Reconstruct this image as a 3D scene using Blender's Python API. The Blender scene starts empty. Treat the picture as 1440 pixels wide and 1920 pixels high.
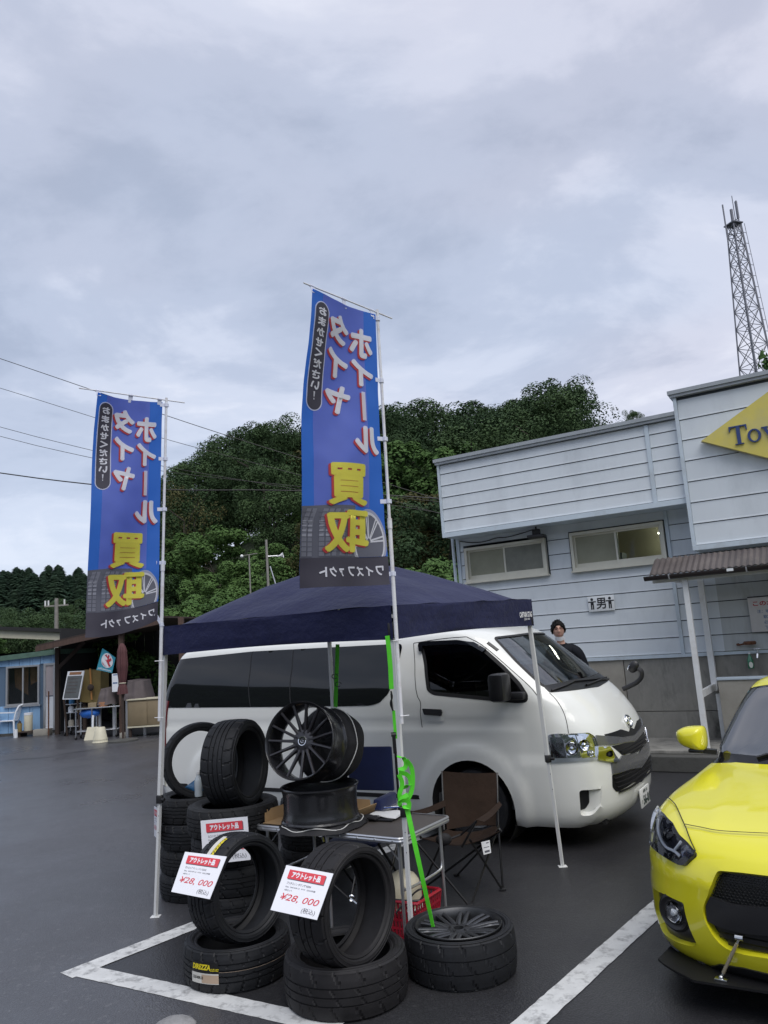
import bpy, bmesh, math, random
from mathutils import Vector, Matrix, noise
from mathutils.bvhtree import BVHTree
from mathutils.kdtree import KDTree
from mathutils.geometry import delaunay_2d_cdt
PI = math.pi
R = math.radians
random.seed(7)
scene = bpy.context.scene
COL = scene.collection

# ------------------------------------------------------------------ camera
F_PX, CAM_H, ROLL = 1443.0, 1.92, R(4.0)
PITCH = math.atan(240 * math.cos(ROLL) / F_PX)
_cr, _sr, _cp, _sp = math.cos(ROLL), math.sin(ROLL), math.cos(PITCH), math.sin(PITCH)
CAM_O = Vector((0, 0, CAM_H))
_up0, _fw = Vector((0, -_sp, _cp)), Vector((0, _cp, _sp))
_rt = Vector((1, 0, 0)) * _cr - _up0 * _sr
_up = Vector((1, 0, 0)) * _sr + _up0 * _cr
cam_data = bpy.data.cameras.new('camera')
cam = bpy.data.objects.new('camera', cam_data)
COL.objects.link(cam)
cam.matrix_world = Matrix(((_rt.x, _up.x, -_fw.x, 0), (_rt.y, _up.y, -_fw.y, 0), (_rt.z, _up.z, -_fw.z, CAM_H), (0, 0, 0, 1)))
cam_data.sensor_fit = 'VERTICAL'
cam_data.sensor_height = 24
cam_data.sensor_width = 24
cam_data.lens = F_PX / 1920 * 24
cam_data.clip_start = 0.05
cam_data.clip_end = 3000
scene.camera = cam

# ------------------------------------------------------------------ sky, sun, exposure
SUN_EL, SUN_AZ = R(58), R(155)
world = bpy.data.worlds.new('World')
scene.world = world
world.use_nodes = True
wn, wl = world.node_tree.nodes, world.node_tree.links
wn.clear()
def wnode(t, **k):
    n = wn.new(t)
    for a, b in k.items():
        if a.startswith('i_'): n.inputs[a[2:].replace('_', ' ')].default_value = b
        else: setattr(n, a, b)
    return n
w_out = wnode('ShaderNodeOutputWorld'); w_bg = wnode('ShaderNodeBackground'); w_bg.inputs['Strength'].default_value = 0.1
sky = wnode('ShaderNodeTexSky', sky_type='NISHITA', sun_disc=False, sun_elevation=SUN_EL, sun_rotation=SUN_AZ)
tc = wnode('ShaderNodeTexCoord'); sep = wnode('ShaderNodeSeparateXYZ')
wl.new(tc.outputs['Generated'], sep.inputs[0])
def wmath(op, a, b=None, clamp=False):
    n = wnode('ShaderNodeMath', operation=op, use_clamp=clamp)
    for i, v in enumerate((a, b)):
        if v is None: continue
        if isinstance(v, (int, float)): n.inputs[i].default_value = v
        else: wl.new(v, n.inputs[i])
    return n.outputs[0]
zz = wmath('ADD', wmath('MAXIMUM', sep.outputs[2], 0.0), 0.22)
comb = wnode('ShaderNodeCombineXYZ')
wl.new(wmath('DIVIDE', sep.outputs[0], zz), comb.inputs[0])
wl.new(wmath('DIVIDE', sep.outputs[1], zz), comb.inputs[1])
def wnoise(scale, detail, rough, off, dist=0.0):
    mp = wnode('ShaderNodeMapping'); wl.new(comb.outputs[0], mp.inputs[0])
    mp.inputs['Location'].default_value = off; mp.inputs['Scale'].default_value = (1.0, 1.2, 1)
    n = wnode('ShaderNodeTexNoise'); n.inputs['Scale'].default_value = scale; n.inputs['Detail'].default_value = detail
    n.inputs['Roughness'].default_value = rough; n.inputs['Distortion'].default_value = dist
    wl.new(mp.outputs[0], n.inputs['Vector']); return n.outputs[0]
def wramp(fac, stops):
    r = wnode('ShaderNodeValToRGB'); r.color_ramp.interpolation = 'EASE'
    while len(r.color_ramp.elements) < len(stops): r.color_ramp.elements.new(0.5)
    for e, (p, c) in zip(r.color_ramp.elements, stops): e.position = p; e.color = (*c, 1)
    wl.new(fac, r.inputs[0]); return r.outputs[0]
def wmix(fac, a, b):
    m = wnode('ShaderNodeMix', data_type='RGBA')
    if isinstance(fac, (int, float)): m.inputs[0].default_value = fac
    else: wl.new(fac, m.inputs[0])
    for i, v in ((6, a), (7, b)):
        if isinstance(v, tuple): m.inputs[i].default_value = (*v, 1)
        else: wl.new(v, m.inputs[i])
    return m.outputs[2]
CLOUD_B = 1.0
n1 = wnoise(1.3, 8, 0.56, (5.6, 2.9, 1), 0.5)
n2 = wnoise(3.0, 10, 0.58, (7.3, 2.2, 4), 0.3)
nsum = wmath('ADD', wmath('MULTIPLY', n1, 0.72), wmath('MULTIPLY', n2, 0.28))
cloud = wramp(nsum, [(0.36, (2.75, 3.15, 4.05)), (0.46, (3.4, 3.8, 4.75)), (0.54, (4.25, 4.6, 5.5)), (0.64, (5.3, 5.5, 6.2))])
warm = wramp(wnoise(0.7, 3, 0.5, (1.3, 9.1, 2)), [(0.42, (0, 0, 0)), (0.66, (1, 1, 1))])
cloud2 = wmix(warm, cloud, wramp(nsum, [(0.36, (2.9, 3.1, 3.85)), (0.46, (3.55, 3.72, 4.5)), (0.54, (4.4, 4.5, 5.25)), (0.64, (5.4, 5.45, 6.05))]))
hz = wramp(sep.outputs[2], [(0.0, (1, 1, 1)), (0.34, (0, 0, 0))])
cloud3 = wmix(wmath('MULTIPLY', hz, 0.72), cloud2, (4.15, 4.7, 5.75))
final = wmix(0.9, sky.outputs[0], cloud3)
wl.new(final, w_bg.inputs['Color']); wl.new(w_bg.outputs[0], w_out.inputs[0])

sun_d = bpy.data.lights.new('sun', 'SUN'); sun_d.energy = 1.5; sun_d.angle = R(50); sun_d.color = (1.0, 0.965, 0.92)
sun = bpy.data.objects.new('sun', sun_d); COL.objects.link(sun)
sun.rotation_euler = (PI / 2 - SUN_EL, 0, PI - SUN_AZ)
vs = scene.view_settings
vs.view_transform = 'Standard'; vs.look = 'None'; vs.exposure = 0.72; vs.gamma = 1.0; vs.use_curve_mapping = False
scene.render.engine = 'CYCLES'
scene.cycles.max_bounces = 6; scene.cycles.transparent_max_bounces = 12

# ------------------------------------------------------------------ helpers: places
def ray(px, py):
    """direction from the camera through a point of the 1440 x 1920 photograph"""
    return _rt * ((px - 720) / F_PX) + _up * ((960 - py) / F_PX) + _fw
def gnd(px, py, z=0.0):
    d = ray(px, py); return CAM_O + d * ((z - CAM_H) / d.z)
def aty(px, py, y):
    d = ray(px, py); return CAM_O + d * (y / d.y)
def azdir(a):
    return Vector((math.sin(R(a)), math.cos(R(a)), 0))
def on_plane(px, py, p, n):
    d = ray(px, py); return CAM_O + d * ((p - CAM_O).dot(n) / d.dot(n))
def atdist(px, py, dist):
    d = ray(px, py); return CAM_O + d * (dist / math.hypot(d.x, d.y))
def lerp(a, b, t): return a + (b - a) * t
def smooth(t): t = max(0, min(1, t)); return t * t * (3 - 2 * t)

# ------------------------------------------------------------------ helpers: materials
def mat(name, col, rough=0.5, metal=0.0, spec=0.5, var=0.0, vscale=6.0, bump=0.0, bscale=40.0, coat=0.0, dirt=None, dscale=3.0, damt=0.5, rvar=0.0, stretch=None, sheen=0.0, bdist=0.01):
    m = bpy.data.materials.new(name); m.use_nodes = True
    nt = m.node_tree; b = nt.nodes['Principled BSDF']
    b.inputs['Base Color'].default_value = (*col, 1); b.inputs['Roughness'].default_value = rough
    b.inputs['Metallic'].default_value = metal; b.inputs['Specular IOR Level'].default_value = spec
    b.inputs['Coat Weight'].default_value = coat; b.inputs['Coat Roughness'].default_value = 0.04
    b.inputs['Sheen Weight'].default_value = sheen
    def coords():
        t = nt.nodes.new('ShaderNodeTexCoord'); o = t.outputs['Object']
        if stretch:
            mp = nt.nodes.new('ShaderNodeMapping'); mp.inputs['Scale'].default_value = stretch
            nt.links.new(o, mp.inputs[0]); o = mp.outputs[0]
        return o
    def nz(scale, detail=6, rg=0.6):
        n = nt.nodes.new('ShaderNodeTexNoise'); n.inputs['Scale'].default_value = scale; n.inputs['Detail'].default_value = detail
        n.inputs['Roughness'].default_value = rg; nt.links.new(coords(), n.inputs['Vector']); return n.outputs[0]
    src = None
    def mix(fac, a, c, blend='MIX'):
        x = nt.nodes.new('ShaderNodeMix'); x.data_type = 'RGBA'; x.blend_type = blend
        nt.links.new(fac, x.inputs[0])
        if isinstance(a, tuple): x.inputs[6].default_value = (*a, 1)
        else: nt.links.new(a, x.inputs[6])
        if isinstance(c, tuple): x.inputs[7].default_value = (*c, 1)
        else: nt.links.new(c, x.inputs[7])
        return x.outputs[2]
    def ramp(f, a, c):
        r = nt.nodes.new('ShaderNodeMapRange'); r.inputs[1].default_value = a; r.inputs[2].default_value = c
        nt.links.new(f, r.inputs[0]); return r.outputs[0]
    if var:
        lo = tuple(max(0, c * (1 - var)) for c in col); hi = tuple(min(1, c * (1 + var)) for c in col)
        src = mix(ramp(nz(vscale), 0.3, 0.7), lo, hi)
    if dirt:
        n = nt.nodes.new('ShaderNodeMath'); n.operation = 'MULTIPLY'; n.inputs[1].default_value = damt
        nt.links.new(ramp(nz(dscale, 9, 0.68), 0.5, 0.72), n.inputs[0])
        src = mix(n.outputs[0], src if src else tuple(col), tuple(dirt))
    if src: nt.links.new(src, b.inputs['Base Color'])
    if rvar:
        r = nt.nodes.new('ShaderNodeMapRange'); r.inputs[1].default_value = 0.3; r.inputs[2].default_value = 0.7
        r.inputs[3].default_value = max(0.02, rough - rvar); r.inputs[4].default_value = min(1, rough + rvar)
        nt.links.new(nz(vscale * 1.3), r.inputs[0]); nt.links.new(r.outputs[0], b.inputs['Roughness'])
    if bump:
        bn = nt.nodes.new('ShaderNodeBump'); bn.inputs['Strength'].default_value = bump; bn.inputs['Distance'].default_value = bdist
        nt.links.new(nz(bscale, 4, 0.6), bn.inputs['Height']); nt.links.new(bn.outputs[0], b.inputs['Normal'])
    return m
def glass_mat(name, tint, refl_rough=0.02, ior=1.5):
    m = bpy.data.materials.new(name); m.use_nodes = True; nt = m.node_tree; nt.nodes.clear()
    o = nt.nodes.new('ShaderNodeOutputMaterial'); t = nt.nodes.new('ShaderNodeBsdfTransparent'); g = nt.nodes.new('ShaderNodeBsdfGlossy')
    f = nt.nodes.new('ShaderNodeFresnel'); x = nt.nodes.new('ShaderNodeMixShader')
    t.inputs[0].default_value = (*tint, 1); g.inputs['Roughness'].default_value = refl_rough; f.inputs[0].default_value = ior
    nt.links.new(f.outputs[0], x.inputs[0]); nt.links.new(t.outputs[0], x.inputs[1]); nt.links.new(g.outputs[0], x.inputs[2]); nt.links.new(x.outputs[0], o.inputs[0])
    return m
def emit_mat(name, col, s):
    m = mat(name, col, 0.5); b = m.node_tree.nodes['Principled BSDF']
    b.inputs['Emission Color'].default_value = (*col, 1); b.inputs['Emission Strength'].default_value = s; return m

# ------------------------------------------------------------------ helpers: objects
def tag(o, label=None, cat=None, group=None, kind=None):
    if label: o['label'] = label
    if cat: o['category'] = cat
    if group: o['group'] = group
    if kind: o['kind'] = kind
    return o
def empty(name, loc, rz=0.0, label=None, cat=None, group=None):
    o = bpy.data.objects.new(name, None); COL.objects.link(o); o.empty_display_size = 0.2
    o.location = loc; o.rotation_euler = (0, 0, rz); return tag(o, label, cat, group)
def link(name, mesh, parent=None, loc=None, rot=None):
    o = bpy.data.objects.new(name, mesh); COL.objects.link(o)
    if parent is not None: o.parent = parent
    if loc is not None: o.location = loc
    if rot is not None: o.rotation_euler = rot
    return o
def copy_tree(o, parent=None):
    c = o.copy(); COL.objects.link(c)
    if parent is not None: c.parent = parent; c.matrix_parent_inverse = o.matrix_parent_inverse.copy()
    for ch in list(o.children): copy_tree(ch, c)
    return c
class MB:
    """collects faces and builds one mesh object"""
    def __init__(s): s.v = []; s.f = []; s.mi = []; s.cur = 0
    def add(s, vs, fs):
        b = len(s.v); s.v += [tuple(v) for v in vs]; s.f += [tuple(i + b for i in f) for f in fs]; s.mi += [s.cur] * len(fs); return s
    def box(s, a, b, M=None):
        (x0, y0, z0), (x1, y1, z1) = a, b
        vs = [Vector(p) for p in ((x0, y0, z0), (x1, y0, z0), (x1, y1, z0), (x0, y1, z0), (x0, y0, z1), (x1, y0, z1), (x1, y1, z1), (x0, y1, z1))]
        if M: vs = [M @ v for v in vs]
        return s.add(vs, [(3, 2, 1, 0), (4, 5, 6, 7), (0, 1, 5, 4), (1, 2, 6, 5), (2, 3, 7, 6), (3, 0, 4, 7)])
    def cbox(s, c, d, M=None):
        return s.box([c[i] - d[i] / 2 for i in range(3)], [c[i] + d[i] / 2 for i in range(3)], M)
    def bbox(s, a, b, r=0.01, M=None):
        """box with chamfered edges"""
        bm = bmesh.new(); bmesh.ops.create_cube(bm, size=1)
        c = [(a[i] + b[i]) / 2 for i in range(3)]; d = [abs(b[i] - a[i]) for i in range(3)]
        for v in bm.verts: v.co = Vector([c[i] + v.co[i] * d[i] for i in range(3)])
        bmesh.ops.bevel(bm, geom=list(bm.edges), offset=min(r, min(d) * 0.45), segments=2, affect='EDGES', profile=0.5)
        bm.verts.index_update(); vs = [v.co.copy() for v in bm.verts]; fs = [[v.index for v in f.verts] for f in bm.faces]; bm.free()
        if M: vs = [M @ v for v in vs]
        return s.add(vs, fs)
    def tube(s, pts, r, n=8, caps=True, flat=None, closed=False):
        """round (or flattened) tube along a path; r a number or one per point"""
        pts = [Vector(p) for p in pts]; N = len(pts)
        rr = [r] * N if isinstance(r, (int, float)) else r
        ref = None; rings = []
        for i in range(N):
            t = (pts[(i + 1) % N] - pts[i - 1]) if closed else (pts[min(i + 1, N - 1)] - pts[max(i - 1, 0)])
            t.normalize()
            if ref is None: ref = Vector((0, 0, 1)) if abs(t.z) < 0.9 else Vector((1, 0, 0))
            a = t.cross(ref)
            if a.length < 1e-5: a = t.orthogonal()
            a.normalize(); b = a.cross(t).normalized(); ref = b
            fx, fy = flat if flat else (1, 1)
            rings.append([pts[i] + (a * math.cos(2 * PI * k / n) * fx + b * math.sin(2 * PI * k / n) * fy) * rr[i] for k in range(n)])
        vs = [p for q in rings for p in q]; fs = []
        for i in range(N if closed else N - 1):
            j = (i + 1) % N
            fs += [(i * n + k, i * n + (k + 1) % n, j * n + (k + 1) % n, j * n + k) for k in range(n)]
        if caps and not closed: fs += [tuple(range(n)), tuple(range((N - 1) * n, N * n))[::-1]]
        return s.add(vs, fs)
    def bar(s, a, b, w, h, up=(0, 0, 1)):
        """rectangular bar from a to b"""
        a, b = Vector(a), Vector(b); t = (b - a).normalized(); up = Vector(up)
        x = t.cross(up)
        if x.length < 1e-4: x = t.cross(Vector((1, 0, 0)))
        x.normalize(); y = x.cross(t)
        c = [x * w / 2 + y * h / 2, -x * w / 2 + y * h / 2, -x * w / 2 - y * h / 2, x * w / 2 - y * h / 2]
        return s.add([a + k for k in c] + [b + k for k in c], [(0, 1, 2, 3), (7, 6, 5, 4), (0, 4, 5, 1), (1, 5, 6, 2), (2, 6, 7, 3), (3, 7, 4, 0)])
    def lathe(s, prof, n=32, M=None, closed=False):
        """profile [(r, z)] about local z"""
        vs = []; P = len(prof)
        for k in range(n):
            c, q = math.cos(2 * PI * k / n), math.sin(2 * PI * k / n)
            vs += [Vector((r * c, r * q, z)) for r, z in prof]
        fs = []
        for k in range(n):
            j = (k + 1) % n
            for i in range(P if closed else P - 1):
                i2 = (i + 1) % P; fs.append((k * P + i, j * P + i, j * P + i2, k * P + i2))
        if M: vs = [M @ v for v in vs]
        return s.add(vs, fs)
    def prism(s, poly, a, b, M=None):
        """polygon in local xy extruded from z=a to z=b"""
        n = len(poly); vs = [Vector((p[0], p[1], a)) for p in poly] + [Vector((p[0], p[1], b)) for p in poly]
        if M: vs = [M @ v for v in vs]
        return s.add(vs, [tuple(range(n))[::-1], tuple(range(n, 2 * n))] + [(i, (i + 1) % n, n + (i + 1) % n, n + i) for i in range(n)])
    def grid(s, fn, nu, nv):
        vs = [fn(i / nu, j / nv) for j in range(nv + 1) for i in range(nu + 1)]
        return s.add(vs, [(j * (nu + 1) + i, j * (nu + 1) + i + 1, (j + 1) * (nu + 1) + i + 1, (j + 1) * (nu + 1) + i) for j in range(nv) for i in range(nu)])
    def ball(s, c, r, nu=12, nv=8, sc=(1, 1, 1), M=None):
        vs = [(0, 0, 1)] + [(math.sin(PI * j / nv) * math.cos(2 * PI * i / nu), math.sin(PI * j / nv) * math.sin(2 * PI * i / nu), math.cos(PI * j / nv)) for j in range(1, nv) for i in range(nu)] + [(0, 0, -1)]
        fs = [(0, 1 + i, 1 + (i + 1) % nu) for i in range(nu)]
        for j in range(nv - 2): fs += [(1 + j * nu + i, 1 + (j + 1) * nu + i, 1 + (j + 1) * nu + (i + 1) % nu, 1 + j * nu + (i + 1) % nu) for i in range(nu)]
        e = len(vs) - 1; fs += [(e, 1 + (nv - 2) * nu + (i + 1) % nu, 1 + (nv - 2) * nu + i) for i in range(nu)]
        vs = [Vector((c[0] + v[0] * r * sc[0], c[1] + v[1] * r * sc[1], c[2] + v[2] * r * sc[2])) for v in vs]
        if M: vs = [M @ v for v in vs]
        return s.add(vs, fs)
    def mesh(s, name, mats, smooth_deg=35, fix=True):
        me = bpy.data.meshes.new(name); me.from_pydata(s.v, [], s.f)
        for m in (mats if isinstance(mats, (list, tuple)) else [mats]): me.materials.append(m)
        if any(s.mi): me.polygons.foreach_set('material_index', s.mi)
        if fix:
            bm = bmesh.new(); bm.from_mesh(me); bmesh.ops.recalc_face_normals(bm, faces=bm.faces); bm.to_mesh(me); bm.free()
        if smooth_deg:
            me.polygons.foreach_set('use_smooth', [True] * len(me.polygons)); me.set_sharp_from_angle(angle=R(smooth_deg))
        me.update(); return me
    def build(s, name, mats, parent=None, smooth_deg=35, loc=None, rot=None, fix=True):
        return link(name, s.mesh(name, mats, smooth_deg, fix), parent, loc, rot)

# ------------------------------------------------------------------ helpers: lettering
_tcache = {}
def text_mb(body, size, bold=0.0, align='CENTER', sx=1.0, shear=0.0, cuts=0):
    """flat lettering as (verts, faces) in local xy, baseline at y=0"""
    key = (body, size, bold, align, sx, shear)
    if key not in _tcache:
        c = bpy.data.curves.new('lettering', 'FONT'); c.body = body; c.size = size; c.offset = bold; c.align_x = align; c.shear = shear
        c.resolution_u = 3
        o = bpy.data.objects.new('lettering', c); COL.objects.link(o)
        dg = bpy.context.evaluated_depsgraph_get(); me = bpy.data.meshes.new_from_object(o.evaluated_get(dg))
        vs = [(v.co.x * sx, v.co.y, 0) for v in me.vertices]; fs = [tuple(p.vertices) for p in me.polygons]
        bpy.data.objects.remove(o); bpy.data.curves.remove(c); bpy.data.meshes.remove(me)
        _tcache[key] = (vs, fs)
    return _tcache[key]
def text_span(body, w, h, bold=0.0, shear=0.0):
    """lettering stretched to fill a w x h box centred on the origin"""
    vs, fs = text_mb(body, 1.0, bold, 'CENTER', 1.0, shear)
    x0 = min(v[0] for v in vs); x1 = max(v[0] for v in vs); y0 = min(v[1] for v in vs); y1 = max(v[1] for v in vs)
    return [((v[0] - (x0 + x1) / 2) * w / max(1e-6, x1 - x0), (v[1] - (y0 + y1) / 2) * h / max(1e-6, y1 - y0), 0) for v in vs], fs
def chaikin(poly, it=1, closed=True):
    for _ in range(it):
        out = []; n = len(poly)
        for i in range(n if closed else n - 1):
            a, b = Vector(poly[i]), Vector(poly[(i + 1) % n]); out += [a * 0.75 + b * 0.25, a * 0.25 + b * 0.75]
        poly = out if closed else [Vector(poly[0])] + out + [Vector(poly[-1])]
    return [Vector(p) for p in poly]
def round_poly(poly, r, seg=5):
    """polygon with rounded corners"""
    out = []; n = len(poly)
    for i in range(n):
        p0, p, p1 = Vector(poly[i - 1]), Vector(poly[i]), Vector(poly[(i + 1) % n])
        a, b = p0 - p, p1 - p; d = min(r, a.length * 0.48, b.length * 0.48); a = p + a.normalized() * d; b = p + b.normalized() * d
        out += [a.lerp(p, t).lerp(p.lerp(b, t), t) for t in [k / seg for k in range(seg + 1)]]
    return out
def inside(p, poly):
    x, y = p[0], p[1]; c = False; n = len(poly); j = n - 1
    for i in range(n):
        xi, yi, xj, yj = poly[i][0], poly[i][1], poly[j][0], poly[j][1]
        if (yi > y) != (yj > y) and x < (xj - xi) * (y - yi) / (yj - yi) + xi: c = not c
        j = i
    return c
def resample(poly, d, closed=True):
    out = []; n = len(poly)
    for i in range(n if closed else n - 1):
        a, b = Vector(poly[i]), Vector(poly[(i + 1) % n]); k = max(1, int(math.ceil((b - a).length / d)))
        out += [a.lerp(b, t / k) for t in range(k)]
    if not closed: out.append(Vector(poly[-1]))
    return out
def tri_fill(outer, holes=(), step=0.06):
    """triangulates a 2-D region with holes, with a grid of inner points"""
    polys = [resample([Vector(p[:2]) for p in q], step) for q in [outer] + list(holes)]
    pts = []; edges = []
    for q in polys:
        b = len(pts); pts += q; edges += [(b + i, b + (i + 1) % len(q)) for i in range(len(q))]
    kd = KDTree(len(pts))
    for i, p in enumerate(pts): kd.insert(p.to_3d(), i)
    kd.balance()
    x0 = min(p.x for p in polys[0]); x1 = max(p.x for p in polys[0]); y0 = min(p.y for p in polys[0]); y1 = max(p.y for p in polys[0])
    ny = int((y1 - y0) / step); nx = int((x1 - x0) / step)
    for j in range(1, ny + 1):
        for i in range(1, nx + 1):
            p = Vector((x0 + (i - 0.37) * step + (step * 0.31 if j % 2 else 0), y0 + (j - 0.43) * step))
            if inside(p, polys[0]) and not any(inside(p, h) for h in polys[1:]):
                if kd.find(p.to_3d())[2] > 0.4 * step: pts.append(p)
    r = delaunay_2d_cdt(pts, edges, [], 0, 1e-6)
    vs, fs = r[0], []
    for f in r[2]:
        c = sum((vs[i] for i in f), Vector((0, 0))) / len(f)
        if inside(c, polys[0]) and not any(inside(c, h) for h in polys[1:]): fs.append(tuple(f))
    return vs, fs, polys

class Shell:
    """a car body as a smooth surface pos(U, V): V runs up its rows, U round the plan outline (0 = nose centre, + = right side of the vehicle)"""
    def __init__(s, rows, Lf, Ls, Lr, root_M, nu=90, nv=70):
        s.keys = ('xf', 'W', 'xr', 'af', 'ar', 'n', 'zc', 'zs', 'zr'); s.rows = rows; s.Lf, s.Ls, s.Lr = Lf, Ls, Lr
        s.M = root_M; s.Mi = root_M.inverted()
        vv = [0.0]
        for a, b in zip(rows, rows[1:]):
            vv.append(vv[-1] + max(0.03, math.hypot(b['zc'] - a['zc'], b['xf'] - a['xf'], ) * 0.5 + math.hypot(b['zs'] - a['zs'], b['W'] - a['W']) * 0.5))
        s.vv = vv; s.V1 = vv[-1]; s.tab = [s._row(s.V1 * i / 400) for i in range(401)]; s.U1 = Lf + Ls + Lr
        # fine grid of the right and left half for ray hits
        s.uv = []; P = []; fs = []
        NU, NV = nu * 2, nv
        for j in range(NV + 1):
            for i in range(NU + 1):
                u, v = -s.U1 + 2 * s.U1 * i / NU, s.V1 * j / NV; s.uv.append((u, v)); P.append(s.pos(u, v))
        for j in range(NV):
            for i in range(NU): fs.append((j * (NU + 1) + i, j * (NU + 1) + i + 1, (j + 1) * (NU + 1) + i + 1, (j + 1) * (NU + 1) + i))
        tri = []
        for a, b, c, d in fs: tri += [(a, b, c), (a, c, d)]
        s.P, s.tri = P, tri; s.bvh = BVHTree.FromPolygons(P, tri)
    def row(s, v):
        f = max(0.0, min(0.999999, v / s.V1)) * 400; i = int(f); f -= i; a, b = s.tab[i], s.tab[i + 1]
        return {k: a[k] + (b[k] - a[k]) * f for k in s.keys}
    def _row(s, v):
        vv = s.vv; v = max(0.0, min(s.V1, v)); i = 0
        while i < len(vv) - 2 and vv[i + 1] < v: i += 1
        t = (v - vv[i]) / (vv[i + 1] - vv[i]); r = {}
        for k in s.keys:
            p1, p2 = s.rows[i][k], s.rows[i + 1][k]; h = vv[i + 1] - vv[i]
            # monotone cubic slopes
            def slope(j):
                if j <= 0 or j >= len(vv) - 1:
                    a, b = (0, 1) if j <= 0 else (len(vv) - 2, len(vv) - 1); return (s.rows[b][k] - s.rows[a][k]) / (vv[b] - vv[a])
                d0 = (s.rows[j][k] - s.rows[j - 1][k]) / (vv[j] - vv[j - 1]); d1 = (s.rows[j + 1][k] - s.rows[j][k]) / (vv[j + 1] - vv[j])
                return 0 if d0 * d1 <= 0 else 2 * d0 * d1 / (d0 + d1)
            m1, m2 = slope(i) * h, slope(i + 1) * h; t2, t3 = t * t, t * t * t
            r[k] = (2 * t3 - 3 * t2 + 1) * p1 + (t3 - 2 * t2 + t) * m1 + (-2 * t3 + 3 * t2) * p2 + (t3 - t2) * m2
        return r
    def pos(s, u, v):
        r = s.row(v); a = min(abs(u), s.U1); sg = -1 if u > 0 else 1
        if a <= s.Lf:
            th = a / s.Lf * PI / 2; c, q = abs(math.cos(th)), abs(math.sin(th)); k = (c ** r['n'] + q ** r['n']) ** (-1 / r['n'])
            x = r['xf'] - r['af'] + r['af'] * k * c; y = r['W'] * k * q; z = lerp(r['zc'], r['zs'], smooth(a / s.Lf))
        elif a <= s.Lf + s.Ls:
            t = (a - s.Lf) / s.Ls; x = lerp(r['xf'] - r['af'], r['xr'] + r['ar'], t); y = r['W']; z = lerp(r['zs'], r['zr'], 0)
        else:
            th = (1 - (a - s.Lf - s.Ls) / s.Lr) * PI / 2; c, q = abs(math.cos(th)), abs(math.sin(th)); n = 3.6; k = (c ** n + q ** n) ** (-1 / n)
            x = r['xr'] + r['ar'] - r['ar'] * k * c; y = r['W'] * k * q; z = lerp(r['zr'], r['zs'], smooth(th / (PI / 2)))
        return Vector((x, sg * y, z))
    def nrm(s, u, v):
        e = 0.004
        du = s.pos(u + e, v) - s.pos(u - e, v); dv = s.pos(u, min(s.V1, v + e)) - s.pos(u, max(0, v - e))
        n = dv.cross(du)
        if n.length < 1e-12: return Vector((0, 0, 1))
        return n.normalized()
    def hit(s, px, py):
        o = s.Mi @ CAM_O; d = (s.Mi.to_3x3() @ ray(px, py)).normalized()
        loc, n, i, dist = s.bvh.ray_cast(o, d)
        if loc is None:
            best = None
            for k in range(60):
                q = s.bvh.find_nearest(o + d * (2.0 + k * 0.15))
                if best is None or q[3] < best[3]: best = q
            loc, n, i, dist = best
        a, b, c = s.tri[i]; A, B, Cc = s.P[a], s.P[b], s.P[c]
        v0, v1, v2 = B - A, Cc - A, loc - A; d00, d01, d11, d20, d21 = v0.dot(v0), v0.dot(v1), v1.dot(v1), v2.dot(v0), v2.dot(v1); den = d00 * d11 - d01 * d01
        if abs(den) < 1e-14: return Vector(s.uv[a])
        w1 = (d11 * d20 - d01 * d21) / den; w2 = (d00 * d21 - d01 * d20) / den; w0 = 1 - w1 - w2
        return Vector(s.uv[a]) * w0 + Vector(s.uv[b]) * w1 + Vector(s.uv[c]) * w2
    def poly(s, pts, r=0.0, seg=4):
        q = [s.hit(*p) for p in pts]
        return round_poly(q, r, seg) if r else q
    def at(s, x, z, side=1):
        """(U, V) of a point of the straight side"""
        lo, hi = 0.0, s.V1
        for _ in range(40):
            m = (lo + hi) / 2
            if s.row(m)['zs'] < z: lo = m
            else: hi = m
        r = s.row(lo); x0, x1 = r['xf'] - r['af'], r['xr'] + r['ar']
        if x > x0:
            best = min((abs(s.pos(side * s.Lf * k / 200, lo).x - x), k) for k in range(201)); return Vector((side * s.Lf * best[1] / 200, lo))
        return Vector((side * (s.Lf + s.Ls * (x - x0) / (x1 - x0)), lo))
    def surf(s, name, m, parent, outer, holes=(), off=0.0, depth=0.0, step=0.06, disp=None):
        vs, fs, polys = tri_fill(outer, holes, step)
        P = []; Nn = []
        for p in vs:
            n = s.nrm(p.x, p.y); o = off + (disp(p) if disp else 0.0); P.append(s.pos(p.x, p.y) + n * o); Nn.append(n)
        F = list(fs)
        me_fs = []
        for f in F:
            a, b, c = P[f[0]], P[f[1]], P[f[2]]
            me_fs.append(f if (b - a).cross(c - a).dot(Nn[f[0]]) >= 0 else f[::-1])
        nf = len(me_fs)
        if depth:
            for q in polys:
                ids = []
                for p in q:
                    n = s.nrm(p.x, p.y); o = off + (disp(p) if disp else 0.0); c = s.pos(p.x, p.y)
                    P += [c + n * o, c + n * (o - depth)]; Nn += [n, n]; ids.append(len(P) - 2)
                for i in range(len(ids)):
                    a, b = ids[i], ids[(i + 1) % len(ids)]; me_fs.append((a, b, b + 1, a + 1))
        me = bpy.data.meshes.new(name); me.from_pydata(P, [], me_fs); me.materials.append(m)
        me.polygons.foreach_set('use_smooth', [i < nf for i in range(len(me_fs))])
        if not disp: me.normals_split_custom_set_from_vertices([n[:] for n in Nn]) if not depth else None
        me.update(); return link(name, me, parent)
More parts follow.
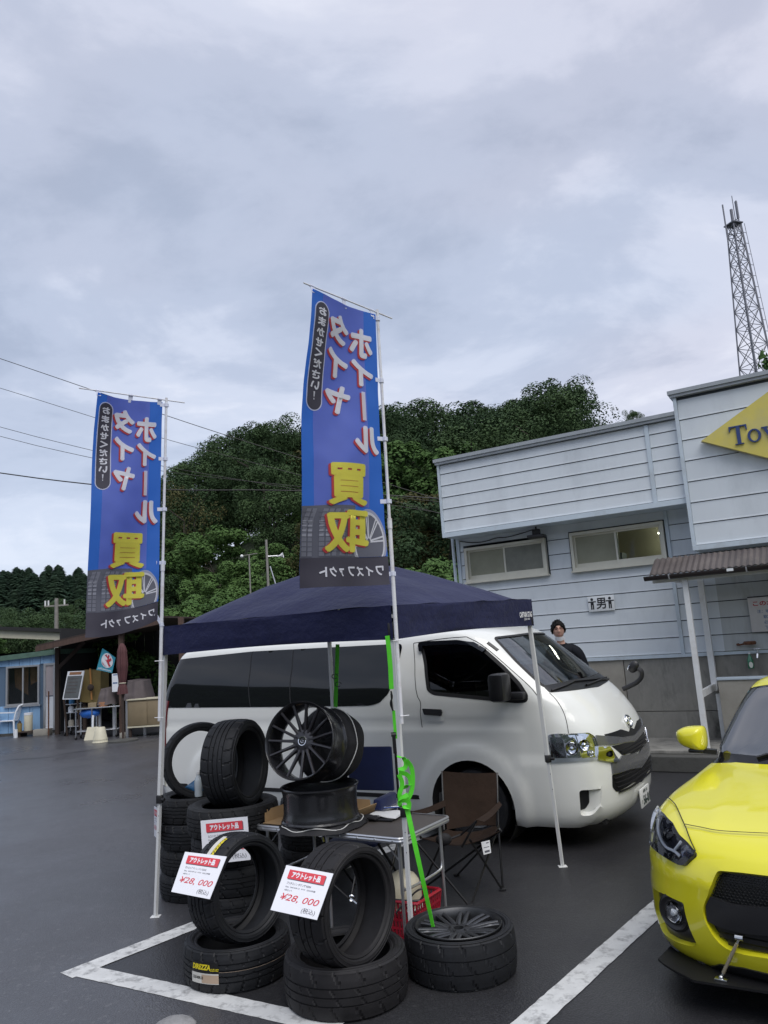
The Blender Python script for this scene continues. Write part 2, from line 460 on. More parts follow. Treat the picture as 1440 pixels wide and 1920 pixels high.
    def line(s, name, m, parent, pts, w=0.006, off=0.0012, closed=False, step=0.04, h=0.0):
        """narrow strip along a (U, V) path; h > 0 raises it as a moulding"""
        q = resample(pts, step, closed); mb = MB(); n = len(q); vs = []
        for i, p in enumerate(q):
            t = (q[(i + 1) % n] - q[i - 1]) if closed else q[min(i + 1, n - 1)] - q[max(i - 1, 0)]
            P0 = s.pos(p.x, p.y); N0 = s.nrm(p.x, p.y); T = s.pos(p.x + t.x * 0.1, p.y + t.y * 0.1) - P0
            if T.length < 1e-9: T = Vector((1, 0, 0))
            B = N0.cross(T.normalized()) * w / 2
            if h: vs += [P0 - B, P0 - B * 0.8 + N0 * h, P0 + B * 0.8 + N0 * h, P0 + B]
            else: vs += [P0 - B + N0 * off, P0 + B + N0 * off]
        k = 4 if h else 2
        for i in range(n if closed else n - 1):
            j = (i + 1) % n
            for e in range(k - 1): mb.f.append((i * k + e, i * k + e + 1, j * k + e + 1, j * k + e)); mb.mi.append(0)
        mb.v = [tuple(v) for v in vs]
        return mb.build(name, m, parent, 40)
# ================================================================== ground and painted lines
def asphalt_mat():
    m = bpy.data.materials.new('asphalt'); m.use_nodes = True; nt = m.node_tree; b = nt.nodes['Principled BSDF']
    tcn = nt.nodes.new('ShaderNodeTexCoord').outputs['Object']
    def nz(scale, detail, rg=0.6):
        n = nt.nodes.new('ShaderNodeTexNoise'); n.inputs['Scale'].default_value = scale; n.inputs['Detail'].default_value = detail; n.inputs['Roughness'].default_value = rg
        nt.links.new(tcn, n.inputs['Vector']); return n.outputs[0]
    def rng(f, a, c, d, e):
        r = nt.nodes.new('ShaderNodeMapRange')
        for i, v in enumerate((a, c, d, e)): r.inputs[1 + i].default_value = v
        nt.links.new(f, r.inputs[0]); return r.outputs[0]
    def mix(f, a, c):
        x = nt.nodes.new('ShaderNodeMix'); x.data_type = 'RGBA'
        if isinstance(f, (int, float)): x.inputs[0].default_value = f
        else: nt.links.new(f, x.inputs[0])
        for i, v in ((6, a), (7, c)):
            if isinstance(v, tuple): x.inputs[i].default_value = (*v, 1)
            else: nt.links.new(v, x.inputs[i])
        return x.outputs[2]
    vo = nt.nodes.new('ShaderNodeTexVoronoi'); vo.inputs['Scale'].default_value = 95; nt.links.new(tcn, vo.inputs['Vector'])
    grain = mix(rng(vo.outputs['Distance'], 0.1, 0.6, 0, 1), (0.042, 0.0425, 0.047), (0.017, 0.017, 0.0195))
    patch = mix(rng(nz(0.55, 7), 0.4, 0.62, 0, 1), grain, (0.022, 0.0225, 0.025))
    stain = mix(rng(nz(2.7, 8, 0.7), 0.62, 0.75, 0, 0.5), patch, (0.055, 0.055, 0.058))
    ve = nt.nodes.new('ShaderNodeTexVoronoi'); ve.feature = 'DISTANCE_TO_EDGE'; ve.inputs['Scale'].default_value = .42
    mpv = nt.nodes.new('ShaderNodeVectorMath'); mpv.operation = 'ADD'; nzc = nt.nodes.new('ShaderNodeTexNoise'); nzc.inputs['Scale'].default_value = 2.2; nzc.inputs['Detail'].default_value = 6; nt.links.new(tcn, nzc.inputs['Vector']); nt.links.new(tcn, mpv.inputs[0]); nt.links.new(nzc.outputs['Color'], mpv.inputs[1]); nt.links.new(mpv.outputs[0], ve.inputs['Vector'])
    mm = nt.nodes.new('ShaderNodeMath'); mm.operation = 'MULTIPLY'; nt.links.new(rng(ve.outputs['Distance'], 0.0, 0.006, 0.75, 0), mm.inputs[0]); nt.links.new(rng(nz(.3, 4), .5, .62, 0, 1), mm.inputs[1])
    stain = mix(mm.outputs[0], stain, (0.012, 0.012, 0.013))
    spk = nt.nodes.new('ShaderNodeTexVoronoi'); spk.inputs['Scale'].default_value = 48; nt.links.new(tcn, spk.inputs['Vector'])
    stain = mix(rng(spk.outputs['Color'], .80, .97, 0, .28), stain, (0.075, 0.075, 0.077))
    stain = mix(rng(nz(1.1, 9, .72), .58, .70, 0, .6), stain, (0.016, 0.016, 0.018))
    nt.links.new(stain, b.inputs['Base Color'])
    nt.links.new(rng(nz(0.42, 6), 0.38, 0.62, 0.34, 0.52), b.inputs['Roughness'])
    b.inputs['Specular IOR Level'].default_value = 0.55
    bn = nt.nodes.new('ShaderNodeBump'); bn.inputs['Strength'].default_value = 0.32; bn.inputs['Distance'].default_value = 0.004
    nt.links.new(vo.outputs['Distance'], bn.inputs['Height']); nt.links.new(bn.outputs[0], b.inputs['Normal'])
    return m
M_asphalt = asphalt_mat()
def ground_fn(u, v): return Vector((lerp(-260, 260, u), lerp(-120, 420, v), 0))
LANE = None
tag(MB().grid(ground_fn, 26, 27).build('ground', M_asphalt), 'dark damp asphalt of the car park', None, None, 'structure')

def line_mat():
    m = mat('line_paint', (0.56, 0.57, 0.57), 0.6, var=0.1, vscale=9, dirt=(0.10, 0.10, 0.105), dscale=11, damt=0.95, bump=0.35, bscale=160, bdist=0.003); return m
M_line = line_mat()
def strip(a, b, w0, w1, z=0.004):
    """painted stripe whose outer edge runs a-b, w wide to its left"""
    a, b = Vector(a), Vector(b); t = (b - a).normalized(); n = Vector((-t.y, t.x))
    mb = MB(); N = max(2, int((b - a).length / 0.05)); vs = []; rnd = random.Random(int(a.x * 1000))
    for i in range(N + 1):
        p = a.lerp(b, i / N); j0, j1 = rnd.uniform(-.003, .003), rnd.uniform(-.003, .003)
        vs += [(p.x + n.x * (w0 + j0), p.y + n.y * (w0 + j0), z), (p.x + n.x * (w1 + j1), p.y + n.y * (w1 + j1), z)]
    mb.add(vs, [(2 * i, 2 * i + 1, 2 * i + 3, 2 * i + 2) for i in range(N)]); return mb
cor = gnd(113, 1825); ld = azdir(39.6); fd = azdir(119.5)
c2 = Vector((cor.x, cor.y))
# a corner where the side line meets the front line
wl_ = 0.15
M_lane = M_asphalt.copy(); M_lane.name = 'lighter_grey_asphalt'  # copy of the bay asphalt with lighter colours and lower roughness
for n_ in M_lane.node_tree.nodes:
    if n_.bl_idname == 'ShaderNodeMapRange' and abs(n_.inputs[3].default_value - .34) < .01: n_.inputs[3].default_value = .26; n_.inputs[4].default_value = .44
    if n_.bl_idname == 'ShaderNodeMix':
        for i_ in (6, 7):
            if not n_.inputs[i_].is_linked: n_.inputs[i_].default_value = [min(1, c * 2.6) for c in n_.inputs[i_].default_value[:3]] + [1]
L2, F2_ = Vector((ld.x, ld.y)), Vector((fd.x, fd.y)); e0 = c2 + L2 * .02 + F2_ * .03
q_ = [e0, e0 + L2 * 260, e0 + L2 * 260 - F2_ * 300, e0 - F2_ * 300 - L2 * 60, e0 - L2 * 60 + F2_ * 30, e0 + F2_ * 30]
tag(MB().add([(p.x, p.y, .002) for p in q_], [tuple(range(6))]).build('lane', M_lane, None, 0), 'lighter grey asphalt of the driving lane left of the bay', None, None, 'structure')
mbl = strip(c2 + Vector(ld[:2]) * 0.0, c2 + Vector(ld[:2]) * 6.2, 0, -wl_)
tag(mbl.build('bay_line', M_line), 'white painted line running back under the tyre stacks', None, None, 'structure')
tag(strip(c2 + Vector(fd[:2]) * 0.152, c2 + Vector(fd[:2]) * 2.05, 0, wl_, 0.0044).build('bay_line', M_line), 'white painted line across the front of the bay', None, None, 'structure')
a = gnd(958, 1920); b = gnd(1215, 1697)
dr = Vector((b.x - a.x, b.y - a.y)).normalized(); a2 = Vector((a.x, a.y))
tag(strip(a2 - dr * 1.6, a2 + dr * 4.4, 0, -0.15).build('bay_line', M_line), 'white painted line beside the yellow car', None, None, 'structure')
# darker seam where the old asphalt meets the new
M_seam = mat('asphalt_seam', (0.012, 0.012, 0.014), 0.35, var=0.3)
mb = MB()
pts = [gnd(x, y, 0.003) for x, y in ((-60, 1440), (20, 1425), (92, 1420), (118, 1414), (160, 1408), (215, 1400), (300, 1388))]
vs = []
for i, p in enumerate(pts): vs += [p + Vector((0, .05 + .05 * math.sin(i * 2.1), 0)), p - Vector((0, .05 + .03 * math.cos(i * 3.3), 0))]
mb.add(vs, [(2 * i, 2 * i + 1, 2 * i + 3, 2 * i + 2) for i in range(len(pts) - 1)])
tag(mb.build('asphalt_seam', M_seam), 'dark wet seam across the asphalt in front of the blue hut', None, None, 'structure')

# ================================================================== the pale blue building on the right
BR = R(-31.0)                                     # local x along the wall, local y away from the camera
B0 = Vector((3.79, 11.62, 0))
BM = Matrix.Translation(B0) @ Matrix.Rotation(BR, 4, 'Z'); BMi = BM.inverted()
BN = (BM.to_3x3() @ Vector((0, 1, 0)))
def bl(px, py, y):                                # photo point on the plane local y -> local coordinates
    return BMi @ on_plane(px, py, BM @ Vector((0, y, 0)), BN)
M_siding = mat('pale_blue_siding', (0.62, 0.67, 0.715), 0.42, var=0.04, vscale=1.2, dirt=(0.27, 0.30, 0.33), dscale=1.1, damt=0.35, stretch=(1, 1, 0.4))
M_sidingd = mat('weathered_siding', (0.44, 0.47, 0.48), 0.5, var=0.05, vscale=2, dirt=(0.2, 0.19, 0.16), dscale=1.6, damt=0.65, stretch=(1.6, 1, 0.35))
M_joint = mat('dark_joint', (0.05, 0.06, 0.075), 0.7)
M_trim = mat('pale_trim', (0.52, 0.60, 0.67), 0.4, var=0.05, dirt=(0.2, 0.18, 0.16), dscale=3, damt=0.4)
M_cream = mat('cream_window_frame', (0.62, 0.61, 0.53), 0.45, var=0.05, dirt=(0.3, 0.28, 0.22), damt=0.3)
M_conc = mat('stained_concrete', (0.24, 0.235, 0.215), 0.85, var=0.3, vscale=1.8, dirt=(0.05, 0.05, 0.045), dscale=1.7, damt=0.95, bump=0.4, bscale=30, stretch=(1.2, 1.2, 0.45))
M_concl = mat('pale_concrete', (0.30, 0.285, 0.25), 0.85, var=0.15, vscale=3, dirt=(0.14, 0.13, 0.11), dscale=2, damt=0.5, bump=0.3, bscale=40)
M_concd = mat('dark_wet_concrete', (0.075, 0.075, 0.07), 0.6, var=0.3, vscale=2.5, dirt=(0.02, 0.022, 0.018), dscale=2.5, damt=0.8, bump=0.4, bscale=30)
M_white = mat('white_painted_steel', (0.70, 0.72, 0.73), 0.4, var=0.06, vscale=5, dirt=(0.35, 0.31, 0.26), dscale=5, damt=0.45)
M_black = mat('black_plastic', (0.014, 0.014, 0.016), 0.45)
M_room = mat('office_wall', (0.52, 0.50, 0.36), 0.8, var=0.06)
M_card = mat('cardboard', (0.40, 0.26, 0.13), 0.8, var=0.1, vscale=8, bump=0.1, bscale=60)
M_awn = mat('brown_corrugated_roof', (0.085, 0.072, 0.070), 0.5, var=0.15, vscale=3, dirt=(0.2, 0.17, 0.15), dscale=4, damt=0.4)
M_gut = mat('dark_brown_gutter', (0.028, 0.021, 0.022), 0.3)
M_rust = mat('rust', (0.13, 0.055, 0.03), 0.85, var=0.35, vscale=20)
M_steel = mat('bright_steel', (0.62, 0.63, 0.64), 0.22, metal=1.0)
M_alu = mat('aluminium', (0.62, 0.63, 0.65), 0.35, metal=0.85, var=0.05)

bld = empty('roadside_shop_building', B0, BR, 'pale blue two storey building with ribbed siding, high windows and a yellow diamond sign', 'building')
S0, S1 = -2.96, 9.0
YU = -0.50                                        # front of the overhanging upper block
mb = MB(); mb.box((S0 + .02, 0.03, 1.43), (.02 + S0 + .1, 6, 4.6)); mb.box((S0 + .12, 0.032, 1.43), (S1, 0.1, 2.76)); mb.box((S0 + .12, .032, 3.40), (S1, .1, 4.7))
for x0, x1 in ((S0 + .12, -2.87), (-1.43, -1.02), (.41, S1)): mb.box((x0, .031, 2.76), (x1, .1, 3.40))
mb.box((S0 + .03, 5.9, 1.43), (S1, 6, 4.7)); mb.box((S0 + .2, .2, 4.6), (S1, 6.0, 4.75))
mb.build('backing_wall', M_joint, bld, 0)
def panel(name, m, x0, x1, z0, z1, y, th=0.02):
    """one siding board: proud lower lip"""
    g = 0.006; mbp = MB()
    vs = [(x0, y - th * .65, z1 - g), (x1, y - th * .65, z1 - g), (x1, y - th, z0 + .03), (x0, y - th, z0 + .03), (x0, y - th - .004, z0 + g), (x1, y - th - .004, z0 + g), (x0, y, z0 + g), (x1, y, z0 + g), (x0, y, z1 - g), (x1, y, z1 - g)]
    mbp.add(vs, [(0, 1, 2, 3), (3, 2, 5, 4), (4, 5, 7, 6), (8, 9, 1, 0), (0, 3, 4, 6, 8), (1, 9, 7, 5, 2)])
    return mbp.build(name, m, bld, 0)
Z = 1.43; DZ = 0.235; STR = 0.45
k = 0
while Z + .02 < 3.62:
    z1 = min(Z + DZ, 3.66)
    if z1 < 2.79 or Z > 3.38:
        segs = [(S0, STR - .02), (STR + .035, 1.02), (1.02, 4.2), (4.2, S1)]
    else:
        segs = [(S0, -2.90), (-1.40, -1.05), (.44, .46), (STR + .035, 1.02), (1.02, 4.2), (4.2, S1)]
        if Z < 2.80 < z1:
            panel('siding_panel', M_siding, -2.90, -1.40, Z, 2.765, .03); panel('siding_panel', M_siding, -1.05, .44, Z, 2.765, .03)
        if Z < 3.38 < z1:
            panel('siding_panel', M_siding, -2.90, -1.40, 3.40, z1, .03); panel('siding_panel', M_siding, -1.05, .44, 3.40, z1, .03)
    for x0, x1 in segs:
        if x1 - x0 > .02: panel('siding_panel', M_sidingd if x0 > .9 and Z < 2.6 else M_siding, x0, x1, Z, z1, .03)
    Z += DZ
MB().box((STR - .018, -.012, 1.43), (STR + .033, .03, 3.62)).build('joint_cover', M_trim, bld, 0)
mb = MB(); mb.box((S0 - .05, -.03, 1.38), (1.0, .03, 1.428)); mb.box((1.0, -.028, 1.385), (S1, .03, 1.425)); mb.box((S0 - .06, -.015, 1.43), (S0 - .002, .05, 3.6)); mb.build('base_flashing', M_trim, bld, 0)
# upper overhanging block on the left, taller block on the right
tl, bl_, et, eb, sr = bl(820, 868, YU), bl(833, 1009, YU), bl(1261, 741, YU - .06), bl(1300, 1030, YU - .06), bl(1287, 938, YU)
UL, UB, UT = tl.x, (bl_.z + sr.z) / 2, tl.z
ER, ET, EB = (et.x + eb.x) / 2, et.z, eb.z
mb = MB(); mb.box((UL + .03, YU + .03, UB + .02), (ER, 3.0, UT - .05)); mb.box((ER + .03, YU - .03, EB + .02), (S1, 3.2, ET - .05)); mb.build('upper_backing', M_joint, bld, 0)
mb = MB(); mb.box((UL, YU + .004, UB - .012), (ER, .2, UB + .018)); mb.box((ER + .01, YU - .05, EB - .014), (S1, .2, EB + .018)); mb.build('soffit', M_trim, bld, 0)
rows = 6; hh = (UT - .06 - UB - .06) / 5.75
xs = bl(1209, 785, YU).x
for r_ in range(rows):
    z0 = UB + .06 + r_ * hh; z1 = min(z0 + hh, UT - .05)
    for x0, x1 in ((UL + .03, xs - .03), (xs + .03, ER)): panel('siding_panel', M_siding, x0, x1, z0, z1, YU + .03)
hh2 = 0.30
z0 = EB + .05
while z0 < ET - .1:
    z1 = min(z0 + hh2, ET - .05); panel('siding_panel', M_siding, ER + .045, 5.0, z0, z1, YU - .03); panel('siding_panel', M_siding, 5.0, S1, z0, z1, YU - .03); z0 += hh2
mb = MB(); mb.box((xs - .028, YU - .012, UB + .05), (xs + .028, YU + .03, UT - .06)); mb.build('joint_cover', M_trim, bld, 0)
mb = MB(); mb.box((UL - .01, YU - .02, UB - .01), (UL + .028, 3.0, UT)); mb.box((UL, YU - .025, UB - .02), (ER, YU + .03, UB + .055)); mb.box((ER - .005, YU - .085, EB - .02), (ER + .042, 1.5, ET)); mb.box((ER, YU - .09, EB - .02), (S1, YU - .03, EB + .048)); mb.build('corner_trim', M_trim, bld, 0)
M_cap = mat('grey_parapet_cap', (0.32, 0.35, 0.38), 0.45, var=0.08)
mb = MB(); mb.box((UL - .03, YU - .05, UT - .045), (ER - .01, 3.02, UT + .02)); mb.box((UL - .05, YU - .07, UT - .005), (ER - .012, 3.0, UT + .05)); mb.box((ER - .04, YU - .115, ET - .045), (S1, 3.2, ET + .02)); mb.box((ER - .06, YU - .135, ET - .005), (S1, 3.18, ET + .05)); mb.build('parapet_cap', M_cap, bld, 0)
# sliding windows with the office behind them
M_pane = glass_mat('clear_window_glass', (0.86, 0.9, 0.88), 0.03)
M_frost = mat('frosted_window_glass', (0.30, 0.30, 0.235), 0.10, var=0.15, vscale=2.2, spec=0.6)
M_frost2 = mat('grey_frosted_glass', (0.22, 0.225, 0.20), 0.10, var=0.2, vscale=3, spec=0.6)
M_lampw = emit_mat('lit_fluorescent_tube', (1.0, 0.95, 0.8), 9.0)
def window(x0, x1, z0, z1, clear_right):
    w = MB(); fw = .045
    w.box((x0, -.045, z0), (x1, .06, z0 + fw)); w.box((x0, -.045, z1 - fw), (x1, .06, z1)); w.box((x0, -.044, z0 + fw), (x0 + fw, .06, z1 - fw)); w.box((x1 - fw, -.044, z0 + fw), (x1, .06, z1 - fw))
    w.box((x0 - .02, -.065, z0 - .025), (x1 + .02, .03, z0 - .002))
    f = w.build('window', M_cream, bld, 0); xm = (x0 + x1) / 2
    for a, b, y, pm in ((x0 + fw, xm + .02, .02, M_frost), (xm - .02, x1 - fw, -.012, M_pane if clear_right else M_frost2)):
        s_ = MB(); t = .028
        for q in (((a, y, z0 + fw), (b, y + .025, z0 + fw + .06)), ((a, y, z1 - fw - t), (b, y + .025, z1 - fw)), ((a, y + .001, z0 + fw + .06), (a + t, y + .026, z1 - fw - t)), ((b - t, y + .001, z0 + fw + .06), (b, y + .026, z1 - fw - t))): s_.box(*q)
        s_.build('sash', M_cream, f, 0)
        MB().box((a + t - .003, y + .010, z0 + fw + .055), (b - t + .003, y + .016, z1 - fw - t + .004)).build('pane', pm, f, 0)
    return f
window(-2.87, -1.43, 2.78, 3.36, False)
window(-1.02, .41, 2.78, 3.38, True)
# office interior
mb = MB(); mb.box((-2.95, 2.2, 2.2), (.9, 2.25, 4.5)); mb.box((-2.95, .1, 3.62), (.9, 2.2, 3.66)); mb.box((-2.95, .1, 2.1), (.9, 2.2, 2.15)); mb.box((.85, .1, 2.1), (.9, 2.2, 4.5)); mb.box((-1.25, .1, 2.1), (-1.2, 2.2, 4.5)); mb.build('office_room', M_room, bld, 0)
M_roomgrey = mat('grey_locker', (0.30, 0.36, 0.40), 0.5)
mb = MB(); mb.box((-2.2, .5, 2.2), (-1.95, 1.0, 3.06)); mb.box((-.6, .7, 2.2), (-.42, 1.0, 3.05)); mb.box((-.95, .9, 2.2), (-.6, 1.3, 2.98)); mb.build('locker', M_roomgrey, bld, 0)
MB().box((-.3, .5, 2.2), (.0, .9, 2.93)).build('cardboard_box', M_card, bld, 0)
MB().box((.28, .5, 2.2), (.42, .8, 3.0)).build('cardboard_box', M_card, bld, 0)
for x0, y0 in ((-.12, .75), (.1, 1.9)):  # second lamp, deep in the room, is added to brighten the interior
    MB().bbox((x0 - .16, y0 - .03, 3.40), (x0 + .16, y0 + .03, 3.43), .01).build('fluorescent_and_fill_lamp', M_lampw, bld, 0)
# concrete base and the step in front of it
cb = []
for x0, x1, z0, z1, m in ((S0, -.42, .24, 1.385, M_concl), (-.41, 2.0, .62, 1.385, M_conc), (-.41, 2.0, .24, .612, M_conc), (2.01, S1, .62, 1.385, M_conc), (2.01, S1, .24, .612, M_conc)):
    MB().bbox((x0, .0, z0), (x1, .5, z1), .006).build('concrete_panel', m, bld, 0)
MB().bbox((-4.5, -1.33, 0), (S1, .3, .20), .015).build('concrete_step', M_concd, bld, 20)
MB().bbox((-4.5, -1.15, .20), (S1, .3, .245), .01).build('concrete_step', M_conc, bld, 20)
# toilet sign with two figures and the word for men
sg = bl(1101, 1120, -.03); s2 = bl(1153, 1142, -.03)
M_signw = mat('white_sign_plate', (0.72, 0.75, 0.77), 0.4); M_ink = mat('black_ink', (0.012, 0.013, 0.016), 0.5)
sign = empty('toilet_sign', BM @ Vector(((sg.x + s2.x) / 2, -.012, 2.245)), BR, 'white sign with two black figures and the word for men on the siding', 'sign')
sw, sh = (s2.x - sg.x) + .0, .235
MB().bbox((-sw / 2, -.012, -sh / 2), (sw / 2, .0, sh / 2), .003).build('plate', M_signw, sign)
RX = Matrix.Rotation(PI / 2, 4, 'X')
def flat_text(name, body, w, h, m, parent, x, z, y=-.014, bold=.02):
    vs, fs = text_span(body, w, h, bold); mbt = MB(); mbt.add([(v[0] + x, y, v[1] + z) for v in vs], fs); return mbt.build(name, m, parent, 0)
flat_text('lettering', '男', .15, .17, M_ink, sign, 0, 0)
for sx in (-1, 1):
    mb = MB(); cx = sx * sw * .34
    def disc(x, z, r, n=14): mb.add([(x + r * math.cos(2 * PI * i / n), -.014, z + r * math.sin(2 * PI * i / n)) for i in range(n)], [tuple(range(n))])
    def rect(x0, z0, x1, z1): mb.add([(x0, -.0141, z0), (x1, -.0141, z0), (x1, -.0141, z1), (x0, -.0141, z1)], [(0, 1, 2, 3)])
    disc(cx, .068, .022); rect(cx - .062, .022, cx + .062, .04); rect(cx - .024, -.02, cx + .024, .0215); rect(cx - .024, -.085, cx - .004, -.0205); rect(cx + .004, -.085, cx + .024, -.0205)
    mb.build('figure', M_ink, sign, 0)
# awning over the wash place
GY = -1.05
g0 = bl(1210, 1087, GY); rt0 = bl(1262, 1052, YU - .1)
AW = empty('wash_place_awning', BM @ Vector((g0.x, 0, 0)), BR, 'brown corrugated awning with dark gutter on two white posts over the tap', 'awning')
gz = g0.z; rz_ = gz + .30; AL = S1 - g0.x - .4
mb = MB(); nC = 220
vs = []
for i in range(nC + 1):
    x = .06 + AL * i / nC; w = .009 * math.sin(i * PI / 1.0 * .5 * 2 / 1.0 + (PI / 2 if i % 2 else 0)) if False else (.009 if i % 2 else -.009)
    vs += [(x, GY - .02, gz + .055 + w), (x, YU - .1, rz_ + w)]
mb.add(vs, [(2 * i, 2 * i + 1, 2 * i + 3, 2 * i + 2) for i in range(nC)])
mb.add([(v[0], v[1], v[2] - .012) for v in vs], [(2 * i, 2 * i + 1, 2 * i + 3, 2 * i + 2) for i in range(nC)])
mb.build('corrugated_sheet', M_awn, AW, 0)
mb = MB(); n = 10
prof = [(math.cos(PI + PI * i / n) * .055, math.sin(PI + PI * i / n) * .06) for i in range(n + 1)]
vs = [(x, GY - .05 + p[0], gz + .035 + p[1]) for x in (0, AL) for p in prof]; k = n + 1
mb.add(vs, [(i, i + 1, k + i + 1, k + i) for i in range(n)] + [tuple(range(k)), tuple(range(k, 2 * k))]); gut = mb.build('gutter', M_gut, AW)
for i in range(7):
    mb = MB(); x = .33 + i * .95; mb.tube([(x, GY - .05 + p[0] * 1.08, gz + .035 + p[1] * 1.08) for p in prof], .009, 5); mb.build('gutter_bracket', M_alu, gut)
MB().box((1.05, GY - .116, gz + .0), (1.13, GY - .104, gz + .035)).build('gutter_label', M_signw, gut, 0)
mb = MB(); mb.box((.08, GY + .05, gz - .06), (AL, GY + .09, gz + .03)); mb.box((.30, GY + .09, gz - .055), (.36, -.02, gz + .03)); mb.build('eaves_beam', M_white, AW, 0)
p1b, p1t = bl(1327, 1395, GY + .07), bl(1283, 1090, GY + .07)
px_ = (p1b.x + p1t.x) / 2 - g0.x
MB().bbox((px_ - .035, GY + .03, .245), (px_ + .035, GY + .10, gz - .04), .004).build('post', M_white, AW, 0)
p2 = (bl(1316, 1100, -.1).x + bl(1345, 1330, -.1).x) / 2 - g0.x
MB().bbox((p2 - .04, -.14, .9), (p2 + .04, -.06, gz), .004).build('post', M_white, AW, 0)
MB().bbox((p2 + .0, -.13, .245), (p2 + .055, -.07, .86), .004).build('post', M_white, AW, 0)
MB().bar((px_, GY + .065, .93), (p2, -.1, .96), .04, .09).build('cross_rail', M_white, AW, 0)
# wash trough, tap, soap bottle, dish, notice
tz = bl(1380, 1270, -.42).z; t0 = bl(1347, 1275, -.42).x
tr = empty('wash_trough', BM @ Vector((t0, 0, 0)), BR, 'concrete wash trough with pale rim under the tap behind the yellow car', 'trough')
mb = MB(); mb.bbox((0, -.5, .245), (3.2, -.42, tz - .03), .008); mb.bbox((0, -.42, .245), (.08, 0, tz - .03), .008); mb.box((.08, -.42, .245), (3.2, 0, tz - .25)); mb.build('basin', M_concl, tr)
MB().bbox((-.01, -.52, tz - .028), (3.22, -.40, tz + .012), .008).build('rim', M_trim, tr)
tp = bl(1420, 1224, -.12)
tap = empty('water_tap', BM @ Vector((tp.x, 0, tp.z)), BR, 'chrome water tap on the concrete wall above the trough', 'tap')
mb = MB(); mb.tube([(0, .02, .0), (0, -.09, 0), (-.0, -.13, -.015), (-.005, -.15, -.07)], .014, 8); mb.tube([(0, -.085, 0), (0, -.085, .045)], .009, 8); mb.build('spout', M_steel, tap)
MB().tube([(-.04, -.085, .05), (.04, -.085, .05)], .009, 8).build('handle', M_steel, tap)
sb = bl(1407, 1240, -.06)
M_green = mat('green_bottle', (0.03, 0.19, 0.10), 0.15, spec=0.6, coat=.3); M_net = mat('white_label', (0.7, 0.72, 0.65), .5)
bot = empty('soap_bottle', BM @ Vector((sb.x, -.07, sb.z)), BR, 'green soap bottle with an oval white label hanging by the tap', 'bottle')
MB().lathe([(0, -.10), (.036, -.095), (.04, -.06), (.038, .02), (.026, .06), (.014, .085), (.013, .1), (0, .1)], 18).build('bottle_body', M_green, bot)
MB().lathe([(0, .1), (.016, .1), (.016, .125), (.006, .13), (0, .13)], 12).build('cap', M_signw, bot)
mb = MB(); mb.add([(.026 * math.cos(i * .4488) + .008, -.0405 - .002 * math.cos(i * .4488), -.045 + .042 * math.sin(i * .4488)) for i in range(14)], [tuple(range(14))]); mb.build('oval_label', M_net, bot, 0)
rd = bl(1406, 1207, -.08)
dish = empty('rusty_bracket', BM @ Vector((rd.x, 0, rd.z)), BR, 'rusty round bracket fixed to the siding under the notice', 'bracket')
mb = MB(); mb.lathe([(0, -.015), (.075, -.012), (.085, .02), (.07, .035), (0, .035)], 16, Matrix.Translation((0, -.08, 0))); mb.build('dish', M_rust, dish)
MB().tube([(-.08, -.07, 0), (-.14, -.06, -.01), (-.17, -.03, -.005), (-.15, 0, 0)], .014, 6).build('arm', M_rust, dish)
n0 = bl(1401, 1122, -.05)
M_notice = mat('faded_notice_board', (0.55, 0.54, 0.53), 0.55, var=.06, dirt=(.35, .3, .24), damt=.5)
M_red = mat('faded_red_ink', (0.42, 0.035, 0.045), .6); M_blue = mat('faded_blue_ink', (0.10, 0.16, 0.30), .6)
no = empty('water_notice', BM @ Vector((n0.x, -.03, n0.z)), BR, 'faded white notice with red heading about the water on the siding', 'sign')
MB().bbox((0, -.02, -.47), (.95, 0, 0), .004).build('board', M_notice, no)
flat_text('heading', 'この水は飲めません', .82, .085, M_red, no, .47, -.085, -.022, .03)
for i, t in enumerate(('注：地下水の為', '飲料できません', '必ず沸かして', '下さい')): flat_text('lettering', t, .085 * len(t) * .62, .05, M_blue, no, .20 + (.07 if i else 0) + .085 * len(t) * .31 - .1, -.19 - i * .075, -.022, .01)
MB().tube([(-.0, -.012, .012), (.95, -.012, .02)], .008, 6).build('hanging_rail', M_gut, no)
# diamond sign
dl, dt_, db = bl(1314, 826, YU - .2), bl(1440, 733, YU - .2), bl(1440, 858, YU - .2)
hd = (dt_.z - db.z); tx = hd * 2.05
M_dia = mat('faded_yellow_sign', (0.62, 0.53, 0.12), .45, var=.08, vscale=2.5, dirt=(.5, .46, .25), dscale=2, damt=.6); M_diae = mat('weathered_sign_edge', (0.42, 0.40, 0.34), .6, var=.2)
M_navy = mat('blue_letters', (0.03, 0.055, 0.18), .35)
dia = empty('diamond_sign', BM @ Vector((dl.x, YU - .07, dl.z)), BR, 'large faded yellow diamond sign with raised blue letters on the upper siding', 'sign')
slope_u = (dt_.z - dl.z) / (dt_.x - dl.x); slope_d = (db.z - dl.z) / (db.x - dl.x); hw = 2.0
poly = [(0, 0), (hw, hw * slope_d), (2 * hw, 0.0), (hw, hw * slope_u)]
MB().prism(poly, 0, .10, RX).build('board', M_dia, dia, 0)
ed = [(p[0] - (.02 if i == 0 else 0), p[1] + (0, -.025, 0, .025)[i]) for i, p in enumerate(poly)]
MB().prism(ed, -.005, .04, RX).build('edge', M_diae, dia, 0)
LH = .26
def letter(mbx, polys, ox, oz):
    for pl in polys: mbx.prism([(ox + p[0] * LH, oz + p[1] * LH) for p in pl], .10, .125, RX)
lx = bl(1366, 808, YU - .17).x - dl.x; lz = bl(1390, 815, YU - .17).z - dl.z - LH * .5
